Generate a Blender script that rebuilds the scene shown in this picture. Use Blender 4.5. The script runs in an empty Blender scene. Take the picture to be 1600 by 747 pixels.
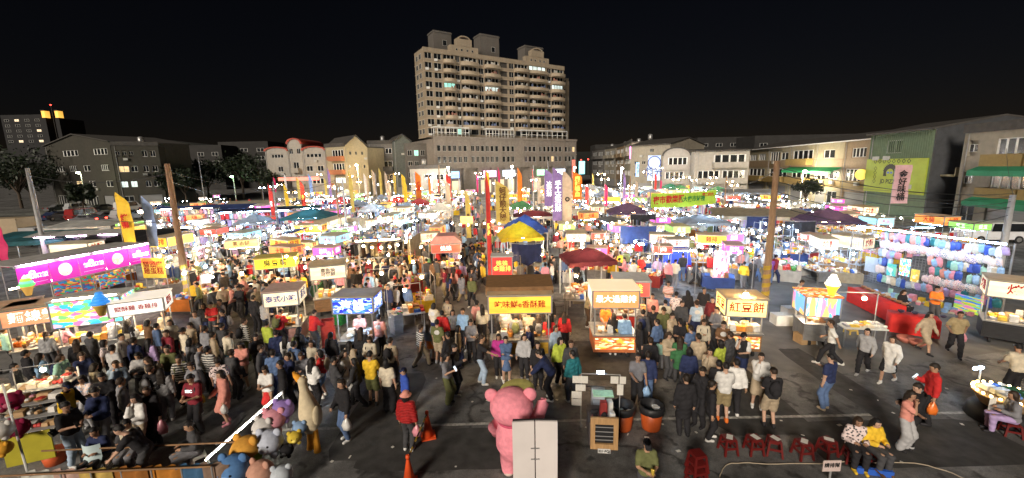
import bpy, math, random
import numpy as np
from mathutils import Vector, Matrix, Euler
SC = bpy.context.scene
COL = SC.collection
R = math.radians
rnd = random.Random(7)
# ------------------------------------------------------------------ camera
F_PX, Y_HOR, CAM_H = 640.0, 262.0, 7.1
PITCH = math.atan((373.5 - Y_HOR) / F_PX)
cam_d = bpy.data.cameras.new('camera'); cam = bpy.data.objects.new('camera', cam_d); COL.objects.link(cam)
ROLL = R(-1.1)
cam.location = (0, 0, CAM_H); cam.rotation_euler = (Matrix.Rotation(math.pi/2 - PITCH, 3, 'X') @ Matrix.Rotation(ROLL, 3, 'Z')).to_euler()
cam_d.sensor_width = 36; cam_d.lens = F_PX/1600*36; cam_d.clip_end = 4000; cam_d.clip_start = 0.1
SC.camera = cam
# ------------------------------------------------------------------ night sky and faint sky-glow
W = bpy.data.worlds.new('World'); SC.world = W; W.use_nodes = True
_n = W.node_tree.nodes; _l = W.node_tree.links
_bg = _n['Background']; _sky = _n.new('ShaderNodeTexSky'); _sky.sky_type = 'NISHITA'; _sky.sun_disc = False
_sky.sun_elevation = R(22); _sky.sun_rotation = R(205); _sky.air_density = 1.2; _sky.dust_density = 0.0; _sky.ozone_density = 2.0
_tint = _n.new('ShaderNodeVectorMath'); _tint.operation = 'MULTIPLY'; _tint.inputs[1].default_value = (1.0, .72, .74); _l.new(_sky.outputs[0], _tint.inputs[0])   # city night air is less blue than daylight
_l.new(_tint.outputs[0], _bg.inputs[0]); _bg.inputs[1].default_value = 0.0011
sun_d = bpy.data.lights.new('sun', 'SUN'); sun = bpy.data.objects.new('sun', sun_d); COL.objects.link(sun)
sun_d.energy = 3.7; sun_d.angle = R(14); sun_d.color = (1.0, 0.88, 0.74)
_az = R(205)                                    # light comes from behind the camera, a little left
_dir = Vector((math.sin(_az)*math.cos(R(22)), math.cos(_az)*math.cos(R(22)), math.sin(R(22))))
sun.rotation_euler = _dir.to_track_quat('Z', 'Y').to_euler()
vs = SC.view_settings; vs.view_transform = 'Standard'; vs.look = 'None'; vs.exposure = 0.0; vs.gamma = 1.0; vs.use_curve_mapping = False
SC.render.engine = 'CYCLES'
cy = SC.cycles; cy.use_denoising = True; cy.max_bounces = 4; cy.diffuse_bounces = 2; cy.glossy_bounces = 2; cy.transmission_bounces = 2
cy.transparent_max_bounces = 4; cy.sample_clamp_indirect = 2.0; cy.sample_clamp_direct = 0.0; cy.caustics_reflective = False; cy.caustics_refractive = False
cy.use_light_tree = True
# ------------------------------------------------------------------ pixel helpers (photograph pixels -> points of the place)
_c, _s = math.cos(PITCH), math.sin(PITCH)
def ray(x, y):
    a, b = (x - 800)/F_PX, (373.5 - y)/F_PX; a, u = a*math.cos(ROLL) - b*math.sin(ROLL), a*math.sin(ROLL) + b*math.cos(ROLL)
    return Vector((a, _c + _s*u, -_s + _c*u))
def g(x, y, z=0.0):
    r = ray(x, y); t = (z - CAM_H)/r.z
    return Vector((r.x*t, r.y*t, z))
def atY(x, y, Y):
    r = ray(x, y); t = Y/r.y
    return Vector((r.x*t, Y, CAM_H + r.z*t))
# ------------------------------------------------------------------ materials
MATS = {}
def _base(name):
    m = bpy.data.materials.new(name); m.use_nodes = True
    return m, m.node_tree.nodes, m.node_tree.links, m.node_tree.nodes['Principled BSDF']
def mat(name, col=(.5,.5,.5), rough=.7, var=.25, scale=6.0, bump=0.0, metal=0.0, spec=.4, stretch=(1,1,1), bscale=None, dirt=0.0, trans=0.0):
    if name in MATS: return MATS[name]
    m, N, L, b = _base(name)
    tc = N.new('ShaderNodeTexCoord'); mp = N.new('ShaderNodeMapping'); mp.inputs['Scale'].default_value = stretch
    L.new(tc.outputs['Object'], mp.inputs[0])
    nz = N.new('ShaderNodeTexNoise'); nz.inputs['Scale'].default_value = scale; nz.inputs['Detail'].default_value = 5
    L.new(mp.outputs[0], nz.inputs['Vector'])
    rp = N.new('ShaderNodeMapRange'); rp.inputs[1].default_value = .3; rp.inputs[2].default_value = .7
    rp.inputs[3].default_value = 1-var; rp.inputs[4].default_value = 1+var*.6
    L.new(nz.outputs[0], rp.inputs[0])
    mx = N.new('ShaderNodeVectorMath'); mx.operation = 'SCALE'; mx.inputs[0].default_value = col
    L.new(rp.outputs[0], mx.inputs['Scale'])
    out = mx.outputs[0]
    if dirt > 0:
        n2 = N.new('ShaderNodeTexNoise'); n2.inputs['Scale'].default_value = scale*.22; n2.inputs['Detail'].default_value = 8; n2.inputs['Roughness'].default_value = .7
        m2 = N.new('ShaderNodeMapping'); m2.inputs['Scale'].default_value = (1, 1, .25); L.new(tc.outputs['Object'], m2.inputs[0]); L.new(m2.outputs[0], n2.inputs['Vector'])
        r2 = N.new('ShaderNodeMapRange'); r2.inputs[1].default_value = .45; r2.inputs[2].default_value = .75; r2.inputs[3].default_value = 0; r2.inputs[4].default_value = dirt
        L.new(n2.outputs[0], r2.inputs[0])
        mc = N.new('ShaderNodeMix'); mc.data_type = 'RGBA'; L.new(r2.outputs[0], mc.inputs[0]); L.new(out, mc.inputs[6]); mc.inputs[7].default_value = (.06,.05,.04,1)
        out = mc.outputs[2]
    L.new(out, b.inputs['Base Color'])
    b.inputs['Roughness'].default_value = rough; b.inputs['Metallic'].default_value = metal; b.inputs['Specular IOR Level'].default_value = spec
    if bump:
        bp = N.new('ShaderNodeBump'); bp.inputs['Strength'].default_value = bump; bp.inputs['Distance'].default_value = .02
        n3 = N.new('ShaderNodeTexNoise'); n3.inputs['Scale'].default_value = bscale or scale*6; n3.inputs['Detail'].default_value = 4
        L.new(mp.outputs[0], n3.inputs['Vector']); L.new(n3.outputs[0], bp.inputs['Height']); L.new(bp.outputs[0], b.inputs['Normal'])
    if trans:
        tb = N.new('ShaderNodeBsdfTranslucent'); L.new(out, tb.inputs[0]); ms = N.new('ShaderNodeMixShader'); ms.inputs[0].default_value = trans
        L.new(b.outputs[0], ms.inputs[1]); L.new(tb.outputs[0], ms.inputs[2]); L.new(ms.outputs[0], N['Material Output'].inputs[0])
    MATS[name] = m; return m
def emit(name, col, strength, var=.0, scale=3.0):
    if name in MATS: return MATS[name]
    m, N, L, b = _base(name)
    b.inputs['Base Color'].default_value = (*[c*.6 for c in col], 1); b.inputs['Roughness'].default_value = .5
    b.inputs['Emission Strength'].default_value = strength
    if var:
        tc = N.new('ShaderNodeTexCoord'); nz = N.new('ShaderNodeTexNoise'); nz.inputs['Scale'].default_value = scale
        L.new(tc.outputs['Object'], nz.inputs['Vector'])
        rp = N.new('ShaderNodeMapRange'); rp.inputs[1].default_value = .3; rp.inputs[2].default_value = .7; rp.inputs[3].default_value = 1-var; rp.inputs[4].default_value = 1+var
        L.new(nz.outputs[0], rp.inputs[0])
        mx = N.new('ShaderNodeVectorMath'); mx.operation = 'SCALE'; mx.inputs[0].default_value = col; L.new(rp.outputs[0], mx.inputs['Scale'])
        L.new(mx.outputs[0], b.inputs['Emission Color'])
    else:
        b.inputs['Emission Color'].default_value = (*col, 1)
    MATS[name] = m; return m
def poster(name, cols, scale=5.0, strength=0.0, stretch=(1,1,1)):
    """flat print: patches of colour, as on a food poster or a printed banner"""
    if name in MATS: return MATS[name]
    m, N, L, b = _base(name)
    tc = N.new('ShaderNodeTexCoord'); mp = N.new('ShaderNodeMapping'); mp.inputs['Scale'].default_value = stretch; L.new(tc.outputs['Object'], mp.inputs[0])
    n0 = N.new('ShaderNodeTexNoise'); n0.inputs['Scale'].default_value = scale*1.3; L.new(mp.outputs[0], n0.inputs['Vector'])
    ad = N.new('ShaderNodeVectorMath'); ad.operation = 'MULTIPLY_ADD'; L.new(n0.outputs['Color'], ad.inputs[0]); ad.inputs[1].default_value = (.25/scale*3,)*3; L.new(mp.outputs[0], ad.inputs[2])
    v = N.new('ShaderNodeTexVoronoi'); v.inputs['Scale'].default_value = scale; L.new(ad.outputs[0], v.inputs['Vector'])
    sp = N.new('ShaderNodeSeparateColor'); L.new(v.outputs['Color'], sp.inputs[0])
    cr = N.new('ShaderNodeValToRGB'); cr.color_ramp.interpolation = 'CONSTANT'
    els = cr.color_ramp.elements
    while len(els) < len(cols): els.new(.5)
    for i, c in enumerate(cols): els[i].position = i/len(cols); els[i].color = (*c, 1)
    L.new(sp.outputs[0], cr.inputs[0]); L.new(cr.outputs[0], b.inputs['Base Color']); b.inputs['Roughness'].default_value = .5
    if strength: L.new(cr.outputs[0], b.inputs['Emission Color']); b.inputs['Emission Strength'].default_value = strength
    MATS[name] = m; return m
def objcol(name, rough=.85, kind=None, spec=.25):
    """cloth, skin, plastic ... whose colour is the object's own colour"""
    if name in MATS: return MATS[name]
    m, N, L, b = _base(name)
    oi = N.new('ShaderNodeObjectInfo'); tc = N.new('ShaderNodeTexCoord')
    nz = N.new('ShaderNodeTexNoise'); nz.inputs['Scale'].default_value = 9 if kind != 'skin' else 25; nz.inputs['Detail'].default_value = 4
    L.new(tc.outputs['Object'], nz.inputs['Vector'])
    rp = N.new('ShaderNodeMapRange'); rp.inputs[1].default_value = .3; rp.inputs[2].default_value = .7; rp.inputs[3].default_value = .82; rp.inputs[4].default_value = 1.12
    L.new(nz.outputs[0], rp.inputs[0])
    mx = N.new('ShaderNodeVectorMath'); mx.operation = 'SCALE'; L.new(oi.outputs['Color'], mx.inputs[0]); L.new(rp.outputs[0], mx.inputs['Scale'])
    out = mx.outputs[0]
    if kind in ('stripe', 'print', 'patch'):
        if kind == 'stripe':
            w = N.new('ShaderNodeTexWave'); w.bands_direction = 'Z'; w.inputs['Scale'].default_value = 4.2; L.new(tc.outputs['Object'], w.inputs['Vector']); src = w.outputs['Fac']; lo = .55
        elif kind == 'print':
            w = N.new('ShaderNodeTexVoronoi'); w.inputs['Scale'].default_value = 16; L.new(tc.outputs['Object'], w.inputs['Vector']); src = w.outputs['Distance']; lo = .38
        else:
            w = N.new('ShaderNodeTexGradient'); w.gradient_type = 'SPHERICAL'; mp = N.new('ShaderNodeMapping'); mp.inputs['Location'].default_value = (0, .0, -10.2); mp.inputs['Scale'].default_value = (7, .01, 8)
            L.new(tc.outputs['Object'], mp.inputs[0]); L.new(mp.outputs[0], w.inputs['Vector']); src = w.outputs['Fac']; lo = .3
        th = N.new('ShaderNodeMath'); th.operation = 'GREATER_THAN'; th.inputs[1].default_value = lo; L.new(src, th.inputs[0])
        mc = N.new('ShaderNodeMix'); mc.data_type = 'RGBA'; L.new(th.outputs[0], mc.inputs[0]); L.new(out, mc.inputs[6])
        mc.inputs[7].default_value = {'stripe': (.62,.6,.55,1), 'print': (.75,.62,.6,1), 'patch': (.6,.58,.55,1)}[kind]
        out = mc.outputs[2]
    L.new(out, b.inputs['Base Color']); b.inputs['Roughness'].default_value = rough; b.inputs['Specular IOR Level'].default_value = spec
    bp = N.new('ShaderNodeBump'); bp.inputs['Strength'].default_value = .35; bp.inputs['Distance'].default_value = .02
    if kind == 'quilt':
        w = N.new('ShaderNodeTexWave'); w.bands_direction = 'Z'; w.inputs['Scale'].default_value = 7; L.new(tc.outputs['Object'], w.inputs['Vector']); L.new(w.outputs['Fac'], bp.inputs['Height']); bp.inputs['Strength'].default_value = 1
    else:
        n3 = N.new('ShaderNodeTexNoise'); n3.inputs['Scale'].default_value = 14 if kind != 'fur' else 60; L.new(tc.outputs['Object'], n3.inputs['Vector']); L.new(n3.outputs[0], bp.inputs['Height'])
        if kind == 'skin': bp.inputs['Strength'].default_value = .08
        if kind == 'fur': bp.inputs['Strength'].default_value = .15
    L.new(bp.outputs[0], b.inputs['Normal'])
    MATS[name] = m; return m
# ------------------------------------------------------------------ mesh builder
class MB:
    def __init__(s): s.v = []; s.f = []; s.m = []; s.mats = []
    def mi(s, m):
        if m not in s.mats: s.mats.append(m)
        return s.mats.index(m)
    def raw(s, vs, fs, m=None):
        o = len(s.v); s.v += [tuple(p) for p in vs]; i = s.mi(m)
        for f in fs: s.f.append(tuple(o+k for k in f)); s.m.append(i)
        return s
    def box(s, c, d, m=None, rz=0.0, taper=1.0):
        x, y, z = d[0]/2, d[1]/2, d[2]/2; co, si = math.cos(rz), math.sin(rz); vs = []
        for zz, t in ((-z, 1), (z, taper)):
            for xx, yy in ((-x,-y),(x,-y),(x,y),(-x,y)):
                a, b = xx*t, yy*t; vs.append((c[0]+a*co-b*si, c[1]+a*si+b*co, c[2]+zz))
        return s.raw(vs, [(3,2,1,0),(4,5,6,7),(0,1,5,4),(1,2,6,5),(2,3,7,6),(3,0,4,7)], m)
    def bb(s, x0, x1, y0, y1, z0, z1, m=None): return s.box(((x0+x1)/2,(y0+y1)/2,(z0+z1)/2),(abs(x1-x0),abs(y1-y0),abs(z1-z0)),m)
    def tube(s, pts, r, m=None, n=6, cap=True):
        pts = [Vector(p) for p in pts]; k = len(pts); rr = r if isinstance(r, (list, tuple)) else [r]*k; vs = []; fs = []
        for i, p in enumerate(pts):
            d = (pts[min(i+1,k-1)]-pts[max(i-1,0)]).normalized()
            a = d.cross(Vector((0,0,1)) if abs(d.z) < .9 else Vector((1,0,0))).normalized(); b = d.cross(a)
            for j in range(n):
                t = 2*math.pi*j/n; vs.append(p+(a*math.cos(t)+b*math.sin(t))*rr[i])
        for i in range(k-1):
            for j in range(n):
                j2 = (j+1) % n; fs.append((i*n+j, i*n+j2, (i+1)*n+j2, (i+1)*n+j))
        if cap: fs.append(tuple(range(n))); fs.append(tuple((k-1)*n+j for j in reversed(range(n))))
        return s.raw(vs, fs, m)
    def lathe(s, prof, m=None, n=14, c=(0,0,0), sx=1, sy=1, cap=True):
        vs = []; fs = []; k = len(prof)
        for r, z in prof:
            for j in range(n):
                t = 2*math.pi*j/n; vs.append((c[0]+r*sx*math.cos(t), c[1]+r*sy*math.sin(t), c[2]+z))
        for i in range(k-1):
            for j in range(n):
                j2 = (j+1) % n; fs.append((i*n+j, i*n+j2, (i+1)*n+j2, (i+1)*n+j))
        if cap:
            if prof[0][0] > 1e-4: fs.append(tuple(reversed(range(n))))
            if prof[-1][0] > 1e-4: fs.append(tuple((k-1)*n+j for j in range(n)))
        return s.raw(vs, fs, m)
    def ball(s, c, r, m=None, n=10, k=6, mtx=None):
        rx, ry, rz = r if isinstance(r, (tuple, list)) else (r, r, r); vs = []; fs = []
        for i in range(k+1):
            a = math.pi*i/k
            for j in range(n):
                t = 2*math.pi*j/n; p = Vector((rx*math.sin(a)*math.cos(t), ry*math.sin(a)*math.sin(t), -rz*math.cos(a)))
                if mtx: p = mtx @ p
                vs.append(p+Vector(c))
        for i in range(k):
            for j in range(n):
                j2 = (j+1) % n; fs.append((i*n+j, i*n+j2, (i+1)*n+j2, (i+1)*n+j))
        return s.raw(vs, fs, m)
    def prism(s, poly, y0, y1, m=None):
        """poly in x,z; extruded along y"""
        n = len(poly); vs = [(x, y0, z) for x, z in poly]+[(x, y1, z) for x, z in poly]
        fs = [tuple(range(n)), tuple(n+i for i in reversed(range(n)))]+[((i+1) % n, i, n+i, n+(i+1) % n) for i in range(n)]
        return s.raw(vs, fs, m)
    def prismx(s, poly, x0, x1, m=None):
        """poly in y,z; extruded along x"""
        n = len(poly); vs = [(x0, y, z) for y, z in poly]+[(x1, y, z) for y, z in poly]
        fs = [tuple(reversed(range(n))), tuple(n+i for i in range(n))]+[(i, (i+1) % n, n+(i+1) % n, n+i) for i in range(n)]
        return s.raw(vs, fs, m)
    def mesh(s, name, smooth=False):
        me = bpy.data.meshes.new(name); me.from_pydata(s.v, [], s.f)
        for m in s.mats:
            if m is not None: me.materials.append(m)
        if len(s.mats) > 1: me.polygons.foreach_set('material_index', s.m)
        if smooth: me.polygons.foreach_set('use_smooth', [True]*len(s.f))
        me.update(); return me
    def build(s, name, m=None, parent=None, smooth=False, loc=(0,0,0), rz=0.0):
        if m is not None: s.mats = [m]; s.m = [0]*len(s.f)
        return link(name, s.mesh(name, smooth), parent, loc, rz)
def link(name, me, parent=None, loc=(0,0,0), rz=0.0, scale=None, m=None):
    o = bpy.data.objects.new(name, me); COL.objects.link(o); o.location = loc; o.rotation_euler = (0, 0, rz)
    if scale: o.scale = scale
    if parent: o.parent = parent
    if m is not None:
        for sl in o.material_slots[:1]: sl.link = 'OBJECT'; sl.material = m
    return o
LABELS = {}
def tag(o, label, cat, group=None, kind=None):
    if label: o['label'] = label; LABELS.setdefault(label, []).append(o)
    if cat: o['category'] = cat
    if group: o['group'] = group
    if kind: o['kind'] = kind
    return o
def thing(name, label, cat, loc=(0,0,0), rz=0.0, group=None):
    o = bpy.data.objects.new(name, None); COL.objects.link(o); o.location = loc; o.rotation_euler = (0,0,rz); o.empty_display_size = .2
    return tag(o, label, cat, group)
def copy_tree(o, parent=None):
    c = o.copy(); COL.objects.link(c); c.parent = parent
    for ch in o.children: copy_tree(ch, c)
    return c
UNIT = MB().box((0,0,0),(1,1,1),None).mesh('unit_block')
UNIT.materials.append(None)
def block(name, x0, x1, y0, y1, z0, z1, m, parent=None):
    """a box that shares one mesh, with its own material"""
    return link(name, UNIT, parent, ((x0+x1)/2,(y0+y1)/2,(z0+z1)/2), 0, (abs(x1-x0),abs(y1-y0),abs(z1-z0)), m)
def text(s, size, m, parent, loc, rot=(math.pi/2,0,0), ext=.004, name='lettering', sx=1.0, bold=0.0, spacing=1.0):
    cu = bpy.data.curves.new(name, 'FONT'); cu.body = s; cu.size = size; cu.extrude = ext; cu.align_x = 'CENTER'; cu.align_y = 'CENTER'
    cu.offset = bold; cu.space_character = spacing; cu.space_line = .92; cu.resolution_u = 2; cu.materials.append(m)
    t = bpy.data.objects.new('tmp', cu); me = bpy.data.meshes.new_from_object(t); bpy.data.objects.remove(t); bpy.data.curves.remove(cu)
    me.name = name
    if not me.materials: me.materials.append(m)
    o = link(name, me, parent, loc); o.rotation_euler = rot; o.scale = (sx, 1, 1)
    return o
def order(n):
    w = ['zeroth','first','second','third','fourth','fifth','sixth','seventh','eighth','ninth','tenth','eleventh','twelfth','thirteenth','fourteenth','fifteenth','sixteenth','seventeenth','eighteenth','nineteenth','twentieth']
    if n <= 20: return w[n]
    return ({2:'twenty',3:'thirty',4:'forty'}[n//10]+'-'+w[n % 10]) if n % 10 else {3:'thirtieth',4:'fortieth'}[n//10]
LANDMARK = []          # (spoken name, x, y) used to say where people stand
# ------------------------------------------------------------------ people: bodies grown from a posed skeleton as one surface
def nets(Fv, org, h):
    ins = Fv < 0; nx, ny, nz = Fv.shape
    acc = np.zeros((nx-1, ny-1, nz-1, 3)); cnt = np.zeros((nx-1, ny-1, nz-1))
    ofs = [(i,j,k) for i in (0,1) for j in (0,1) for k in (0,1)]
    def sub(A, o): return A[o[0]:nx-1+o[0], o[1]:ny-1+o[1], o[2]:nz-1+o[2]]
    for a in ofs:
        for d in range(3):
            if a[d]: continue
            b = list(a); b[d] = 1
            fa, fb = sub(Fv, a), sub(Fv, b); cr = (fa < 0) != (fb < 0)
            t = np.where(cr, fa/np.where(cr, fa-fb, 1), 0)
            for q in range(3): acc[..., q] += np.where(cr, a[q]+(t if q == d else 0), 0)
            cnt += cr
    act = cnt > 0; idx = -np.ones(act.shape, int); idx[act] = np.arange(act.sum())
    ii = np.argwhere(act); V = (ii+acc[act]/cnt[act][:, None])*h+org
    Q = []
    for d in range(3):
        e1, e2 = [(1,2),(2,0),(0,1)][d]
        A = ins; sl0 = [slice(None)]*3; sl1 = [slice(None)]*3; sl0[d] = slice(0,-1); sl1[d] = slice(1,None)
        for e in (e1, e2):
            sl0[e] = slice(1,-1); sl1[e] = slice(1,-1)
        a, b = A[tuple(sl0)], A[tuple(sl1)]
        for sgn in (0, 1):
            w = np.argwhere((a & ~b) if sgn == 0 else (b & ~a))
            if not len(w): continue
            w[:, e1] += 1; w[:, e2] += 1
            def c(s1, s2):
                p = w.copy(); p[:, e1] -= s1; p[:, e2] -= s2
                return idx[p[:,0], p[:,1], p[:,2]]
            q = np.stack([c(1,1), c(0,1), c(0,0), c(1,0)], 1)
            Q.append(q if sgn == 0 else q[:, ::-1])
    return V, np.concatenate(Q)
def rc(P, a, b, ra, rb):
    a = np.array(a, float); b = np.array(b, float); ba = b-a; t = np.clip(((P-a) @ ba)/max(ba @ ba, 1e-9), 0, 1)
    return np.linalg.norm(P-a-t[..., None]*ba, axis=-1)-(ra+(rb-ra)*t)
def smin(a, b, k=.03):
    h = np.maximum(k-np.abs(a-b), 0)/k; return np.minimum(a, b)-h*h*k*.25
def ik(S, T, l1, l2, bias):
    S = np.array(S, float); T = np.array(T, float); d = T-S; L = np.linalg.norm(d)
    if L > (l1+l2)*.995: T = S+d/L*(l1+l2)*.995; d = T-S; L = np.linalg.norm(d)
    u = d/L; a = (l1*l1-l2*l2+L*L)/(2*L); h = math.sqrt(max(l1*l1-a*a, 0)); b = np.array(bias, float); b = b-u*(b @ u); b /= np.linalg.norm(b)+1e-9
    return S+u*a+b*h, T
# pose: lean (forward), side, hand targets, foot targets, head pitch (down) and yaw, pelvis height; forward is -y
POSES = {
 'stand':  dict(hl=(.25,-.05,.80), hr=(-.25,-.03,.80), fl=(.10,.0), fr=(-.10,.02)),
 'relax':  dict(hl=(.23,-.12,.84), hr=(-.27,.02,.80), fl=(.13,-.08), fr=(-.08,.04), hy=18, side=.02),
 'phone':  dict(hl=(.22,-.02,.80), hr=(-.08,-.30,1.22), fl=(.10,.0), fr=(-.11,-.05), hp=22),
 'both':   dict(hl=(.07,-.31,1.14), hr=(-.07,-.31,1.16), fl=(.11,-.04), fr=(-.10,.03), hp=24),
 'eat':    dict(hl=(.08,-.26,1.10), hr=(-.04,-.17,1.44), fl=(.10,-.02), fr=(-.12,.0), hp=8),
 'cross':  dict(hl=(-.10,-.22,1.18), hr=(.10,-.25,1.14), fl=(.10,-.03), fr=(-.11,.02), hp=5),
 'walk':   dict(hl=(.24,-.20,.88), hr=(-.24,.16,.86), fl=(.08,.30), fr=(-.08,-.28), lean=.03, ph=.90),
 'stride': dict(hl=(.25,.20,.88), hr=(-.22,-.24,.96), fl=(.09,-.34), fr=(-.08,.36), lean=.05, ph=.88),
 'reach':  dict(hl=(.22,-.04,.82), hr=(-.18,-.52,1.12), fl=(.10,.06), fr=(-.10,-.10), lean=.05, hp=10),
 'point':  dict(hl=(.24,-.06,.82), hr=(-.58,-.20,1.18), fl=(.14,.0), fr=(-.10,-.02), hy=-30),
 'bag':    dict(hl=(.26,-.14,.78), hr=(-.10,-.28,1.02), fl=(.10,-.04), fr=(-.10,.05), hp=10),
 'bend':   dict(hl=(.14,-.60,.86), hr=(-.14,-.62,.84), fl=(.12,.02), fr=(-.12,-.04), lean=.34, hp=30, ph=.90),
 'work':   dict(hl=(.17,-.40,.98), hr=(-.17,-.42,1.00), fl=(.11,.0), fr=(-.11,-.02), lean=.09, hp=28),
 'hips':   dict(hl=(.20,-.06,.98), hr=(-.20,-.06,.98), fl=(.13,.0), fr=(-.13,.0), elb=(1,.25,0)),
 'sit':    dict(hl=(.12,-.30,.72), hr=(-.12,-.30,.72), fl=(.11,-.42), fr=(-.11,-.40), ph=.50, lean=.05, hp=15, seat=1),
 'crouch': dict(hl=(.10,-.34,.52), hr=(-.14,-.30,.56), fl=(.14,-.46), fr=(-.10,-.50), ph=.26, lean=.12, hp=15, seat=1),
}
_pc = {}
class Fig:
    def __init__(s, pose):
        p = POSES[pose]; ph = p.get('ph', .93); lean = p.get('lean', 0.0); sd = p.get('side', 0.0)
        s.pel = np.array((0, 0, ph)); d = np.array((sd, -lean, .50)); d = d/np.linalg.norm(d); s.up = d
        s.che = s.pel+d*.34; s.shc = s.pel+d*.455; s.nk = s.pel+d*.545
        s.hd = s.nk+d*.13+np.array((0, -.025, 0))
        rt = np.array((1., 0, 0)); s.shl = s.shc+rt*.158; s.shr = s.shc-rt*.158
        s.hipl = s.pel+np.array((.085,0,-.02)); s.hipr = s.pel-np.array((.085,0,.02))
        eb = p.get('elb', (.45, .5, -.5))
        s.ell, s.hl = ik(s.shl, p['hl'], .285, .255, eb); s.elr, s.hr = ik(s.shr, p['hr'], .285, .255, (-eb[0], eb[1], eb[2]))
        fl, fr = p['fl'], p['fr']
        def ft(f): return (f[0], f[1], .085+(.05 if f[1] > .25 else 0))
        s.knl, s.anl = ik(s.hipl, ft(fl), .44, .42, (.05, -1, .1 if not p.get('seat') else .8)); s.knr, s.anr = ik(s.hipr, ft(fr), .44, .42, (-.05, -1, .1 if not p.get('seat') else .8))
        hp, hy = R(p.get('hp', 3)), R(p.get('hy', 0))
        s.hm = np.array(Matrix.Rotation(hy, 3, 'Z') @ Matrix.Rotation(hp, 3, 'X'))
    def head_pt(s, q): return s.hd+s.hm @ np.array(q, float)
    def grid(s, h, pts, pad):
        pts = np.array(pts); lo = pts.min(0)-pad; hi = pts.max(0)+pad; n = np.ceil((hi-lo)/h).astype(int)+1
        ax = [lo[i]+h*np.arange(n[i]) for i in range(3)]
        return np.stack(np.meshgrid(*ax, indexing='ij'), -1), lo
    def torso(s, P, e, fat=0.0):
        rt = np.array((1., 0, 0)); d = None
        for sg in (1, -1):
            c = rc(P, s.pel+rt*.062*sg, s.che+rt*.080*sg, .090+e+fat, .088+e+fat*.7); d = c if d is None else smin(d, c, .05)
        d = smin(d, rc(P, s.shl-rt*.03, s.shr+rt*.03, .050+e, .050+e), .08); d = smin(d, rc(P, s.shc+s.up*.02, s.nk-s.up*.02, .062+e*.6, .05+e*.4), .07)
        d = smin(d, rc(P, s.hipl*.8+s.hipr*.2, s.hipr*.8+s.hipl*.2, .094+e, .094+e), .05)
        return d
    def arm(s, P, e, t=1.0, hand=False):
        d = None
        for a, b, c in ((s.shl, s.ell, s.hl), (s.shr, s.elr, s.hr)):
            u = rc(P, a, a+(b-a)*min(t*2, 1), .052+e, .042+e+.008*(t < .5))
            if t > .5: u = smin(u, rc(P, b, b+(c-b)*(t-.5)*2, .040+e, .030+e), .03)
            d = u if d is None else np.minimum(d, u)
        return d
    def leg(s, P, e, t=1.0, wide=0.0):
        d = None
        for a, b, c in ((s.hipl, s.knl, s.anl), (s.hipr, s.knr, s.anr)):
            u = rc(P, a, a+(b-a)*min(t*2, 1), .085+e, .058+e+wide)
            if t > .5: u = smin(u, rc(P, b, b+(c-b)*(t-.5)*2, .055+e+wide, .040+e+wide), .04)
            d = u if d is None else smin(d, u, .015)
        return d
    def wr(s, P, a=.006): return a*(np.sin(P[..., 2]*44+P[..., 0]*31)*np.sin(P[..., 0]*19+P[..., 1]*13+1.3)+.5*np.sin(P[..., 2]*95-P[..., 0]*52))
    def headl(s, P): return (P-s.hd) @ s.hm
    def part(s, kind):
        h = .027; allp = [s.pel, s.che, s.shl, s.shr, s.ell, s.elr, s.hl, s.hr, s.knl, s.knr, s.anl, s.anr, s.hd+np.array((0,0,.13)), s.hipl, s.hipr]
        if kind == 'body':
            P, o = s.grid(h, allp+[s.anl-np.array((0,.1,.06)), s.anr-np.array((0,.1,.06))], .15)
            d = s.torso(P, 0); d = smin(d, s.arm(P, 0), .04); d = smin(d, s.leg(P, 0), .04)
            d = smin(d, rc(P, s.nk-s.up*.05, s.hd-s.up*.05, .052, .05), .03)
            q = s.headl(P); hd = (np.sqrt((q[...,0]/.076)**2+(q[...,1]/.094)**2+((q[...,2]-.01)/.112)**2)-1)*.085
            hd = smin(hd, rc(q, (0,-.045,-.075), (0,-.03,-.04), .036, .05), .04)
            hd = smin(hd, rc(q, (0,-.092,.0), (0,-.108,-.028), .011, .015), .02)
            for sg in (1, -1): hd = smin(hd, rc(q, (.078*sg,.005,-.01), (.08*sg,.012,.02), .014, .016), .01)
            d = smin(d, hd, .025)
            for a, b in ((s.ell, s.hl), (s.elr, s.hr)):
                u = (b-a)/np.linalg.norm(b-a); d = smin(d, rc(P, b, b+u*.06, .030, .036), .02)
            return nets(d, o, h)
        if kind.startswith('hair') or kind == 'cap':
            hh = .021; P, o = s.grid(hh, [s.hd+np.array((0,0,.14)), s.hd-np.array((0,0,.12))] + ([s.hd-s.up*.36] if kind in ('hair_long','hair_tail') else []), .15)
            q = s.headl(P); wob = .006*np.sin(q[...,2]*60+q[...,0]*50)*np.sin(q[...,0]*70+2)
            d = (np.sqrt((q[...,0]/.092)**2+((q[...,1]-.016)/.108)**2+((q[...,2]-.022)/.122)**2)-1)*.1+wob
            if kind == 'cap':
                d = np.maximum(d, .035-q[...,2]); br = np.maximum(np.abs(q[...,2]-.042-.15*(q[...,1]+.1))-.013, (np.sqrt((q[...,0]/.078)**2+((q[...,1]+.10)/.085)**2)-1)*.08)
                return nets(np.minimum(d, br), o, hh)
            if kind == 'hair_hat':
                d = (np.sqrt((q[...,0]/.105)**2+((q[...,1]-.01)/.118)**2+((q[...,2]-.045)/.115)**2)-1)*.1
                d = np.maximum(d, .02-q[...,2]); br = np.maximum(np.abs(q[...,2]-.03+.3*(np.hypot(q[...,0], q[...,1])-.1))-.014, np.hypot(q[...,0], q[...,1])-.165)
                return nets(np.minimum(d, br), o, hh)
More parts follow.
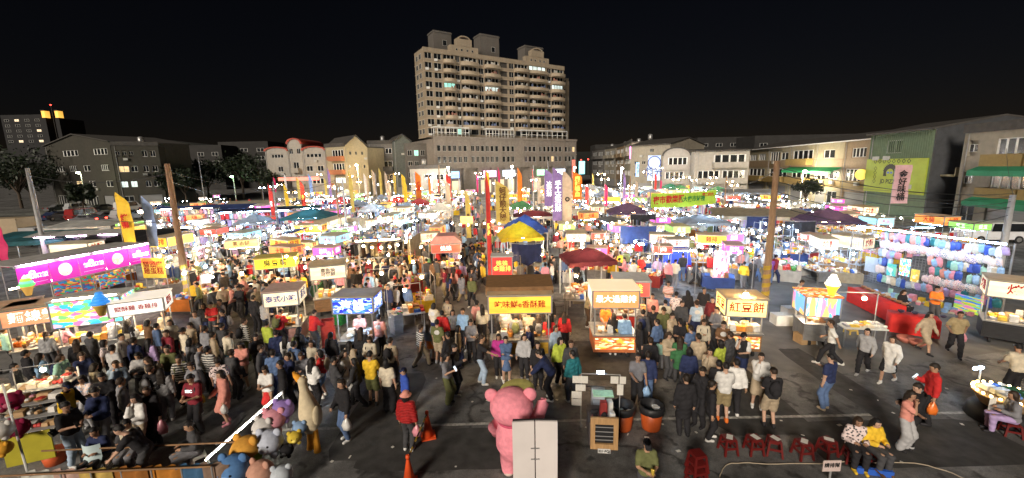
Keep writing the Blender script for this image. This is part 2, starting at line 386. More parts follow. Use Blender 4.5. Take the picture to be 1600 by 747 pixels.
            face = np.maximum(q[...,1]+.030+.35*np.maximum(-q[...,2],0), q[...,2]-.062)      # negative inside the face window
            d = np.maximum(d, -face); lowcut = -.055-q[...,2]
            if kind == 'hair_short': d = np.maximum(d, np.maximum(lowcut, -(np.maximum(np.abs(q[...,1]-.01)-.03, q[...,2]-.02))))
            elif kind == 'hair_bob': d = smin(np.maximum(d, -.13-q[...,2]), rc(q, (.06,.03,.0), (.065,.03,-.12), .05, .04), .04); d = smin(d, rc(q, (-.06,.03,.0), (-.065,.03,-.12), .05, .04), .04); d = smin(d, rc(q,(0,.06,0),(0,.07,-.12),.06,.05),.04)
            elif kind == 'hair_long':
                bk = s.hd+s.hm @ np.array((0,.07,-.02)); e = s.hd-s.up*.34+np.array((0,.13,0))
                for x in (-.05, 0, .05): d = smin(d, rc(P, bk+np.array((x,0,0)), e+np.array((x*1.3,0,0)), .055, .035)+wob, .04)
            elif kind == 'hair_tail':
                d = np.maximum(d, lowcut); bk = s.hd+s.hm @ np.array((0,.11,.05)); e = s.hd-s.up*.22+np.array((0,.17,0))
                d = smin(d, rc(P, bk, e, .042, .02), .02)
            return nets(d, o, hh)
        if kind.startswith('top') or kind in ('vest', 'coat'):
            P, o = s.grid(h, [s.pel-np.array((0,0,.35)), s.shl, s.shr, s.ell, s.elr, s.hl, s.hr, s.nk, s.hipl, s.hipr, s.knl, s.knr], .16)
            long = kind in ('top_long', 'coat', 'top_puff'); e = {'top_tee':.020,'top_long':.026,'coat':.032,'top_puff':.042,'vest':.034}[kind]
            d = s.torso(P, e)
            if kind != 'vest': d = smin(d, s.arm(P, e*.9+.006, .96 if long else .36), .035)
            hem = -.05 if kind != 'coat' else -.42
            if kind == 'coat':
                mid = (s.knl+s.knr)/2; d = smin(d, rc(P, s.pel, s.pel+(mid-s.pel)*.95, .15, .20), .05)
            d = d+s.wr(P, .0085)
            if not POSES_SEAT(s) or kind != 'coat': d = np.maximum(d, (P-s.pel) @ (-s.up)+hem)
            d = np.maximum(d, (P-s.nk) @ s.up-.012)
            nkc = rc(P, s.nk-s.up*.02, s.nk+s.up*.1, .056, .08); d = np.maximum(d, -nkc)
            if kind in ('top_long', 'coat', 'top_puff'): d = np.minimum(d, np.maximum(np.abs(rc(P, s.nk-s.up*.05+np.array((0,.005,0)), s.nk+s.up*.01, .074, .066))-.016, (P-s.nk) @ s.up-.02))
            return nets(d, o, h)
        if kind in ('trousers', 'shorts', 'skirt', 'wide'):
            P, o = s.grid(h, [s.pel, s.hipl, s.hipr, s.knl, s.knr, s.anl, s.anr], .17)
            d = rc(P, s.hipl*.85+s.hipr*.15, s.hipr*.85+s.hipl*.15, .102, .102); d = smin(d, rc(P, s.pel+np.array((.055,0,.03)), s.pel+np.array((-.055,0,.03)), .097, .097), .04)
            if kind == 'trousers': d = smin(d, s.leg(P, .017, .965, .012), .03)
            elif kind == 'wide': d = smin(d, s.leg(P, .02, .97, .04), .03)
            elif kind == 'shorts': d = smin(d, s.leg(P, .024, .46, .028), .03)
            else:
                if POSES_SEAT(s): d = smin(d, s.leg(P, .03, .46, .03), .09)
                else:
                    mid = (s.knl+s.knr)/2; d = smin(d, rc(P, s.pel-s.up*.03, s.pel+(mid-s.pel)*.85, .10, .17), .05)
            d = d+s.wr(P, .007); d = np.maximum(d, (P-s.pel) @ s.up-.10)
            if kind == 'skirt' and not POSES_SEAT(s): d = np.maximum(d, (s.pel[2]-.40)-P[..., 2])
            return nets(d, o, h)
        if kind in ('shoe_l', 'shoe_r'):
            hh = .022; V = []; Q = []
            n = 0
            for a in ((s.anl,) if kind == 'shoe_l' else (s.anr,)):
                P, o = s.grid(hh, [a+np.array((0,-.17,-.06)), a+np.array((0,.05,.04))], .08)
                d = smin(rc(P, a+np.array((0,.03,-.045)), a+np.array((0,-.14,-.05)), .043, .040), rc(P, a+np.array((0,0,-.04)), a+np.array((0,.005,.01)), .047, .05), .03)
                d = np.maximum(d, (a[2]-.083)-P[..., 2]); v, q = nets(d, o, hh); V.append(v); Q.append(q+n); n += len(v)
            return np.concatenate(V), np.concatenate(Q)
def POSES_SEAT(s): return s.pel[2] < .7
SKIN = objcol('skin', .6, 'skin'); CLOTH = objcol('cloth'); STRIPE = objcol('striped_cloth', kind='stripe'); PRINT = objcol('printed_cloth', kind='print'); PATCH = objcol('printed_tee_cloth', kind='patch')
QUILT = objcol('quilted_cloth', .55, 'quilt'); HAIRM = objcol('hair', .6, spec=.35); SHOEM = objcol('shoe', .6)
EYEM = mat('eye_dark', (.02,.015,.012), .3, 0); LIPM = mat('lips', (.35,.09,.08), .5, 0)
def np_mesh(name, V, Q, m):
    me = bpy.data.meshes.new(name); me.from_pydata(V.tolist(), [], Q.tolist()); me.materials.append(m)
    me.polygons.foreach_set('use_smooth', [True]*len(Q)); return me
def piece(pose, kind, m=None):
    key = (pose, kind)
    if key not in _pc:
        if pose not in _pc: _pc[pose] = Fig(pose)
        f = _pc[pose]; V, Q = f.part(kind)
        if kind == 'body':
            b = MB(); b.raw(V.tolist(), Q.tolist(), SKIN)
            for sg in (1, -1):          # eyes, brows, then five fingers on each hand
                M = Matrix([list(r) for r in f.hm])
                b.ball(f.head_pt((.030*sg,-.083,.012)), (.013,.008,.008), EYEM, 6, 4, M); b.ball(f.head_pt((.031*sg,-.088,.035)), (.019,.006,.004), EYEM, 6, 4, M)
                a, e = (f.ell, f.hl) if sg > 0 else (f.elr, f.hr)
                u = Vector(e-a).normalized(); fw = Vector((0,-1,0)); fw = (fw-u*fw.dot(u)); fw = fw.normalized() if fw.length > .2 else Vector((0,0,1)); sdv = u.cross(fw).normalized(); inn = sdv*(-1 if sdv.x*sg > 0 else 1)
                base = Vector(e)+u*.065
                for i, ln in enumerate((.062,.072,.068,.052)):
                    p0 = base+fw*(.026-.0175*i); p1 = p0+u*ln*.55+inn*.006; p2 = p1+u*ln*.38+inn*.022
                    b.tube([p0-u*.02, p1, p2], [.0095,.009,.007], SKIN, 5)
                p0 = Vector(e)+u*.015+fw*.026; p1 = p0+fw*.022+u*.03; b.tube([p0, p1, p1+u*.03+inn*.012], [.012,.010,.008], SKIN, 5)
            b.ball(f.head_pt((0,-.094,-.052)), (.020,.006,.007), LIPM, 6, 4, Matrix([list(r) for r in f.hm]))
            _pc[key] = b.mesh('person_body', True)
        else:
            _pc[key] = np_mesh(kind, V, Q, {'shoe_l': SHOEM, 'shoe_r': SHOEM}.get(kind, HAIRM if kind.startswith('hair_') and kind != 'hair_hat' else CLOTH))
    return _pc[key]
CN = {'black':(.024,.023,.026),'charcoal':(.065,.065,.07),'grey':(.22,.22,.24),'light grey':(.42,.42,.43),'white':(.72,.71,.68),'cream':(.62,.55,.42),'beige':(.45,.36,.25),
 'khaki':(.33,.26,.14),'olive':(.14,.15,.06),'green':(.05,.17,.07),'mint':(.32,.55,.45),'navy':(.025,.035,.095),'blue':(.04,.09,.42),'sky blue':(.28,.45,.68),'denim blue':(.10,.16,.30),'pale denim':(.36,.46,.58),
 'teal':(.03,.2,.22),'red':(.55,.03,.03),'burgundy':(.24,.025,.04),'maroon':(.13,.02,.025),'pink':(.7,.28,.34),'coral':(.72,.30,.24),'orange':(.85,.20,.03),'yellow':(.80,.52,.04),'lime':(.50,.60,.08),
 'purple':(.20,.07,.30),'lilac':(.45,.33,.58),'brown':(.15,.08,.04),'dark brown':(.06,.035,.02),'magenta':(.55,.05,.30)}
PART_NAME = {'hair_short':'hair','hair_bob':'hair','hair_long':'hair','hair_tail':'hair','cap':'cap','hair_hat':'hat','top_tee':'tee_shirt','top_long':'jacket','top_puff':'padded_jacket','vest':'vest','coat':'coat','trousers':'trousers','wide':'trousers','shorts':'shorts','skirt':'skirt','shoe_l':'shoe','shoe_r':'shoe'}
TOPW = {'top_tee':'tee','top_long':'jacket','top_puff':'padded jacket','vest':'vest','coat':'coat'}
N_PERSON = 0; PEOPLE = []
def person(pos, face, pose, hair, top, topc, bot, botc, height=1.70, label=None, topm=None, shoe=None, skin=None, hairc=None, z=0.0, under=None, apron=None):
    global N_PERSON
    k = height/1.72
    sk = skin or rnd.choice([(.50,.30,.20),(.46,.27,.17),(.56,.35,.25),(.40,.23,.15)])
    o = link('person', piece(pose, 'body'), None, (pos[0], pos[1], z), R(face)+R(rnd.uniform(-6,6)), (k, k, k)); o.color = (*sk, 1)
    def ch(kind, col, m=None):
        c = link(PART_NAME[kind], piece(pose, kind), o); c.color = (*col, 1)
        if m is not None: c.material_slots[0].link = 'OBJECT'; c.material_slots[0].material = m
        return c
    hc = hairc or rnd.choice([(.012,.010,.010),(.02,.014,.01),(.035,.02,.012),(.010,.009,.010)])
    if isinstance(hair, tuple):
        ch(hair[0], CN[hair[1]])
        if hair[0] == 'cap' : ch('hair_short', hc)
        else: ch('hair_bob', hc)
    else: ch(hair, hc)
    if under: ch(under[0], CN[under[1]])
    v = rnd.uniform(.85, 1.15)
    ch(top, [c*v for c in CN[topc]], topm); ch(bot, [c*v for c in CN[botc]]); sc = CN[shoe or rnd.choice(['white','black','charcoal','light grey','black'])]; ch('shoe_l', sc); ch('shoe_r', sc)
    tag(o, label, 'person', 'people at the night market'); N_PERSON += 1; PEOPLE.append(o)
    return o
def hand_world(o, pose, side='r'):
    f = _pc[pose]; h = f.hr if side == 'r' else f.hl; a = f.elr if side == 'r' else f.ell; u = (h-a)/np.linalg.norm(h-a)
    return o.location+Matrix.Rotation(o.rotation_euler.z, 3, 'Z') @ (Vector(h+u*.07)*o.scale.x)
# ------------------------------------------------------------------ ground, painted line, kerb
def asphalt():
    m, N, L, b = _base('asphalt'); tc = N.new('ShaderNodeTexCoord')
    def noise(sc, det=6, rough=.6):
        n = N.new('ShaderNodeTexNoise'); n.inputs['Scale'].default_value = sc; n.inputs['Detail'].default_value = det; n.inputs['Roughness'].default_value = rough; L.new(tc.outputs['Object'], n.inputs['Vector']); return n.outputs[0]
    def ramp(src, a, b_, lo, hi):
        r = N.new('ShaderNodeMapRange'); r.inputs[1].default_value = a; r.inputs[2].default_value = b_; r.inputs[3].default_value = lo; r.inputs[4].default_value = hi; L.new(src, r.inputs[0]); return r.outputs[0]
    def mul(a, c):
        x = N.new('ShaderNodeMath'); x.operation = 'MULTIPLY'; L.new(a, x.inputs[0]); L.new(c, x.inputs[1]); return x.outputs[0]
    big = ramp(noise(.22, 5), .38, .62, .50, 1.45); mid = ramp(noise(1.9, 8, .75), .32, .68, .5, 1.5); fine = ramp(noise(38, 3), .3, .7, .7, 1.3)
    vo = N.new('ShaderNodeTexVoronoi'); vo.feature = 'DISTANCE_TO_EDGE'; vo.inputs['Scale'].default_value = .17; L.new(tc.outputs['Object'], vo.inputs['Vector'])
    n4 = N.new('ShaderNodeTexNoise'); n4.inputs['Scale'].default_value = 1.1; n4.inputs['Detail'].default_value = 6; L.new(tc.outputs['Object'], n4.inputs['Vector'])
    mv = N.new('ShaderNodeVectorMath'); mv.operation = 'MULTIPLY_ADD'; L.new(n4.outputs['Color'], mv.inputs[0]); mv.inputs[1].default_value = (1.6,1.6,0); L.new(tc.outputs['Object'], mv.inputs[2]); L.new(mv.outputs[0], vo.inputs['Vector'])
    crack = ramp(vo.outputs['Distance'], .0, .016, .3, 1.0)
    spots = ramp(noise(2.6, 3, .4), .60, .68, 1.0, .42)
    v = mul(mul(mul(big, mid), mul(fine, crack)), spots)
    sc = N.new('ShaderNodeVectorMath'); sc.operation = 'SCALE'; sc.inputs[0].default_value = (.134,.133,.130); L.new(v, sc.inputs['Scale']); L.new(sc.outputs[0], b.inputs['Base Color'])
    L.new(ramp(noise(.9, 5), .35, .65, .48, .9), b.inputs['Roughness']); b.inputs['Specular IOR Level'].default_value = .4
    bp = N.new('ShaderNodeBump'); bp.inputs['Strength'].default_value = .35; bp.inputs['Distance'].default_value = .01; L.new(noise(60, 3), bp.inputs['Height']); L.new(bp.outputs[0], b.inputs['Normal'])
    return m
mb = MB(); mb.raw([(-700,-60,0),(700,-60,0),(700,1500,0),(-700,1500,0)], [(0,1,2,3)]); o = mb.build('ground', asphalt()); o['kind'] = 'structure'
def sheet(name, pts, w, m, z):
    mb = MB(); pts = [Vector((p[0],p[1],0)) for p in pts]; L_ = []; R_ = []
    for i, p in enumerate(pts):
        d = (pts[min(i+1,len(pts)-1)]-pts[max(i-1,0)]).normalized(); n = Vector((-d.y, d.x, 0))*w/2; L_.append(p+n); R_.append(p-n)
    for i in range(len(pts)-1):
        mb.raw([(*R_[i][:2],z),(*R_[i+1][:2],z),(*L_[i+1][:2],z),(*L_[i][:2],z)], [(0,1,2,3)])
    o = mb.build(name, m); o['kind'] = 'structure'; return o
LINE = mat('worn_white_paint', (.42,.41,.38), .7, .55, 9, dirt=.5)
sheet('road_marking', [g(440,672), g(700,664), g(900,657), g(1240,651), g(1545,644), g(1600,642)], .11, LINE, .005)
CONC = mat('worn_concrete', (.17,.165,.155), .75, .35, 1.1, bump=.15, dirt=.4)  # worn concrete strip, stall light on it put into the lighter colour
mb = MB(); q = [g(1085,560), g(1290,588), g(1600,545), g(1600,478), g(1350,440), g(1180,440)]
mb.raw([(p.x,p.y,.005) for p in q], [tuple(range(6))]); o = mb.build('pavement', CONC); o['kind'] = 'structure'
mb = MB(); q = [g(648,520), g(770,520), g(772,330), g(738,330)]
mb.raw([(p.x,p.y,.005) for p in q], [(0,1,2,3)]); o = mb.build('path', mat('aisle_concrete', (.2,.19,.18), .7, .3, 1.4, bump=.1, dirt=.35)); o['kind'] = 'structure'
for i, (px, py, w, d, c) in enumerate(((700,700,2.2,.8,.055),(1130,600,1.3,2.6,.05),(600,640,.9,2.2,.06),(1420,690,2.6,.9,.05),(960,560,1.5,1.6,.07),(1330,610,.5,3.0,.06))):
    p = g(px, py); rr_ = random.Random(i); mb = MB(); vs_ = []
    for k in range(28):
        a = 2*math.pi*k/28; e = max(abs(math.cos(a)), abs(math.sin(a))); vs_.append((p.x+w*math.cos(a)/e+rr_.uniform(-.03,.03), p.y+d*math.sin(a)/e+rr_.uniform(-.03,.03), .004+.0006*i))
    mb.raw(vs_, [tuple(range(28))]); o = mb.build('road_patch', mat('asphalt_patch_%d' % i, (c, c*.98, c*.95), .85, .4, 3, bump=.4, bscale=50)); o['kind'] = 'structure'
# ------------------------------------------------------------------ buildings
GLASS = mat('dark_window_glass', (.014,.016,.018), .15, .3, 2, spec=.8); ALU = mat('aluminium_frame', (.42,.42,.40), .4, .15, 5); WHITEF = mat('white_frame', (.7,.7,.68), .5, .15, 5)
LITT = emit('lit_window_teal', (.45,1,.85), .9, .3); LITW = emit('lit_window_warm', (1,.72,.36), .8, .4); LITC = emit('lit_window_cool', (.85,1,.95), .9, .3); DARKIN = mat('dark_interior', (.05,.045,.04), .9, .3)
def frame_mesh(nx, nz, t=.05):
    mb = MB()
    for i in range(nx+1):
        x = -.5+i/nx; mb.bb(x-t/2 if 0 < i < nx else (x if i == 0 else x-t), x+t/2 if 0 < i < nx else (x+t if i == 0 else x), -.5, .5, -.5, .5)
    for k in range(nz+1):
        z = -.5+k/nz; mb.bb(-.5+t, .5-t, -.45, .45, z-t/2 if 0 < k < nz else (z if k == 0 else z-t), z+t/2 if 0 < k < nz else (z+t if k == 0 else z))
    me = mb.mesh('window_frame'); me.materials.append(None); return me
FR = {k: frame_mesh(*k) for k in ((1,1),(2,1),(2,2),(3,1),(4,1),(4,2))}
def window(parent, x0, x1, z0, z1, y=.12, grid=(2,1), pane=None, frame=None):
    f = link('window', FR[grid], parent, ((x0+x1)/2, y, (z0+z1)/2), 0, (x1-x0, .1, z1-z0), frame or ALU)
    p = link('pane', UNIT, f, (0, .1, 0), 0, (.96, .2, .96), pane or GLASS); return f
def wall_ops(mb, x0, x1, z0, z1, ops, y0=0.0, t=.3, m=None):
    """a wall band with real openings (xa, xb, za, zb), all of one row"""
    if not ops: mb.bb(x0, x1, y0, y0+t, z0, z1, m); return
    za = min(o[2] for o in ops); zb = max(o[3] for o in ops)
    if za > z0: mb.bb(x0, x1, y0, y0+t, z0, za, m)
    if zb < z1: mb.bb(x0, x1, y0, y0+t, zb, z1, m)
    x = x0
    for o in sorted(ops):
        if o[0] > x: mb.bb(x, o[0], y0, y0+t, za, zb, m)
        x = o[1]
    if x < x1: mb.bb(x, x1, y0, y0+t, za, zb, m)
def place(name, label, P0, P1, cat='building'):
    d = P1-P0; return thing(name, label, cat, (P0.x, P0.y, 0), math.atan2(d.y, d.x)), math.hypot(d.x, d.y)
# ---- the apartment tower
TW = mat('tower_wall_tile', (0.290,0.238,0.172), .7, .12, 3, bump=.1, bscale=30, dirt=.3); TG = mat('tower_grey_tile', (0.116,0.106,0.095), .7, .15, 3, dirt=.35); PW = mat('podium_stone', (0.208,0.181,0.156), .7, .18, 2, bump=.1, dirt=.35)
def px_u(x, D0, D1, xa, xb):
    s = (x-xa)/(xb-xa); return s*D0/(D1-s*(D1-D0))
T0 = atY(661, 75, 112); T1 = atY(881, 110, 136); T0.z = T1.z = 0
root, TWW = place('apartment_tower', 'tall beige apartment tower with balconies, stepped gables and a grey podium', T0, T1)
def tu(cx):
    r = ray(640+cx/3.11, 150); d = (T1-T0)/TWW; det = r.x*-d.y+r.y*d.x
    return (r.x*-T0.y+r.y*T0.x)/-det      # from the photograph's columns to metres along the facade
NF = 9; Z0 = 15.6; FL = (atY(661, 73, 112).z-1.1-Z0)/NF; ZT = Z0+FL*NF
COLS = [(82,116,'w'),(126,162,'w'),(170,226,'b'),(229,249,'w'),(253,334,'b'),(339,363,'w'),(367,437,'b'),(442,478,'r'),(486,508,'w'),(511,577,'b'),(580,664,'b'),(669,687,'w'),(690,747,'b')]
wall = MB(); side = MB()
for k in range(NF):
    za, zb = Z0+k*FL, Z0+(k+1)*FL
    ops = [(tu(a), tu(b), za+.8, za+2.55) for a, b, c in COLS]
    wall_ops(wall, 0, TWW, za, zb, ops)
wall.bb(0, TWW, .3, .6, Z0, ZT); wall.bb(0, TWW, .6, 7, Z0, ZT)
wall.bb(-.15, TWW+.1, -.18, .4, ZT, ZT+1.1)
wall.bb(0, .3, .3, 7, ZT, ZT+1.0)
# stepped gables above bays two and five
for a, b in ((205,338),(565,675)):
    u0, u1 = tu(a), tu(b); c = (u0+u1)/2; w = u1-u0
    wall.bb(u0, u1, -.25, 1.5, ZT, ZT+2.6); wall.bb(c-w*.27, c+w*.27, -.32, 1.3, ZT+2.6, ZT+4.4)
    arc = [(c+w*.24*math.cos(t), ZT+4.2+1.1*math.sin(t)) for t in np.linspace(0, math.pi, 9)]+[(c+w*.19*math.cos(t), ZT+4.2+.8*math.sin(t)) for t in np.linspace(math.pi, 0, 9)]
    wall.prism([(float(x), float(z)) for x, z in arc], -.2, .6)
wall.build('wall', TW, root)
for (a, b, zt, y0, d) in ((150,236,ZT+6.6,3,4),(372,462,ZT+7.6,2.6,4),(590,676,ZT+6.6,3,4)):
    pb = MB(); pb.bb(tu(a), tu(b), y0, y0+d, ZT-1, zt); pb.bb(tu(a)-.15, tu(b)+.15, y0-.15, y0+d+.15, zt-.5, zt-.2); pb.build('roof_tower', TG, root)
    window(root, tu(b)-2.6, tu(b)-1.4, ZT+3.0, ZT+4.4, y0-.02, (1,1))
for a, b in ((205,338),(565,675)):
    for i in (.22,.4,.6,.78):
        u = tu(a)+(tu(b)-tu(a))*i; window(root, u-.25, u+.25, ZT+1.3, ZT+1.8, -.27, (1,1))
BAL = mat('balcony_parapet', (0.385,0.316,0.230), .7, .12, 3, dirt=.28); RAIL = mat('rail_dark', (.06,.055,.05), .6, .2); LAUN = [mat('laundry_%d' % i, c, .9, .2) for i, c in enumerate(((.5,.5,.5),(.15,.2,.35),(.4,.2,.15),(.6,.6,.55)))]
def bal_mesh(w):
    mb = MB(); n = 8; pts = []
    for i in range(n+1):
        t = i/n; pts.append((-w/2+w*t, -.85-.6*math.sin(math.pi*t)))
    for i in range(n):
        (x0, y0), (x1, y1) = pts[i], pts[i+1]
        mb.raw([(x0,y0,0),(x1,y1,0),(x1,y1,1.0),(x0,y0,1.0),(x0,y0+.14,0),(x1,y1+.14,0),(x1,y1+.14,1.0),(x0,y0+.14,1.0)], [(0,1,2,3),(5,4,7,6),(3,2,6,7),(1,0,4,5)])
    poly = pts+[(w/2, 0), (-w/2, 0)]; k = len(poly)
    mb.raw([(x,y,0) for x,y in poly]+[(x,y,.14) for x,y in poly], [tuple(reversed(range(k))), tuple(range(k,2*k))]+[(i,(i+1)%k,k+(i+1)%k,k+i) for i in range(k)])
    for x in (-w/2, w/2): mb.bb(x-.07, x+.07, -.85, 0, 0, 1.0)
    me = mb.mesh('balcony'); me.materials.append(BAL); return me
_bm = {}
for ci, (a, b, c) in enumerate(COLS):
    u0, u1 = tu(a), tu(b)
    for k in range(NF):
        za = Z0+k*FL; r = rnd.random()
        pane = None
        if (ci, k) in ((2, 5), (3, 0)): pane = LITT
        if (ci, k) == (6, 5): pane = LITC
        if (ci, k) in ((10, 8), (12, 6)): pane = LITC
        if c == 'b' and k > 0:
            if ci not in _bm: _bm[ci] = bal_mesh(u1-u0)
            bo = link('balcony', _bm[ci], root, ((u0+u1)/2, 0, za))
            if k < NF-1 and ci in (2,4,6,9,10,12):           # corner fins tie the balconies together
                pass
            if r < .55:
                cl = MB()
                for i in range(rnd.randint(2,5)):
                    x = rnd.uniform(-.4,.4)*(u1-u0); cl.bb(x-.25, x+.25, -.5, -.46, 1.05, 1.05+rnd.uniform(.4,.9))
                cl.build('laundry', rnd.choice(LAUN), bo)
            window(root, u0+.05, u1-.05, za+.78, za+2.56, .24, (3,1) if u1-u0 < 3.6 else (4,1), pane)
        elif c == 'r': window(root, u0, u1, za+.8, za+2.55, .26, (1,1), DARKIN, TG)
        else:
            window(root, u0, u1, za+.8, za+2.55, .16, (2,1) if u1-u0 > 1.2 else (1,1), pane)
            if rnd.random() < .35 and c == 'w': block('air_conditioner', u0+.1, u0+.9, -.4, -.01, za+.35, za+.9, WHITEF, root)
for k in range(NF+1): block('ledge', -.2, TWW+.15, -.12, -.005, Z0+k*FL-.12, Z0+k*FL+.10, BAL, root)
# right-hand set-back wing
wg = MB(); R0, R1 = TWW, TWW+4.6
for k in range(NF-1): wall_ops(wg, R0+.01, R1, Z0+k*FL, Z0+(k+1)*FL, [(R0+1.6, R0+3.2, Z0+k*FL+1, Z0+k*FL+2.3)], 3.0)
wg.bb(R0+.01, R1, 3.3, 8, Z0, ZT-FL+.9); wg.build('wing', TW, root)
for k in range(NF-1): window(root, R0+1.6, R0+3.2, Z0+k*FL+1, Z0+k*FL+2.3, 3.14)
sw = MB()
for k in range(NF):
    za = Z0+k*FL; sw.bb(-.1, -.001, 1, 7, za-.1, za+.12)
sw.build('side_ledge', BAL, root)
for k in range(NF):
    for y in (2.6, 5): 
        w = link('window', FR[(2,1)], root, (-.05, y, Z0+k*FL+1.6), math.pi/2, (1.5, .1, 1.3), ALU); link('pane', UNIT, w, (0, .1, 0), 0, (.96,.2,.96), GLASS)
# podium
pr = MB(); PX0, PX1, PY = tu(100)-1.0, TWW+2.6, -3.2
PWIN = []
x = PX0+1.0
while x < PX1-1.5:
    if not (tu(478)-.5 < x < tu(512)): PWIN.append(x)
    x += 1.52 if len(PWIN) % 6 else 2.3
rows = [(8.7,10.6),(11.6,13.4)]
wall_ops(pr, PX0, PX1, 7.2, 11.0, [(x, x+.95, 8.7, 10.4) for x in PWIN], PY); wall_ops(pr, PX0, PX1, 11.0, 15.0, [(x, x+.95, 11.7, 13.3) for x in PWIN], PY)
pr.bb(PX0, PX1, PY+.3, 18, 7.2, 15.0); pr.bb(PX0-.15, PX1+.15, PY-.2, PY+.5, 15.0, 15.6); pr.bb(PX0-.1, PX1+.1, PY-.14, PY, 10.75, 11.1); pr.bb(PX0, PX1, PY+1.2, 18, 0, 7.2)
for i in range(12):
    x = PX0+(PX1-PX0)*i/11; pr.bb(x-.35 if i else x, x+.35 if i < 11 else x, PY, PY+1.2, 0, 7.2)
for x in PWIN[::3]: pr.bb(x-.3, x-.12, PY-.1, PY, 7.2, 15.0)
pr.build('podium', PW, root)
for x in PWIN:
    for (z0, z1) in ((8.7,10.4),(11.7,13.3)):
        window(root, x, x+.95, z0, z1, PY+.14, (1,1) if rnd.random() < .6 else (2,1), LITW if rnd.random() < .03 else None)
gl = MB()
for (a, b) in ((90,262),(345,480),(515,740)):
    gl.bb(tu(a), tu(b), PY+.4, PY+2.6, 17.9, 18.1)
    n = 9
    for i in range(n+1): x = tu(a)+(tu(b)-tu(a))*i/n; gl.bb(x-.06, x+.06, PY+.5, PY+.62, 15.6, 17.9)
    gl.bb(tu(a), tu(b), PY+.5, PY+.58, 16.6, 16.72)
gl.build('terrace_shelter', WHITEF, root)
SHOPS = [(.10,'shop_sign',emit('shop_blue',(.35,.6,1),1.6,.3)),(.34,'shop_sign',emit('shop_pink',(1,.55,.85),2.0,.3)),(.47,'shop_sign',emit('shop_white',(.75,.85,1),2.2,.3)),(.72,'shop_sign',emit('shop_green',(.5,1,.6),1.5,.3)),(.86,'shop_sign',MATS['shop_white'])]
for t, nm, m in SHOPS:
    x = PX0+(PX1-PX0)*t; block(nm, x-2.0, x+2.0, PY-.3, PY-.01, 4.6, 6.4, m, root); block('shopfront', x-2.4, x+2.4, PY+.9, PY+1.19, .2, 3.8, emit('shop_interior',(1,.86,.6),.5,.5,1.2), root)
# lower side wing at its left
wgl = MB(); wgl.bb(PX0-6, PX0-.02, 2, 16, 0, 13.5); wgl.bb(PX0-6.1, PX0-.02, 1.9, 16, 13.5, 14.0); wl = wgl.build('side_wing', TG, root)
for k in range(4):
    for i in range(3): window(root, PX0-5.4+i*1.8, PX0-4.2+i*1.8, 2+k*2.9, 3.5+k*2.9, 1.94, (2,1), LITT if (k, i) == (3, 1) else None)
STEEL_ = mat('tank_steel', (.30,.30,.30), .4, .2, 3, metal=.6)
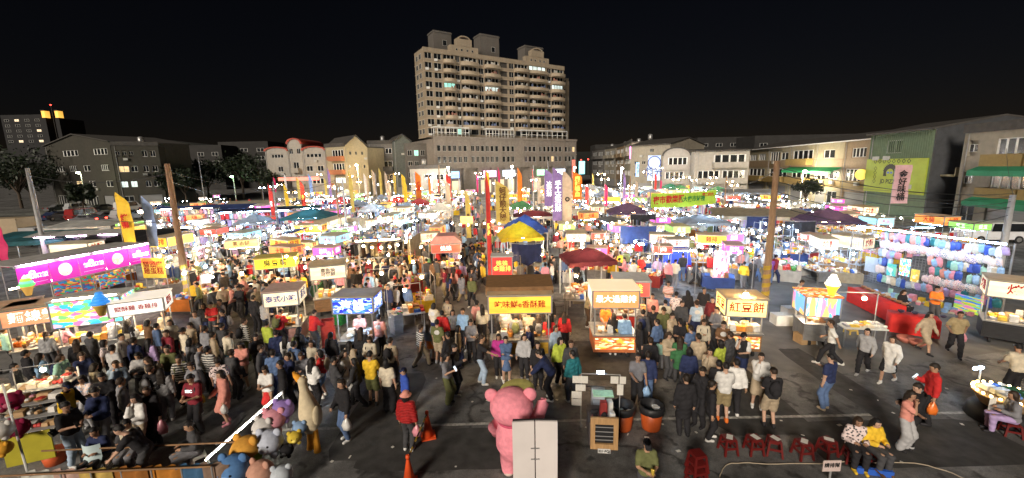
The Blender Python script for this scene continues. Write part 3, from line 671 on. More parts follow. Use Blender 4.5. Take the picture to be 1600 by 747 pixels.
# ---- generic row house / shophouse
def house(name, label, P0, P1, depth, floors, wm, roof='flat', fh=3.0, rows=None, trim=None, ridge=1.6, base=None, roofm=None, pane=None):
    """floors: list of rows; each row a list of (fa, fb, kind) across the front"""
    root, w = place(name, label, P0, P1); mb = MB(); n = len(floors); H = n*fh; trim = trim or wm
    for k, row in enumerate(floors):
        z0 = k*fh; ops = []
        for a, b, kind in row:
            zz = {'w': (.95,2.3), 's': (1.3,2.1), 'b': (.9,2.5), 'd': (.05,2.4), 'l': (.95,2.3), 'c': (.95,2.3), 'g': (.05,2.5), 'W': (.5,2.6), 'p': (1.0,2.6)}[kind]; ops.append((a*w, b*w, z0+zz[0], z0+zz[1]))
        wall_ops(mb, 0, w, z0, z0+fh, ops)
        for (xa, xb, za, zb), (a, b, kind) in zip(ops, row):
            if kind == 'g': block('shutter', xa, xb, .16, .22, za, zb, mat('roller_shutter', (.22,.22,.22), .5, .2, 3, stretch=(1,1,14)), root); continue
            window(root, xa, xb, za, zb, .14, (4,1) if xb-xa > 3 else (2,2) if kind == 'W' else (2,1), {'l': LITW, 'c': LITC}.get(kind, pane), WHITEF if kind in 'Wwb' else ALU)
            if kind == 'b':
                bl = MB(); bl.bb(xa-.2, xb+.2, -1.1, -.95, z0, z0+1.0); bl.bb(xa-.2, xa-.05, -.95, 0, z0, z0+1.0); bl.bb(xb+.05, xb+.2, -.95, 0, z0, z0+1.0); bl.bb(xa-.2, xb+.2, -1.1, 0, z0-.15, z0); bl.build('balcony', trim, root)
                if rnd.random() < .7: block('air_conditioner', xa+.1, xa+.9, -.9, -.6, z0+.05, z0+.6, WHITEF, root)
    mb.bb(0, w, .3, depth, 0, H)
    mb.build('wall', wm, root)
    hr = random.Random(int(P0.x*10)); dp = MB(); xx = w*hr.uniform(.02,.06)+.1; dp.tube([(xx,-.08,.2),(xx,-.08,H-.1)], .05, None, 6); dp.build('downpipe', mat('pipe_grey', (.25,.25,.25), .6, .2), root)
    for q in range(hr.randint(1,3)):
        xx = w*hr.uniform(.12,.85); zz = fh*hr.randint(1, max(1, n-1))+.15; block('air_conditioner', xx, xx+.75, -.42, -.08, zz, zz+.5, mat('air_conditioner_grey', (.38,.38,.36), .5, .15, dirt=.2), root)
    if roof == 'flat' and w > 4:
        xx = w*hr.uniform(.3,.7); tk = MB(); tk.lathe([(.6,H+.9),(.65,H+1.1),(.65,H+2.2),(.3,H+2.45)], None, 12, (xx, depth*.4, 0)); tk.build('water_tank', STEEL_, root, True)
    rf = MB(); rm = roofm or mat('dark_roof', (0.055,0.051,0.047), .8, .3, 2, dirt=.3)
    if roof == 'flat': rf.bb(-.1, w+.1, -.15, depth+.1, H, H+.25); rf.bb(-.1, w+.1, -.15, .1, H+.25, H+.9)
    elif roof == 'gable_front': rf.prism([(-.25,H-.02),(w/2,H+ridge),(w+.25,H-.02),(w+.25,H+.2),(w/2,H+ridge+.22),(-.25,H+.2)], -.4, depth+.3)
    elif roof == 'gable_side':
        rf.prismx([(-.5,H-.05),(depth/2,H+ridge),(depth+.4,H-.05),(depth+.4,H+.18),(depth/2,H+ridge+.2),(-.5,H+.18)], -.25, w+.25)
    elif roof == 'arch':
        a = np.linspace(0, math.pi, 13); rf.prism([(w/2+(w/2+.2)*math.cos(t), H+ridge*math.sin(t)) for t in a]+[(w/2+(w/2-.1)*math.cos(t), H-.25+ridge*math.sin(t)) for t in a[::-1]], -.3, depth)
    elif roof == 'shed': rf.prismx([(-.6,H+.05),(depth+.3,H+ridge),(depth+.3,H+ridge+.2),(-.6,H+.25)], -.2, w+.2)
    rf.build('roof', rm, root)
    if roof == 'gable_front': MB().prism([(0,H),(w,H),(w/2,H+ridge)], .02, .3).build('gable', wm, root)
    if roof == 'arch': MB().prism([(w/2+w/2*math.cos(t), H+(ridge-.05)*math.sin(t)) for t in np.linspace(0, math.pi, 13)], .02, .3).build('gable', trim, root)
    if roof == 'gable_side':
        for x in (0.02, w-.3): MB().prismx([(.3,H),(depth,H),(depth/2,H+ridge)], x, x+.28).build('gable', wm, root)
    return root, w, H
CREAM = mat('cream_plaster', (0.265,0.238,0.187), .8, .15, 2, dirt=.35); TAN = mat('tan_tile', (0.257,0.183,0.109), .7, .12, 3, dirt=.25); YEL = mat('pale_yellow_plaster', (0.328,0.289,0.195), .75, .12, 2, dirt=.25)
GREYP = mat('grey_plaster', (0.125,0.119,0.112), .8, .2, 2, dirt=.4); DIMC = mat('dim_concrete', (0.039,0.037,0.029), .85, .2, 1.5, dirt=.45); WHP = mat('white_plaster', (0.328,0.308,0.273), .8, .12, 2, dirt=.3); PINKP = mat('terracotta_panel', (0.312,0.125,0.062), .8, .15, 3)
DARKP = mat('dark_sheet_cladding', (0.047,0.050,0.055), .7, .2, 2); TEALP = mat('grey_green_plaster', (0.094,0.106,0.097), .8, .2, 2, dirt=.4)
# left: dim three-storey block beyond the car park
A, B = atY(76, 262, 104), atY(178, 262, 93)
house('concrete_building', 'dim grey three-storey building with low gable beyond the dark car park', A, B, 16, [[(.06,.22,'d'),(.3,.44,'g'),(.52,.7,'d'),(.78,.92,'g')],[(.24,.34,'w'),(.4,.5,'l'),(.6,.7,'w'),(.85,.95,'w')],[(.1,.26,'w'),(.34,.46,'w'),(.56,.66,'w'),(.82,.93,'w')],[(.28,.52,'w'),(.75,.95,'w')]], DIMC, 'gable_front', 3.6, ridge=2.2)
A, B = atY(179, 262, 93), atY(252, 262, 97)
house('concrete_building', 'dim tiled block with a few lit windows joined to the gabled building', A, B, 15, [[(.08,.3,'d'),(.4,.92,'g')],[(.08,.22,'c'),(.28,.42,'c'),(.6,.72,'w'),(.78,.92,'w')],[(.08,.3,'l'),(.34,.48,'w'),(.6,.72,'w'),(.8,.92,'w')],[(.06,.16,'s'),(.2,.3,'s'),(.34,.44,'s'),(.62,.74,'w'),(.8,.92,'w')]], DIMC, 'flat', 3.4)
# left middle: pale town houses
A, B = atY(417, 262, 104), atY(452, 262, 104)
house('town_house', 'cream town house with red arched roof edge and a teal lit window', A, B, 12, [[(.1,.9,'g')],[(.12,.36,'w'),(.6,.86,'w')],[(.5,.72,'w')],[(.25,.8,'s')]], WHP, 'arch', 3.1, roofm=mat('red_roof_edge', (.35,.06,.04), .7, .2), ridge=.9, pane=None)
house('town_house', 'cream town house with round gable and dark stairwell strip', atY(452.5,262,104), atY(474,262,104), 12, [[(.1,.9,'g')],[(.3,.7,'b')],[(.3,.7,'b')],[(.1,.35,'w'),(.65,.9,'w')]], WHP, 'arch', 3.5, roofm=MATS['red_roof_edge'], ridge=1.3)
house('town_house', 'cream town house with low arched gable left of the terracotta-banded house', atY(474.5,262,104), atY(510,262,104), 12, [[(.1,.45,'g'),(.55,.9,'g')],[(.15,.85,'w')],[(.12,.4,'w'),(.6,.88,'w')],[(.15,.85,'s')]], WHP, 'arch', 3.1, roofm=MATS['red_roof_edge'], ridge=.9)
rt, w_, h_ = house('town_house', 'four-storey house with terracotta bands, lit glass balconies and a pale gabled side', atY(510.5,262,103), atY(540,262,100), 13, [[(.1,.9,'g')],[(.35,.95,'c')],[(.35,.95,'b')],[(.35,.95,'b')]], YEL, 'flat', 3.2, trim=PINKP)
for k in (1,2,3): block('panel', .05, w_*.32, -.06, -.005, k*3.2+.1, k*3.2+1.0, PINKP, rt)
house('town_house', 'pale plain gable wall with rows of small square windows', atY(540.5,262,100), atY(576,262,104), 12, [[(.1,.4,'d')],[(.12,.2,'s'),(.45,.53,'s'),(.78,.86,'s')],[(.12,.2,'s'),(.45,.53,'s'),(.78,.86,'s')],[(.2,.28,'s'),(.45,.53,'s'),(.72,.8,'s')]], YEL, 'gable_front', 3.2, ridge=2.6)
house('town_house', 'grey house with arched verandas left of the green-grey gable', atY(577,262,112), atY(617,262,112), 12, [[(.1,.45,'g'),(.55,.9,'g')],[(.08,.44,'b'),(.56,.92,'b')],[(.08,.44,'b'),(.56,.92,'b')],[(.08,.3,'w'),(.36,.6,'w'),(.66,.92,'w')]], GREYP, 'flat', 3.5)
house('town_house', 'green-grey narrow gable house just left of the tower podium', atY(617.5,262,110), atY(644,262,112), 12, [[(.1,.9,'g')],[(.2,.4,'s')],[(.6,.8,'s')],[]], TEALP, 'gable_front', 3.6, ridge=1.8)
rt, w_, h_ = house('shop_building', 'low white shop with wide windows before the tower', atY(640,262,98), atY(697,262,98), 8, [[(.05,.3,'d'),(.35,.65,'g'),(.7,.95,'d')],[(.1,.25,'w'),(.4,.6,'w'),(.72,.92,'w')]], WHP, 'flat', 3.6)
# right: the long row of shop-houses, fronts facing the market
ROWD = Vector((.14, 1, 0)).normalized()
def rowp(Y, off=0.0): return Vector((48+.14*(Y-47)+off, Y, 0))
# pizza building: green sheet cladding, gable end towards the viewer
JA, JB = rowp(57.5), rowp(47.5)
rt, w_, H_ = house('pizza_building', 'shop-house with green sheet cladding, big yellow pizza sign and a dark gable end', JA, JB, 13, [[],[],[(.30,.55,'p')]], mat('green_sheet_cladding', (0.094,0.140,0.077), .6, .15, 2), 'gable_side', 3.5, ridge=1.2)
jy = MB(); jy.bb(.0, w_-.25, -.16, -.01, 3.0, 7.3); jy.build('sign_board', mat('yellow_green_sign', (0.296,0.374,0.035), .6, .12, 1.2), rt)
rib = MB()
for i in range(30): x = .1+i*(w_-.2)/30; rib.bb(x, x+.1, -.06, -.003, 7.35, 10.45)
rib.build('cladding_rib', mat('green_sheet_rib', (0.109,0.156,0.094), .6, .15, 2), rt)['kind'] = 'stuff'
BLK = mat('black_print', (.015,.015,.015), .6, .1)
lg = MB(); cx, cz = w_*.44, 5.7
def disc(mb, cx, cz, rx, rz_, y, n=20, wob=0.0, a0=0, a1=2*math.pi):
    pts = [(cx+(rx+wob*((i % 2)-.5))*math.cos(a0+(a1-a0)*i/n), cz+(rz_+wob*((i % 2)-.5))*math.sin(a0+(a1-a0)*i/n)) for i in range(n+(0 if a1-a0 > 6.2 else 1))]
    mb.prism(pts, y-.01, y)
disc(lg, cx, cz, 1.15, .95, -.17, 26, .14, 0.0, math.pi); lg.bb(cx-1.1, cx-.55, -.18, -.17, 5.1, 5.7); lg.bb(cx+.55, cx+1.1, -.18, -.17, 5.1, 5.7); lg.build('logo', BLK, rt)
lg = MB(); disc(lg, cx, 5.5, .62, .55, -.185, 18); lg.build('logo_face', MATS['yellow_green_sign'], rt)
lg = MB()
for s_ in (-1,1): disc(lg, cx+.27*s_, 5.55, .2, .14, -.20, 12)
lg.build('logo_eyes', mat('logo_blue', (.1,.15,.5), .6, .1), rt)
text('JD PIZZA', .75, BLK, rt, (cx, -.175, 4.4), bold=.012); text('◇ ◇ ◇ ◇ ◇ ◇ ◇ ◇', .6, BLK, rt, (cx, -.175, 6.95), bold=.01); text('◇\n◇\n◇\n◇', .6, BLK, rt, (cx-2.6, -.175, 5.2)); text('◇\n◇\n◇\n◇', .6, BLK, rt, (cx+2.6, -.175, 5.2))
# gable end wall, dark
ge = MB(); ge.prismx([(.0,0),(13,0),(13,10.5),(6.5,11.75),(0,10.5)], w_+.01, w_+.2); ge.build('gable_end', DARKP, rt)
gw = link('window', FR[(2,1)], rt, (w_+.22, 9.6, 8.4), math.pi/2, (1.7,.1,1.4), ALU); link('pane', UNIT, gw, (0,-.1,0), 0, (.96,.2,.96), GLASS)
bk = MB(); bk.bb(w_+.2, w_+2.0, 1.0, 9.5, 5.2, 5.4); bk.bb(w_+1.9, w_+2.05, 1.0, 9.5, 5.4, 6.2); bk.bb(w_+.2, w_+1.2, 3.2, 7.4, 6.5, 6.7); bk.bb(w_+1.1, w_+1.25, 3.2, 7.4, 6.7, 7.4); bk.build('side_balcony', mat('stained_balcony', (0.262,0.225,0.137), .8, .35, 1.2, dirt=.3), rt)
# tan/yellow units
for (ya, yb, lab, kinds) in ((64.5,57.7,'tan tiled shop-house unit with yellow round sign beside the pizza building',[[(.1,.9,'g')],[(.1,.62,'W')],[(.25,.7,'w')]]),
                             (72,64.6,'tan and cream shop-house unit with green awning and lattice windows',[[(.1,.5,'g'),(.55,.9,'d')],[(.1,.45,'W'),(.55,.9,'w')],[(.3,.7,'w')]]),
                             (80,72.1,'yellow shop-house unit with brown shuttered veranda and green awning',[[(.1,.9,'g')],[(.1,.9,'b')],[(.08,.92,'b')]]),
                             (99,89.1,'yellow shop-house unit half hidden behind the white balcony house',[[(.1,.9,'g')],[(.1,.9,'b')],[(.1,.45,'w'),(.55,.9,'w')]]),
                             (89,80.1,'yellow shop-house unit with white lattice windows at the far end of the tan row',[[(.1,.9,'g')],[(.1,.9,'b')],[(.1,.55,'W'),(.6,.9,'w')]])):
    A, B = rowp(ya, 1.2), rowp(yb, 1.2)
    rt, w_, H_ = house('shop_house', lab, A, B, 12, kinds, YEL if ya > 65 else TAN, 'gable_side', 3.35, ridge=1.4, trim=mat('ochre_tile', (0.237,0.162,0.050), .7, .12, 3, dirt=.2))
    bd = MB(); bd.bb(.02, w_-.02, -.05, -.004, 6.1, 7.5); bd.build('spandrel', TAN, rt)
    bd = MB(); bd.bb(.02, w_-.02, -.07, -.004, 3.0, 4.2); bd.build('spandrel', MATS['ochre_tile'], rt)
    rl = MB(); rl.bb(-.1, w_+.1, -.55, -.42, H_-.02, H_+.14); rl.build('eaves_trim', WHITEF, rt)
    if 'awning' in lab:
        aw = MB(); aw.prismx([(-1.5,5.5),(-.02,6.15),(-.02,6.2),(-1.5,5.56)], .1, w_-.1); aw.prismx([(-1.53,5.2),(-1.5,5.2),(-1.5,5.56),(-1.53,5.56)], .1, w_-.1); aw.build('awning', mat('green_awning', (.03,.34,.12) if 'tan' in lab else (.08,.42,.10), .7, .15, 3) if True else None, rt)
    if 'round sign' in lab:
        sg = MB(); sg.box((w_-1.1,-.5,5.2),(.15,.9,.15)); rs = sg.build('sign_arm', RAIL, rt)
        dk = MB()
        for t0 in (0,): dk.tube([(w_-1.1,-.95,5.2),(w_-.85,-1.0,5.2)], .75, None, 20)
        dk.build('round_sign', emit('yellow_round_sign', (1,.78,.15), .9, .5, 1.5), rt)
# right edge: beige block with green awnings beyond the alley
rt, w_, H_ = house('shop_house', 'beige shop-house with green awnings at the picture edge beyond the alley', rowp(44.5, .6), rowp(33, .6), 12, [[(.06,.2,'d'),(.3,.9,'g')],[(.05,.14,'s'),(.3,.6,'b'),(.65,.95,'b')],[(.05,.14,'s'),(.3,.6,'b'),(.65,.95,'b')]], CREAM, 'flat', 3.25, trim=MATS['ochre_tile'])
for z in (3.4, 6.4):
    aw = MB(); aw.prismx([(-2.0,z-.5),(-.02,z+.3),(-.02,z+.36),(-2.0,z-.44)], w_*.28, w_*.98); aw.prismx([(-2.04,z-.95),(-2.0,z-.95),(-2.0,z-.44),(-2.04,z-.44)], w_*.28, w_*.98); aw.build('awning', mat('dark_green_awning', (.02,.20,.10), .7, .15, 3), rt)
bk = MB(); bk.bb(w_+.0,w_+.1,0,1,0,1)
# beyond the tan row: white houses with round gable and balconies
house('white_house', 'white two-storey house with long balconies and plants right of the round-gabled house', atY(1085,262,86), atY(1170,262,84), 9, [[(.05,.25,'d'),(.3,.7,'g')],[(.06,.48,'b'),(.52,.94,'b')],[(.35,.94,'b')]], WHP, 'shed', 3.2, trim=WHP, ridge=.6)
house('white_house', 'white house with a round arched gable and stacked balconies', atY(1035,262,92), atY(1078,262,90), 12, [[(.1,.9,'g')],[(.1,.8,'b')],[(.2,.9,'b')]], WHP, 'arch', 3.05, trim=WHP, ridge=1.7)
rt, w_, H_ = house('gabled_block', 'large beige gabled block carrying a tall lit sign', atY(985,262,110), atY(1046,262,101), 16, [[(.1,.9,'g')],[(.1,.2,'s')],[(.1,.2,'s'),(.3,.4,'s')],[(.5,.6,'s')]], CREAM, 'gable_side', 3.0, ridge=1.7)
for i, (xa, xb, D0, D1, lab, wm) in enumerate(((925,944,170,160,'small dim shop-house at the far end of the street',GREYP),(944.5,962,158,146,'narrow grey shop-house fourth from the tower along the street',CREAM),(962.5,975,145,130,'narrow tiled shop-house with a red neon sign on the far street',TAN),(975.5,986,129,114,'narrow cream shop-house beside the big gabled block',CREAM))):
    house('shop_house', lab, atY(xa,262,D0), atY(xb,262,D1), 14, [[(.1,.9,'g')],[(.1,.45,'w'),(.55,.9,'w')],[(.1,.45,'w'),(.55,.9,'w')],[(.1,.45,'b'),(.55,.9,'b')]], wm, 'flat', 3.3)
# upright lit signs on the far street
def blade(label, x, y0, y1, Y, w, m, txt=None, tm=None, cat='sign'):
    a, b = atY(x, y1, Y), atY(x, y0, Y); t = thing('upright_sign', label, cat, (a.x, a.y, 0)); h = b.z-a.z
    pl = MB(); pl.tube([(0,.12,0),(0,.12,b.z)], .09); pl.build('post', RAIL, t)
    block('panel', -w/2, w/2, -.14, .02, a.z, b.z, m, t)
    if txt: text(txt, h*.8/max(len(txt.split('\n')),1), tm, t, (0, -.15, (a.z+b.z)/2), bold=.01)
    return t
blade('tall white-blue lit sign with round emblem on the gabled block', 1021, 243, 282, 99.5, 3.0, emit('sign_paleblue', (.6,.75,1), .75, .2), '◯\n美光', mat('sign_navy', (.05,.08,.3), .6))
blade('pink neon upright sign on the far street', 986, 229, 248, 112, .8, emit('neon_pink', (1,.25,.75), 3.0), None)
blade('blue-white upright sign just left of the gabled block sign', 998, 254, 276, 108, 1.6, emit('neon_blue', (.4,.65,1), 1.6, .2), '超\n市', MATS['sign_navy'])
blade('small blue neon sign low on the far street', 990, 262, 276, 116, 1.0, emit('neon_cyan', (.3,.9,1), 2.0))
blade('cyan upright sign beside the tower corner', 909, 252, 272, 130, 1.8, MATS['neon_cyan'])
blade('red upright sign at the corner of the tower', 896, 250, 278, 120, .8, emit('neon_red', (1,.12,.08), 1.4))
blade('red neon bar sign before the cream town houses', 467, 277, 282, 92, 9.0, emit('neon_red2', (1,.18,.12), 2.5))
# ------------------------------------------------------------------ hills, far lit blocks
hb = MB(); pts = []
xs = np.linspace(-900, 900, 60)
def hz(x): return 16+22*math.exp(-((x+330)/160)**2)+12*math.exp(-((x-360)/180)**2)+9*math.exp(-((x+60)/60)**2)+3*math.sin(x*.03)+2*math.sin(x*.11+1)
for i in range(59):
    x0, x1 = xs[i], xs[i+1]; hb.raw([(x0,330,0),(x1,330,0),(x1,360,hz(x1)),(x0,360,hz(x0)),(x1,520,hz(x1)*.9),(x0,520,hz(x0)*.9),(x1,700,0),(x0,700,0)], [(0,1,2,3),(3,2,4,5),(5,4,6,7)])
o = hb.build('hills', mat('dark_hill', (.012,.014,.012), .95, .4, .05)); o['kind'] = 'structure'
def far_block(label, xa, xb, yt, D, n, m, lit, mm, yb=262):
    a, b = atY(xa, yt, D), atY(xb, yt, D); t = thing('far_building', label, 'building', (a.x, D, 0)); w = b.x-a.x; Hh = a.z
    MB().bb(0, w, 0, 14, 0, Hh).build('wall', m, t)
    nx = max(2, int(w/6))
    for k in range(n):
        for i in range(nx):
            x = (i+.3)*w/nx; z = Hh-3-(k*3.6)
            window(t, x, x+w/nx*.45, z-1.6, z, -.06, (2,1), mm if rnd.random() < lit else None)
    return t
FARM = mat('far_concrete', (.02,.02,.021), .9, .2, .3)
far_block('dark hillside apartment block with scattered lit windows at upper left', 0, 64, 180, 300, 5, FARM, .22, emit('far_window', (1,.78,.5), 1.0, .4))
far_block('dark far slab with two amber lit stair towers on the hillside', 66, 100, 186, 310, 3, FARM, .2, MATS['far_window'])
for i, x in enumerate((66, 87)):
    a, b = atY(x-1.5, 184, 296), atY(x+2.5, 173, 296); t = thing('stair_tower', ('left' if i == 0 else 'right')+' of two amber lit stair towers on the dark hillside', 'tower', (a.x, 296, 0)); block('shaft', 0, b.x-a.x, 0, 4, 0, a.z, FARM, t); block('lantern', .3, b.x-a.x-.3, .3, 3.7, a.z, b.z, emit('amber_tower', (1,.5,.08), 1.3, .3, .3), t); block('cap', 0, b.x-a.x, 0, 4, b.z, b.z+.6, FARM, t)
for (xa, xb, yt, D, lab) in ((340,418,222,190,'low dark building behind the town houses at left'),(255,345,228,180,'dark building with pale roof tanks right of the dim block'),(1090,1180,215,210,'dark flat block on the skyline behind the white houses'),(930,990,226,240,'dark slab behind the street signs with red roof beacons'),(1180,1340,212,170,'long dark roof block behind the tan shop-houses')):
    t = far_block(lab, xa, xb, yt, D, 2, mat('far_plaster', (.03,.029,.028), .9, .2, .5), .03, MATS['far_window'])
for i, (x, y, D) in enumerate(((79,164,296),(908,250,238),(919,249,238))):
    p = atY(x, y, D); t = thing('beacon', ('red beacon light above the amber stair towers','left red aircraft beacon on the dark slab beside the tower','right red aircraft beacon on the dark slab beside the tower')[i], 'beacon', (p.x, D, 0)); MB().tube([(0,0,0),(0,0,p.z-.5)], .15).build('mast', RAIL, t); MB().ball((0,0,p.z), .45, None, 8, 5).build('lamp', emit('red_beacon', (1,.06,.04), 6), t, True)
# ------------------------------------------------------------------ trees
BARK = mat('bark', (.07,.05,.035), .9, .3, 8, bump=.3); LEAF = [mat('leaf_%d' % i, c, .6, .35, 2) for i, c in enumerate(((.011,.020,.008),(.016,.028,.010),(.009,.016,.007)))]
def tree(label, pos, h, rx, seed, n=1500, leaf=.34, name='tree'):
    r = random.Random(seed); t = thing(name, label, 'tree', pos); tr = MB(); top = Vector((r.uniform(-.3,.3), r.uniform(-.3,.3), h*.55)); tr.tube([(0,0,0),(.05,0,h*.25),tuple(top)], [h*.028,h*.022,h*.012], BARK, 7)
    cl = []
    for i in range(11):
        a = r.uniform(0, 6.28); e = r.uniform(-.2,1); c = Vector((math.cos(a)*rx*r.uniform(.25,.75), math.sin(a)*rx*r.uniform(.25,.75), h*(.62+.26*e))); cl.append((c, rx*r.uniform(.28,.5)))
        tr.tube([(.03,0,h*r.uniform(.25,.45)), tuple((top+c)/2), tuple(c)], [h*.013,h*.009,h*.004], BARK, 5)
    tr.build('trunk', BARK, t, True); cr = MB()
    for i in range(n):
        c, rr = r.choice(cl); d = Vector((r.gauss(0,1), r.gauss(0,1), r.gauss(0,.8))).normalized()*rr*(r.random()**.4); p = c+d
        u = Vector((r.gauss(0,1), r.gauss(0,1), r.gauss(0,1))).normalized(); v = u.cross(Vector((r.gauss(0,1), r.gauss(0,1), r.gauss(0,1)))).normalized(); s_ = leaf*r.uniform(.6,1.3)
        cr.raw([p-u*s_, p-v*s_*.45, p+u*s_, p+v*s_*.45], [(0,1,2,3)], LEAF[i % 3])
    cr.build('crown', None, t); return t
for i, (x, Y, h, rx, lab) in enumerate(((375,112,12,8,'broad dark tree filling the gap left of the cream town houses'),(320,118,11,7,'dark tree behind the thin lamp pole at left'),(405,100,8.5,4.5,'smaller dark tree touching the cream town house'),(283,100,8,5,'dark tree right of the dim concrete block'),(20,95,12,10,'dark tree mass at the left picture edge'),(118,80,5.5,2.6,'small pale-lit tree before the dim gabled building'))):
    p = atY(x, 262, Y); tree(lab, (p.x, Y, 0), h, rx, i, 1800, .45)
p = rowp(66, -3.2); tree('clipped green tree before the tan shop-house', p, 4.6, 2.3, 21, 1600, .2)
p = atY(38, 262, 110); tree('dark tree beside the far car park entrance', (p.x, 110, 0), 9, 6, 22, 1200, .45)
# ------------------------------------------------------------------ market: materials
STEEL = mat('brushed_steel', (.42,.42,.42), .35, .2, 4, metal=.7, dirt=.2); WOOD = mat('worn_wood', (.26,.14,.06), .7, .3, 5, stretch=(1,6,1), dirt=.2); PLY = mat('plywood', (.45,.27,.12), .65, .2, 4, stretch=(6,1,1)); POST = mat('painted_post', (.30,.30,.30), .5, .2, 5)
CARD = mat('cardboard', (.40,.26,.13), .85, .2, 5); BLACK = mat('black_plastic', (.02,.02,.022), .5, .3, 6); WHITEP = mat('white_plastic', (.68,.68,.66), .45, .12, 6); RUBBER = mat('rubber', (.02,.02,.02), .8, .2)
CLOTHM = {k: mat('awning_'+k.replace(' ', '_'), v, .8, .2, 3, bump=.2, bscale=5, dirt=.15, trans=.35) for k, v in dict(navy=(.025,.035,.10), maroon=(.15,.03,.04), purple=(.10,.065,.13), yellow=(.75,.50,.02), blue=(.05,.09,.27), grey=(.25,.26,.27), white=(.62,.62,.60), teal=(.04,.16,.18), red=(.40,.05,.045), green=(.06,.20,.10), beige=(.45,.40,.30), black=(.03,.03,.035), orange=(.65,.2,.03)).items()}
TUBE = {'w': emit('tube_warm', (1,.70,.38), 72), 'c': emit('tube_cool', (.47,.70,1), 84), 'n': emit('tube_neutral', (1,.81,.56), 72), 'p': emit('tube_pink', (1,.66,.95), 60)}
BULB = {'w': emit('bulb_warm', (1,.60,.26), 310), 'c': emit('bulb_cool', (.50,.72,1), 350), 'n': emit('bulb_neutral', (1,.78,.48), 310)}
SIGNC = {'yellow':(1,.60,.06),'orange':(1,.34,.08),'red':(1,.10,.06),'cream':(1,.84,.58),'white':(1,.95,.88),'pink':(1,.12,.62),'blue':(.12,.28,1),'green':(.35,.9,.15),'cyan':(.4,.85,1),'amber':(1,.72,.22)}
SIGN = {k: emit('sign_'+k, v, 1.0, .32, 2.6) for k, v in SIGNC.items()}
INK = {'red': mat('ink_red', (.55,.015,.01), .6, .1), 'blue': mat('ink_blue', (.02,.04,.4), .6, .1), 'brown': mat('ink_brown', (.10,.03,.01), .6, .1), 'white': emit('ink_white', (1,.97,.92), 1.5), 'black': BLK, 'gold': emit('ink_gold', (1,.72,.12), 1.4)}
FOOD = poster('food_photos', [(.9,.45,.05),(.85,.15,.04),(.95,.75,.35),(.5,.12,.03),(.95,.9,.7),(.9,.3,.1)], 8, .9)
RAINB = poster('rainbow_ice_poster', [(.05,.5,.9),(.95,.2,.45),(.98,.85,.1),(.2,.75,.2),(.95,.5,.8),(.1,.75,.85),(.95,.95,.9)], 8, 1.0)
DARKPOST = poster('dark_menu_poster', [(.02,.25,.5),(.5,.05,.03),(.05,.35,.12),(.7,.4,.05),(.05,.1,.3)], 10, .55)
GOODM = [mat('goods_'+n, c, .6, .25, 8) for n, c in (('tan',(.5,.32,.16)),('cream',(.7,.6,.45)),('red',(.55,.05,.04)),('yellow',(.75,.5,.06)),('steel',(.4,.4,.42)),('white',(.72,.7,.66)),('green',(.10,.35,.08)),('pink',(.7,.3,.4)),('blue',(.06,.15,.5)),('brown',(.22,.1,.04)),('orange',(.75,.28,.04)))]
def cl(i, dx, y0, y1, m, z0, z1): pass
# ------------------------------------------------------------------ lamps and goods shared by the stalls
TUBE_ME = {k: MB().bb(-.55,.55,-.03,.03,-.025,.025).mesh('lamp') for k in TUBE}
for k in TUBE: TUBE_ME[k].materials.append(TUBE[k])
def bulb_mesh(k):
    mb = MB(); mb.ball((0,0,0), .07, BULB[k], 8, 5); mb.tube([(0,0,.06),(0,0,.13)], .028, BLACK, 6); return mb.mesh('lamp', True)
BULB_ME = {k: bulb_mesh(k) for k in BULB}
def tube(parent, x, y, z, k='n', s=1.0, rz=0): return link('lamp', TUBE_ME[k], parent, (x,y,z), rz, (s,1,1))
def bulb(parent, x, y, z, k='n', s=1.0): return link('lamp', BULB_ME[k], parent, (x,y,z), 0, (s,s,s))
def goods_mesh(seed, w, d, dense=1.0, pal=None, hmax=.22):
    r = random.Random(seed); mb = MB(); pal = pal or GOODM+[GOODM[1],GOODM[5],GOODM[0],GOODM[5],GOODM[4],GOODM[1],GOODM[9]]; x = -w/2+.1
    while x < w/2-.1:
        cw = r.uniform(.14,.34); y = -d/2+.08; m0 = r.choice(pal)
        while y < d/2-.1:
            cd = r.uniform(.14,.34); m = m0 if r.random() < .6 else r.choice(pal)
            if r.random() < .88*dense:
                k = r.random(); h = r.uniform(.04, hmax)
                if k < .55: mb.box((x+cw/2, y+cd/2, h/2+.006), (cw*.9, cd*.9, h), m, r.uniform(-.2,.2), r.uniform(.8,1))
                elif k < .8: mb.lathe([(cw*.30,.006),(cw*.42,h*.6),(cw*.40,h*.62)], m, 8, (x+cw/2,y+cd/2,0)); mb.ball((x+cw/2,y+cd/2,h*.6),(cw*.36,cw*.36,h*.4),r.choice(pal),7,4)
                else:
                    for i in range(3): mb.ball((x+r.uniform(.05,cw-.03), y+r.uniform(.05,cd-.03), .05), (.07,.06,.05), m, 6, 4)
            y += cd
        x += cw
    return mb.mesh('goods')
def goods(parent, seed, w, d, x, y, z, **k):
    o = link('goods', goods_mesh(seed, w, d, **k), parent, (x,y,z)); o['kind'] = 'stuff'; return o
def letter_on(parent, s, w, h, m, y, z, rot=(math.pi/2,0,0), x=0, bold=.006, fit=.86, frac=.62):
    n = max(len(l) for l in s.split('\n')); ln = len(s.split('\n')); size = min(h*frac/ln*1.15, w*fit/n*1.02)
    asc = sum(ord(c) < 256 for c in s)/max(len(s), 1)
    return text(s, size, m, parent, (x, y, z), rot, .004, bold=bold*size*2, sx=1.0 if asc < .6 else 1.25)
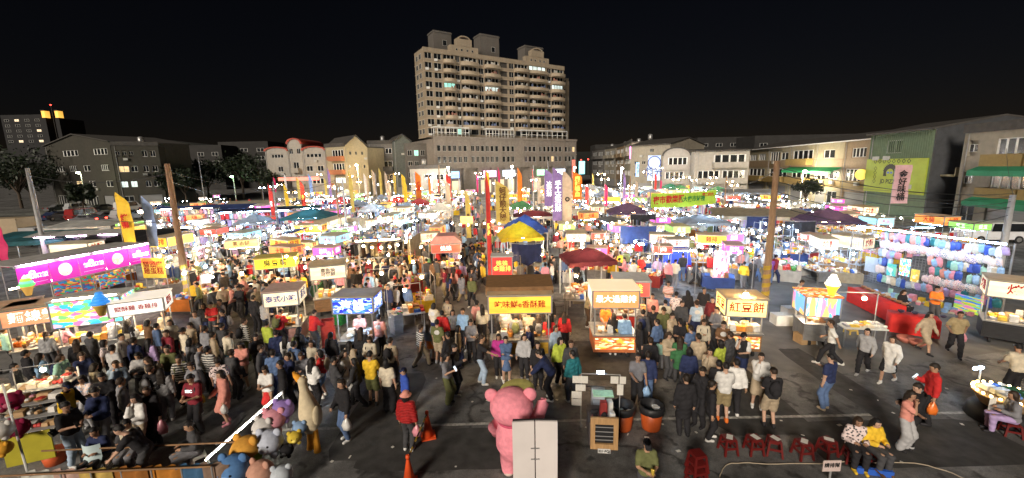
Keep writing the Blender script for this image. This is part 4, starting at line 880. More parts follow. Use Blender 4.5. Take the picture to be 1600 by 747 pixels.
# ------------------------------------------------------------------ stall builders (front is local -y, on the ground at z = 0)
def food_cart(label, pos, rz, w=1.9, d=1.1, sign='cream', txt=None, ink='red', sign_h=.55, zs=1.95, lamp='w', body=None, roofm=None, face=None, seed=0, group=None, sides=None, wheels=True, worktop=.92, name='food_cart'):
    t = thing(name, label, 'food cart', pos, rz, group); body = body or STEEL
    cb = MB(); cb.bb(-w/2, w/2, -d/2, d/2, .22, worktop-.05); c = cb.build('counter', body, t)
    block('worktop', -w/2-.04, w/2+.04, -d/2-.08, d/2+.04, worktop-.05, worktop, STEEL, t); block('skirting', -w/2+.06, w/2-.06, -d/2-.012, -d/2-.002, .34, worktop-.14, face or body, t)
    for sx in (-1,1):
        for sy in (-1,1):
            block('post', sx*(w/2-.04)-.02, sx*(w/2-.04)+.02, sy*(d/2-.04)-.02, sy*(d/2-.04)+.02, worktop, zs, POST, t)
            if wheels: MB().tube([(sx*(w/2-.25)-.04,sy*(d/2-.1),.11),(sx*(w/2-.25)+.04,sy*(d/2-.1),.11)], .11, RUBBER, 10).build('wheel', RUBBER, t)
    m = SIGN[sign] if isinstance(sign, str) else sign; z1 = zs+sign_h
    D = d/2+.06; Wd = w/2+.06
    block('sign_panel', -Wd, Wd, -D-.02, -D, zs, z1, m, t); block('sign_panel', -Wd, Wd, D, D+.02, zs, z1, m, t)
    ms = sides or m
    block('sign_panel', -Wd-.02, -Wd, -D, D, zs, z1, ms, t); block('sign_panel', Wd, Wd+.02, -D, D, zs, z1, ms, t)
    ed = MB()
    for x in (-Wd, Wd):
        for y in (-D, D): ed.bb(x-.028, x+.028, y-.028, y+.028, zs-.03, z1+.03)
    for z in (zs-.02, z1+.0):
        for y in (-D, D): ed.bb(-Wd+.03, Wd-.03, y-.026, y+.026, z-.015, z+.02)
        for x in (-Wd, Wd): ed.bb(x-.026, x+.026, -D+.03, D-.03, z-.015, z+.02)
    ed.build('sign_frame', POST, t)
    rf = MB(); rf.bb(-Wd-.05, Wd+.05, -D-.05, D+.05, z1+.025, z1+.06); rf.build('roof', roofm or mat('lit_acrylic_roof', (.72,.64,.50), .6, .12, 3, dirt=.2, trans=.5), t)
    if txt:
        letter_on(t, txt, 2*Wd, sign_h, INK[ink], -D-.026, (zs+z1)/2)
        if w < 3:
            letter_on(t, txt[:2], d, sign_h, INK[ink], 0, (zs+z1)/2, (math.pi/2,0,math.pi/2), x=Wd+.026); letter_on(t, txt[:2], d, sign_h, INK[ink], 0, (zs+z1)/2, (math.pi/2,0,-math.pi/2), x=-Wd-.026)
    for y in (-d*.28, d*.25): tube(t, 0, y, zs-.07, lamp, w/1.3)
    goods(t, seed, w-.15, d-.1, 0, 0, worktop, hmax=.3, pal=[GOODM[i] for i in (0,1,3,4,4,5,9,10)])
    return t
def table_stall(label, pos, rz, w=2.4, d=1.2, cloth='white', lamp='n', seed=0, group=None, skirt=True, n_b=2, hl=2.1, pal=None, hmax=.2, name='market_table'):
    t = thing(name, label, 'market stall', pos, rz, group)
    block('table_top', -w/2, w/2, -d/2, d/2, .74, .78, WHITEP, t)
    if skirt:
        mb = MB(); mb.bb(-w/2-.012, w/2+.012, -d/2-.02, -d/2-.008, .12, .785); mb.bb(-w/2-.012, w/2+.012, -d/2-.008, d/2+.01, .7805, .788); mb.bb(-w/2-.02, -w/2-.008, -d/2-.008, d/2, .16, .78); mb.bb(w/2+.008, w/2+.02, -d/2-.008, d/2, .16, .78); mb.build('table_cloth', CLOTHM[cloth], t)
    for sx in (-1,1):
        for sy in (-1,1): block('leg', sx*(w/2-.06)-.02, sx*(w/2-.06)+.02, sy*(d/2-.06)-.02, sy*(d/2-.06)+.02, 0, .74, POST, t)
    lp = MB()
    for sx in (-1,1): lp.tube([(sx*(w/2-.05),d/2+.05,0),(sx*(w/2-.05),d/2+.05,hl)], .02)
    lp.tube([(-w/2+.05,d/2+.05,hl),(w/2-.05,d/2+.05,hl)], .018)
    for i in range(n_b):
        x = -w/2+w*(i+.5)/n_b; lp.tube([(x,d/2+.05,hl),(x,.0,hl+.02)], .012)
    lp.build('lamp_frame', POST, t)
    for i in range(n_b): bulb(t, -w/2+w*(i+.5)/n_b, 0, hl-.12, lamp, 1.1)
    goods(t, seed, w, d, 0, 0, .79, pal=pal, hmax=hmax)
    return t
def tent(label, pos, rz, w=3, d=3, colr='maroon', peak=.8, hp=2.3, lamp='n', seed=0, group=None, colr2=None, stock=True, name='canopy_tent'):
    t = thing(name, label, 'canopy', pos, rz, group)
    for sx in (-1,1):
        for sy in (-1,1): block('post', sx*(w/2-.05)-.022, sx*(w/2-.05)+.022, sy*(d/2-.05)-.022, sy*(d/2-.05)+.022, 0, hp, WHITEP, t)
    n = 8; mb = MB(); vs = []; fs = []
    for j in range(n+1):
        for i in range(n+1):
            u, v = i/n*2-1, j/n*2-1; e = max(abs(u), abs(v)); z = hp+peak*(1-e)**.85-.06*math.sin(math.pi*min(1,abs(abs(u)-abs(v))))*(1-e)+.03*math.sin(u*9+seed)*math.sin(v*7+seed*.7)*(1-e*.3); vs.append((u*w/2, v*d/2, z))
    for j in range(n):
        for i in range(n): a = j*(n+1)+i; fs.append((a,a+1,a+n+2,a+n+1))
    mb.raw(vs, fs); o = mb.build('canopy', CLOTHM[colr], t)
    vl = MB()
    for x0, y0, x1, y1 in ((-1,-1,1,-1),(1,-1,1,1),(1,1,-1,1),(-1,1,-1,-1)):
        for i in range(10):
            a, b = i/10, (i+1)/10; p = ((x0+(x1-x0)*a)*w/2, (y0+(y1-y0)*a)*d/2); q = ((x0+(x1-x0)*b)*w/2, (y0+(y1-y0)*b)*d/2); dz = .25-.05*(i % 2)
            vl.raw([(*p,hp+.0),(*q,hp+.0),(*q,hp-dz),(*p,hp-dz)], [(0,1,2,3)])
    vl.build('valance', CLOTHM[colr2 or colr], t)
    tube(t, 0, -d*.2, hp-.12, lamp, 1.3); tube(t, 0, d*.25, hp-.12, lamp, 1.3)
    if stock:
        block('table_top', -w/2+.2, w/2-.2, -d/2+.15, -d/2+1.15, .74, .78, WHITEP, t); block('table_cloth', -w/2+.21, w/2-.21, -d/2+.13, -d/2+.145, .1, .76, CLOTHM['beige'], t); goods(t, seed, w-.5, .95, 0, -d/2+.65, .785)
    return t
def garment_mesh(seed, w=.5, h=.8):
    r = random.Random(seed); mb = MB(); n = 6; vs = []
    for side in (-1, 1):
        for k, (ww, zz) in enumerate(((.28,0),(.55,-.06),(.5,-.3),(.48,-.65),(.54,-1))):
            for i in range(n+1):
                u = i/n-.5; vs.append((u*w*ww*1.9, side*(.035+.02*math.sin(i*2.1+k)), zz*h))
    fs = []; m = (n+1)*5
    for s_ in (0,1):
        for k in range(4):
            for i in range(n):
                a = s_*m+k*(n+1)+i; f = (a,a+1,a+n+2,a+n+1); fs.append(f if s_ else f[::-1])
    for k in range(4):
        for i in (0, n): a = k*(n+1)+i; fs.append((a,a+n+1,m+a+n+1,m+a))
    for i in range(n):
        a = 4*(n+1)+i; fs.append((a,a+1,m+a+1,m+a)); fs.append((i,i+1,m+i+1,m+i))
    mb.raw(vs, fs); return mb.mesh('garment', True)
GARM = [garment_mesh(i, .5+.06*i, .7+.09*i) for i in range(4)]
for g_ in GARM: g_.materials.append(CLOTH)
def clothing_stall(label, pos, rz, w=4, h=2.2, rows=2, lamp='c', seed=0, group=None, awn='teal', pal=None, dens=1.0, name='clothing_stall'):
    t = thing(name, label, 'clothing stall', pos, rz, group); r = random.Random(seed)
    fr = MB()
    for sx in (-1,0,1): fr.tube([(sx*w/2,0,0),(sx*w/2,0,h+.2)], .022); fr.tube([(sx*w/2,-.5,.02),(sx*w/2,.5,.02)], .02)
    for k in range(rows): z = h-.02-k*(h-.25)/rows; fr.tube([(-w/2,0,z),(w/2,0,z)], .016)
    fr.tube([(-w/2,-.9,h+.25),(w/2,-.9,h+.25)], .016)
    for sx in (-1,1): fr.tube([(sx*w/2,0,h+.2),(sx*w/2,-.9,h+.25)], .016)
    fr.build('rail_frame', POST, t)
    mb = MB(); cols = pal or ['white','navy','grey','pink','sky blue','black','beige','cream','lilac','red','denim blue','light grey']
    mm = {c: mat('fabric_'+c.replace(' ','_'), CN[c], .85, .2, 6) for c in cols}
    for k in range(rows):
        z = h-.06-k*(h-.25)/rows; hh = (h-.25)/rows*.92; x = -w/2+.15
        while x < w/2-.1:
            c = mm[r.choice(cols)]; ww = r.uniform(.10,.34) if r.random() < .6 else .42; a = r.uniform(.85,1.0); n = 4
            vs = [(x+ww*(i/n)*.95, .05*math.sin(i*1.7+k)-.02, z-zz*hh*a) for zz in (0,.5,1) for i in range(n+1)]; mb.raw(vs, [(q*(n+1)+i, q*(n+1)+i+1, (q+1)*(n+1)+i+1, (q+1)*(n+1)+i) for q in (0,1) for i in range(n)], c); x += ww+r.uniform(.0,.06)/dens
    o = mb.build('garments', None, t); o['kind'] = 'stuff'
    if awn:
        aw = MB(); aw.prismx([(-.95,h+.27),(.5,h+.45),(.5,h+.47),(-.95,h+.29)], -w/2-.1, w/2+.1); aw.build('awning', CLOTHM[awn], t)
    for x in (np.arange(int(w/1.8))+.5)/max(int(w/1.8),1)*w-w/2: tube(t, float(x), -.75, h+.18, lamp, 1.1)
    block('table_top', -w/2+.1, w/2-.1, -1.3, -.6, .66, .7, WHITEP, t); goods(t, seed, w-.3, .65, 0, -.95, .705, hmax=.14, pal=[mm[c] for c in cols[:6]])
    for sx in (-1,1):
        for y in (-1.25,-.65): block('leg', sx*(w/2-.2)-.02, sx*(w/2-.2)+.02, y-.02, y+.02, 0, .66, POST, t)
    return t
OCC = []         # occupied discs (x, y, r)
def occ(p, r): OCC.append((p[0], p[1], r)); return Vector((p[0], p[1], 0))
# ------------------------------------------------------------------ named stalls near the front, placed by their signs
p = occ(g(812, 480, 1.95), 3.0); t = food_cart('yellow food cart with red lettering and a wooden awning at the front centre', p, R(0), 2.15, 1.1, 'yellow', '吃味鮮e香酥雞', 'red', .62, 1.95, 'w', STEEL, seed=1, face=mat('cart_face_yellow',(.6,.35,.04),.6), name='food_cart'); LANDMARK.append(('the yellow fried chicken cart', p.x, p.y))
rf = MB(); rf.prismx([(-.1,2.72),(1.1,2.86),(1.1,2.92),(-.1,2.78)], -1.25, 1.25); rf.prismx([(-.14,2.5),(-.1,2.5),(-.1,2.78),(-.14,2.78)], -1.25, 1.25); rf.build('awning', WOOD, t)
for x in (-1.2,1.2): block('awning_post', x-.025, x+.025, .75, .80, 0, 2.8, POST, t)
tube(t, -.5, .5, 2.66, 'w', .8)
p = occ(g(957, 471, 2.0), 2.3); t = food_cart('orange fried cutlet cart with a glowing cream roof right of the yellow cart', p, R(-4), 1.55, 1.25, emit('sign_orange_box',(1,.40,.14),.85,.15), '最大過雞排', 'white', .62, 2.0, 'w', mat('cart_orange',(.6,.18,.06),.55,.2), emit('lit_roof_cream',(1,.80,.5),.75), sides=SIGN['cream'], seed=2, face=FOOD); LANDMARK.append(('the orange fried cutlet cart', p.x, p.y))
p = occ(g(984, 455, 1.75), 1.6); t = food_cart('red and white boxy snack cart behind the orange cutlet cart', p, R(-8), 1.3, 1.3, emit('sign_red_soft',(1,.16,.12),.7,.1), '炸雞', 'gold', .6, 1.75, 'n', mat('cart_red',(.5,.04,.03),.5,.2), WHITEP, sides=SIGN['red'], seed=3); LANDMARK.append(('the red and white snack cart', p.x, p.y))
p = occ(g(223, 483, 1.9), 2.2); t = food_cart('white lightbox cart with red and blue lettering near the striped wooden pole', p, R(28), 1.5, 1.1, 'white', '鹽酥雞 香雞排', 'red', .5, 1.9, 'n', STEEL, emit('lit_roof_white',(1,.9,.74),.7), seed=4); LANDMARK.append(('the white lightbox cart', p.x, p.y))
p = occ(g(447, 470, 1.85), 2.0); t = food_cart('pink-roofed noodle cart with cream panels and blue scalloped trim', p, R(14), 1.15, 1.15, 'cream', '泰式小吃', 'blue', .55, 1.85, 'w', mat('cart_pink',(.55,.3,.25),.6,.2), mat('roof_pink',(.6,.42,.36),.6,.15), seed=5); LANDMARK.append(('the pink-roofed noodle cart', p.x, p.y))
p = occ(g(560, 482, 2.0), 2.0); t = food_cart('blue illuminated drink cart with a wide LED board', p, R(0), 1.35, .9, poster('blue_ocean_board',[(.02,.06,.8),(.05,.2,.95),(.5,.7,1),(.02,.03,.5),(.1,.35,1),(.85,.9,1)],10,1.0), '海鮮', 'white', .58, 2.0, 'c', STEEL, seed=6, face=BLACK); LANDMARK.append(('the blue LED board', p.x, p.y))
p = occ(g(515, 430, 1.9), 2.0); food_cart('cream paper-lantern style cart with vertical brown menu text', p, R(20), 1.5, 1.3, 'cream', '章魚燒\n可麗餅', 'brown', .62, 1.9, 'w', WOOD, seed=7); LANDMARK.append(('the cream menu cart', p.x, p.y))
p = occ(g(380, 384, 1.9), 2.2); food_cart('amber-lit square cart with yellow menu panels amid the left crowd', p, R(25), 1.9, 1.3, 'amber', '蔥油餅', 'brown', .5, 1.9, 'w', STEEL, seed=8); LANDMARK.append(('the amber-lit square cart', p.x, p.y))
p = occ(g(434, 415, 1.85), 2.0); food_cart('bright yellow cart with hanging yellow strips', p, R(20), 1.9, 1.1, emit('sign_lemon',(1,.82,.05),1.0,.35,6), '臭豆腐', 'black', .55, 1.85, 'n', STEEL, mat('roof_dull_yellow',(.55,.45,.1),.7), seed=9); LANDMARK.append(('the bright yellow strip cart', p.x, p.y))
p = occ(g(698, 391, 1.9), 2.2); t = food_cart('red gabled cart with white lettering on the left of the main aisle', p, R(6), 1.7, 1.4, 'red', '姝姝', 'white', .5, 1.9, 'n', mat('cart_pale_red',(.55,.2,.18),.6,.2), CLOTHM['white'], seed=10); LANDMARK.append(('the red gabled cart', p.x, p.y))
gb = MB(); gb.prism([(-1,2.47),(1,2.47),(.55,2.95),(-.55,2.95)], -.78, .78); gb.build('gable_roof', mat('roof_red_trim',(.62,.3,.28),.6,.15), t)
p = occ(g(785, 424, 1.7), 1.2); t = food_cart('narrow stall with a red gold-lettered sign behind the yellow cart', p, R(0), .95, .7, emit('sign_deep_red',(1,.06,.05),.8,.1), '姝姝\n金雞排', 'gold', .95, 1.6, 'n', STEEL, WHITEP, seed=11, wheels=False); LANDMARK.append(('the red gold-lettered sign', p.x, p.y))
p = occ(g(1157, 482, 1.7), 2.0); t = food_cart('glowing yellow rounded snack cart right of the crowd', p, R(-10), 1.25, 1.0, emit('sign_hot_yellow',(1,.72,.22),2.2,.25,5), '紅豆餅', 'red', .62, 1.6, 'w', WOOD, seed=12, face=FOOD); LANDMARK.append(('the glowing yellow snack cart', p.x, p.y))
bulb(t, .0, -.4, 2.35, 'w', 1.4)
p = occ(g(1592, 462, 1.9), 2.2); food_cart('cream-panelled cart with food photos at the right picture edge', p, R(-42), 1.7, 1.1, 'cream', '烤雞', 'red', .6, 1.9, 'w', BLACK, seed=13); LANDMARK.append(('the cart at the right picture edge', p.x, p.y))
# left-hand row: yellow, orange and rainbow signs
for i, (x, y, sg, tx, ik_, lab, ww) in enumerate(((18,500,FOOD,'烤魷魚','white','food-photo cart with yellow and red panels at the left picture edge',1.4),(66,498,emit('sign_rust',(1,.42,.2),.8,.2),'麵線羹','white','rust-orange noodle cart beside the rainbow ice stall',1.5))):
    p = occ(g(x, y, 1.85), 1.8); food_cart(lab, p, R(38-i*6), ww, 1.1, sg, tx, ik_, .58, 1.85, 'w', STEEL, seed=20+i); LANDMARK.append((('the food-photo cart','the rust-orange cart')[i], p.x, p.y))
def ice_cream(parent, x, y, z, s, cols, wafer, name='ice_cream_lamp'):
    mb = MB(); mb.lathe([(.10*s,0),(.19*s,.34*s),(.24*s,.40*s),(.24*s,.46*s),(.2*s,.47*s)], None, 12, (x,y,z)); c = mb.build('cone', wafer, parent, True); n = len(cols)
    for i in range(n):
        r0 = .27*s*(1-i/n)**.7+.02*s; mb = MB(); mb.lathe([(r0*.8,0),(r0,.05*s),(r0*.95,.11*s),(r0*.7,.15*s)], None, 12, (x+.01*(i % 2),y,z+.45*s+i*.115*s)); mb.build('swirl', cols[i], parent, True)
p = occ(g(152, 497, 1.7), 2.2); t = food_cart('shaved ice stall with a rainbow poster and a giant blue cone', p, R(22), 1.9, 1.0, RAINB, None, 'red', .95, 1.65, 'n', STEEL, CLOTHM['white'], seed=22); LANDMARK.append(('the rainbow ice stall', p.x, p.y))
ice_cream(t, .55, -.85, 2.0, .95, [emit('ice_blue',(.05,.35,1),.7)]*4, mat('wafer_yellow',(.7,.45,.08),.7)); tube(t, 0, -.5, 2.66, 'n', 1.6)
# pink signboard stall
PA, PB = g(30, 452, 2.35), g(236, 407, 2.35); d_ = PB-PA; L8 = math.hypot(d_.x, d_.y); rz8 = math.atan2(d_.y, d_.x)
t8 = thing('pink_sign_stall', 'long stall with five magenta lit sign panels reading eight', 'food stall', (PA.x, PA.y, 0), rz8); occ((PA+PB)/2, 3.0); LANDMARK.append(('the magenta sign stall', (PA.x+PB.x)/2, (PA.y+PB.y)/2))
PINKE = emit('sign_magenta', (.90,.03,.58), .72, .2, 1.5)
for i in range(5):
    x0 = i*L8/5; pn = block('sign_panel', x0+.02, x0+L8/5-.02, -.04, 0, 2.35, 3.25, PINKE, t8)
    if i in (1, 3): disc_ = MB(); disc(disc_, x0+L8/10, 2.82, .26, .30, -.05, 16); disc_.build('cup_picture', poster('cup_print',[(.95,.9,.9),(.9,.5,.4),(.95,.75,.7)],6,.8), t8)
    else: text('飯', .24, INK['white'], t8, (x0+L8/10-.27, -.05, 2.80), bold=.004); text('扣飯', .24, INK['white'], t8, (x0+L8/10+.24, -.05, 2.78), bold=.004); text('8', .50, INK['white'], t8, (x0+L8/10-.06, -.05, 2.86), bold=.012); text('───────', .12, INK['white'], t8, (x0+L8/10, -.05, 2.5))
fb = MB(); fb.bb(-.03, L8+.03, -.06, .02, 3.25, 3.33); fb.bb(-.03, L8+.03, -.06, .02, 2.29, 2.35); fb.bb(-.03, L8+.03, .0, 2.2, 3.33, 3.37); fb.build('roof', CLOTHM['white'], t8)
for i in range(6): x = i*L8/5; block('post', x-.025, x+.025, .02, .07, 0, 2.3, POST, t8)
for i in range(4): tube(t8, (i+.5)*L8/4, -.12, 3.34, 'p', 1.0); tube(t8, (i+.5)*L8/4, .9, 2.25, 'n', .9)
block('counter', .05, L8-.05, -.0, .75, .1, .85, STEEL, t8); goods(t8, 31, L8-.2, .6, L8/2, .38, .86, hmax=.3)
ice_cream(t8, .12, -.25, 2.05, .9, [emit('ice_green',(.2,1,.25),.8),emit('ice_mint',(.3,.9,.7),.8),emit('ice_lime',(.6,1,.1),.8),emit('ice_white',(1,.95,.95),.8)], emit('wafer_lit',(.8,.45,.1),.6))
for i, (xa, ya, xb, yb) in enumerate(((86,463,148,426),(157,452,197,420))):
    a, b = g(xa, ya, 1.5), g(xb, ya-12, 1.5); q = thing('menu_board', ('wide dark menu board with food pictures under the magenta signs','smaller dark menu board at the end of the magenta stall')[i], 'menu board', (a.x, a.y, 0), math.atan2(b.y-a.y, b.x-a.x)); ln = math.hypot(b.x-a.x, b.y-a.y)
    block('board', 0, ln, -.03, 0, 1.5, 2.2, DARKPOST, q)
    for x in (0, ln-.04): block('post', x, x+.04, .002, .04, 0, 1.5, POST, q)
# hanging yellow-orange board near the striped pole
def board(label, xa, xb, yt, yb, zb, m, txt=None, ink='red', rz=None, two=True):
    a, b = g(xa, yb, zb), g(xb, yb, zb)
    hgt = atY((xa+xb)/2, yt, (a.y+b.y)/2).z-zb; q = thing('sign_board', label, 'sign', (a.x, a.y, 0), math.atan2(b.y-a.y, b.x-a.x) if rz is None else rz); ln = math.hypot(b.x-a.x, b.y-a.y)
    block('panel', 0, ln, -.05, 0, zb, zb+hgt, m, q)
    for x in (.02, ln-.06): block('post', x, x+.04, .003, .043, 0, zb+hgt*.9, POST, q)
    if txt: letter_on(q, txt, ln, hgt, INK[ink], -.056, zb+hgt/2, x=ln/2)
    return q
board('yellow printed board with owl lettering left of the striped pole', 226, 261, 403, 434, 1.5, poster('yellow_board',[(.85,.6,.05),(.9,.7,.1),(.85,.3,.05),(.8,.6,.08)],3,.5), '貓頭鷹\n雞蛋糕', 'red')
board('plain glowing yellow board standing by the main aisle', 720, 739, 338, 350, 2.2, SIGN['amber'])
board('lit pink and white slanted price board beside the right stalls', 1113, 1137, 392, 436, .7, poster('pink_price',[(.95,.3,.4),(.95,.85,.85),(.9,.15,.2),(.95,.6,.65)],7,.6), '現烤\n買一送一', 'white')
# navy curtain stall behind the yellow cart, blue tarpaulin, black tarpaulin
def tarp(label, xa, xb, yt, yb, zb, colr, poles=3, cat='tarpaulin'):
    a, b = g(xa, yb, zb), g(xb, yb, zb); hgt = atY((xa+xb)/2, yt, (a.y+b.y)/2).z-zb; q = thing('tarpaulin_screen', label, cat, (a.x, a.y, 0), math.atan2(b.y-a.y, b.x-a.x)); ln = math.hypot(b.x-a.x, b.y-a.y)
    n = 24; mb = MB(); vs = []
    for k in range(5):
        for i in range(n+1):
            u = i/n; s_ = k/4; vs.append((u*ln, .09*math.sin(u*19)*s_+.05*math.sin(u*41+1)*s_, zb+hgt*(1-s_)-.05*math.sin(math.pi*u)*(1-s_)+(.12*math.sin(u*9) if k == 4 else 0)))
    mb.raw(vs, [(k*(n+1)+i, k*(n+1)+i+1, (k+1)*(n+1)+i+1, (k+1)*(n+1)+i) for k in range(4) for i in range(n)]); mb.build('sheet', CLOTHM[colr], q, True)
    for i in range(poles): x = ln*i/(poles-1); block('post', x-.02, x+.02, .15, .19, 0, zb+hgt, POST, q)
    mb = MB(); mb.tube([(-.1,.12,zb+hgt),(ln+.1,.12,zb+hgt)], .02); mb.build('rail', POST, q); return q
tarp('navy hanging curtain behind the yellow fried chicken cart', 800, 846, 381, 412, 1.6, 'navy')
tarp('large royal blue tarpaulin sheet at the centre right', 969, 1025, 353, 384, 1.2, 'blue')
tarp('black hanging tarpaulin beside the right wooden pole', 1224, 1272, 346, 372, 1.3, 'black')
tarp('dark navy tarpaulin left of the right wooden pole', 1166, 1212, 338, 357, 1.4, 'navy')
tarp('beige slanted tarpaulin wall amid the left stalls', 536, 573, 340, 363, 1.0, 'beige')
tarp('dark grey-brown tarpaulin ridge right of the beige flag', 985, 1024, 335, 345, 2.2, 'black')
# tents
for (x, y, z, w, d, c, c2, pk, lab, lm) in ((812,367,2.3,3.0,3.0,'yellow','yellow',1.0,'yellow peaked canopy tent before the blue one','c'),(820,356,2.35,3.2,3.0,'blue','blue',1.1,'blue peaked canopy tent behind the yellow one','c'),(917,402,2.3,2.5,2.4,'maroon','maroon',.55,'maroon canopy tent over white shelves at centre right','n'),
        (1292,343,2.4,4.0,3.2,'purple','purple',1.0,'wide dusty purple canopy before the tan shop-houses','w'),(980,330,2.4,4,3,'purple','purple',.9,'violet canopy tent in the middle distance','w'),(487,338,2.3,5,3.5,'teal','teal',.9,'dark teal canopy tent at the left middle','c'),(920,296,2.4,6,4,'grey','grey',1.2,'grey canopy tent far back right of the orange flag','w'),(1095,345,2.3,4,3.5,'grey','grey',.6,'dark grey canopy lit by a white floodlight','c'),(833,336,2.4,4,3,'maroon','white',.5,'flat maroon canopy near the purple flags','n')):
    p = occ(g(x, y, z), 2.6); tent(lab, p, R(rnd.uniform(-8,8)), w, d, c, pk, z, lm, int(x), colr2=c2); LANDMARK.append(('the '+lab.split(' tent')[0].split(' canopy')[0]+' canopy', p.x, p.y))
# clothing stalls
WALLS = [(405,357,8,'c','clothing wall under cool tubes at the left, pink and white garments','navy'),(300,350,7,'n','bright clothing and goods wall behind the yellow and blue flags','blue'),(140,408,6,'p','pink-lit goods wall behind the magenta sign stall','white'),(470,352,5,'c','garment rails under cool light beside the teal canopy','teal'),(1075,330,8,'c','blue-lit toy and clothing wall under the green banner','white'),(520,330,6,'c','far garment wall with pale blue light at left','beige')]
for i, (x, y, w, lm, lab, aw) in enumerate(WALLS):
    p = occ(g(x, y, .6), w*.45); clothing_stall(lab, p, R(12 if x < 800 else -8), w, 2.5, 3, lm, 50+i, awn=aw, pal=['white','pink','sky blue','light grey','lilac','cream','navy','red'] if lm == 'c' else None); LANDMARK.append(('the '+lab.split(',')[0].split(' under')[0].split(' behind')[0], p.x, p.y))
# rack of knitwear near the centre (each garment hangs on its own)
pA, pB = g(553, 430, .1), g(632, 424, .1)
rk = thing('garment_rack', 'two-tier rail of hanging knitwear left of the main aisle', 'clothes rack', (pA.x, pA.y, 0), math.atan2(pB.y-pA.y, pB.x-pA.x)); LR = math.hypot(pB.x-pA.x, pB.y-pA.y); occ((pA+pB)/2, 2.2); LANDMARK.append(('the knitwear rack', (pA.x+pB.x)/2, (pA.y+pB.y)/2))
mb = MB()
for x in (0, LR/2, LR): mb.tube([(x,0,0),(x,0,2.3)], .02)
for z in (2.25, 1.15): mb.tube([(0,0,z),(LR,0,z)], .016)
mb.build('rail', POST, rk); tube(rk, LR*.3, -.5, 2.5, 'w', 1.2); tube(rk, LR*.75, -.5, 2.5, 'w', 1.2)
mb = MB(); mb.prismx([(-.7,2.45),(.1,2.35),(.1,2.37),(-.7,2.47)], -.1, LR+.1); mb.build('top_board', CLOTHM['beige'], rk)
scr = MB(); scr.raw([(LR+.3,0,.1),(LR+1.6,4.2,.1),(LR+1.6,4.2,2.3),(LR+.3,0,2.3)], [(0,1,2,3)]); scr.raw([(LR+.33,0,.1),(LR+1.63,4.2,.1),(LR+1.63,4.2,2.3),(LR+.33,0,2.3)], [(3,2,1,0)]); scr.build('side_curtain', CLOTHM['beige'], rk)
gcs = ['black','charcoal','white','dark brown','cream','black','beige','khaki','red','cream','charcoal','beige','dark brown','white','black']; seen = {}
for tier in (0, 1):
    for i in range(15):
        c = gcs[(i*(3 if tier else 1)+tier) % 15]; M = Matrix.Translation(rk.location) @ Matrix.Rotation(rk.rotation_euler.z, 4, 'Z'); q = M @ Vector((.15+i*(LR-.3)/14, 0, 2.22 if not tier else 1.12))
        o = link('garment', GARM[(i+tier) % 4], None, q, rk.rotation_euler.z+R(rnd.uniform(35,75)), (1,1,.95 if not tier else .85)); o.color = (*CN[c], 1)
        tag(o, '%s knit garment, %s from the left on the %s rail of the knitwear rack' % (c, order(i+1), ('upper','lower')[tier]), 'garment', 'garments hanging on the knitwear rack')
# ------------------------------------------------------------------ crowded tables between the front carts
for i, (x, y, w, rz, c, lm, lab) in enumerate(((636,512,1.6,20,'white','w','steel pots table right of the blue LED cart'),(662,486,1.5,-70,'yellow','w','small yellow-clothed table at the left of the main aisle'),(600,478,1.7,10,'grey','n','grey-clothed tub table behind the blue LED cart'),(648,455,1.7,-75,'red','w','red-clothed snack table left of the main aisle'),(580,455,1.8,15,'white','n','white-clothed tray table below the knitwear rack'),(610,440,1.6,5,'beige','w','beige-clothed basket table below the knitwear rack'),(545,452,1.5,20,'white','w','white-clothed cup table right of the cream menu cart'),(660,425,1.7,-80,'orange','w','orange-clothed table before the red gabled cart'),(900,485,1.5,80,'grey','w','grey frying table between the yellow and orange carts'),(890,440,1.6,85,'white','n','white shelf table under the maroon canopy front'),(1012,448,1.5,-30,'red','n','red-clothed table beside the red and white snack cart'),(1120,452,1.6,-20,'blue','c','blue-clothed game table left of the glowing yellow cart'),(1168,425,1.9,-25,'white','c','white-clothed table with cool lamps behind the glowing yellow cart'),(1222,440,1.7,-30,'white','c','white-clothed table right of the right wooden pole'),(1185,400,2.0,-20,'grey','c','long grey table of the cool-lit right stalls'),(1235,412,1.8,-25,'blue','c','blue-clothed table near the black tarpaulin'),(1148,398,1.8,-15,'white','c','white-clothed table before the dark grey canopy'),(362,480,2.6,28,'beige','w','long plywood counter right of the striped left pole'),(330,455,2.0,26,'white','n','white-clothed table behind the plywood counter'),(270,462,1.7,30,'grey','n','grey-clothed table just left of the striped pole'),(405,455,1.8,20,'yellow','w','yellow-clothed table left of the noodle cart'),(300,430,2.2,25,'blue','c','blue-clothed table behind the striped pole'),(262,430,1.8,25,'white','n','white-clothed table behind the owl board'),(482,465,1.5,15,'green','n','green-trimmed table between noodle and LED carts'),(1090,425,1.6,-20,'yellow','c','yellow-clothed ring toss table by the blue van'),(846,425,1.4,85,'white','n','white rack table beside the navy curtain'),(870,400,1.8,88,'grey','n','grey appliance table left of the maroon canopy'),(720,445,1.2,80,'red','w','small red table inside the main aisle'))):
    p = g(x, y); OCC.append((p.x, p.y, w*.42)); table_stall(lab, (p.x, p.y, 0), R(rz), w, .95, c, lm, 300+i, n_b=1 if w < 1.9 else 2, hl=1.9, hmax=.3, skirt=i % 4 != 0)
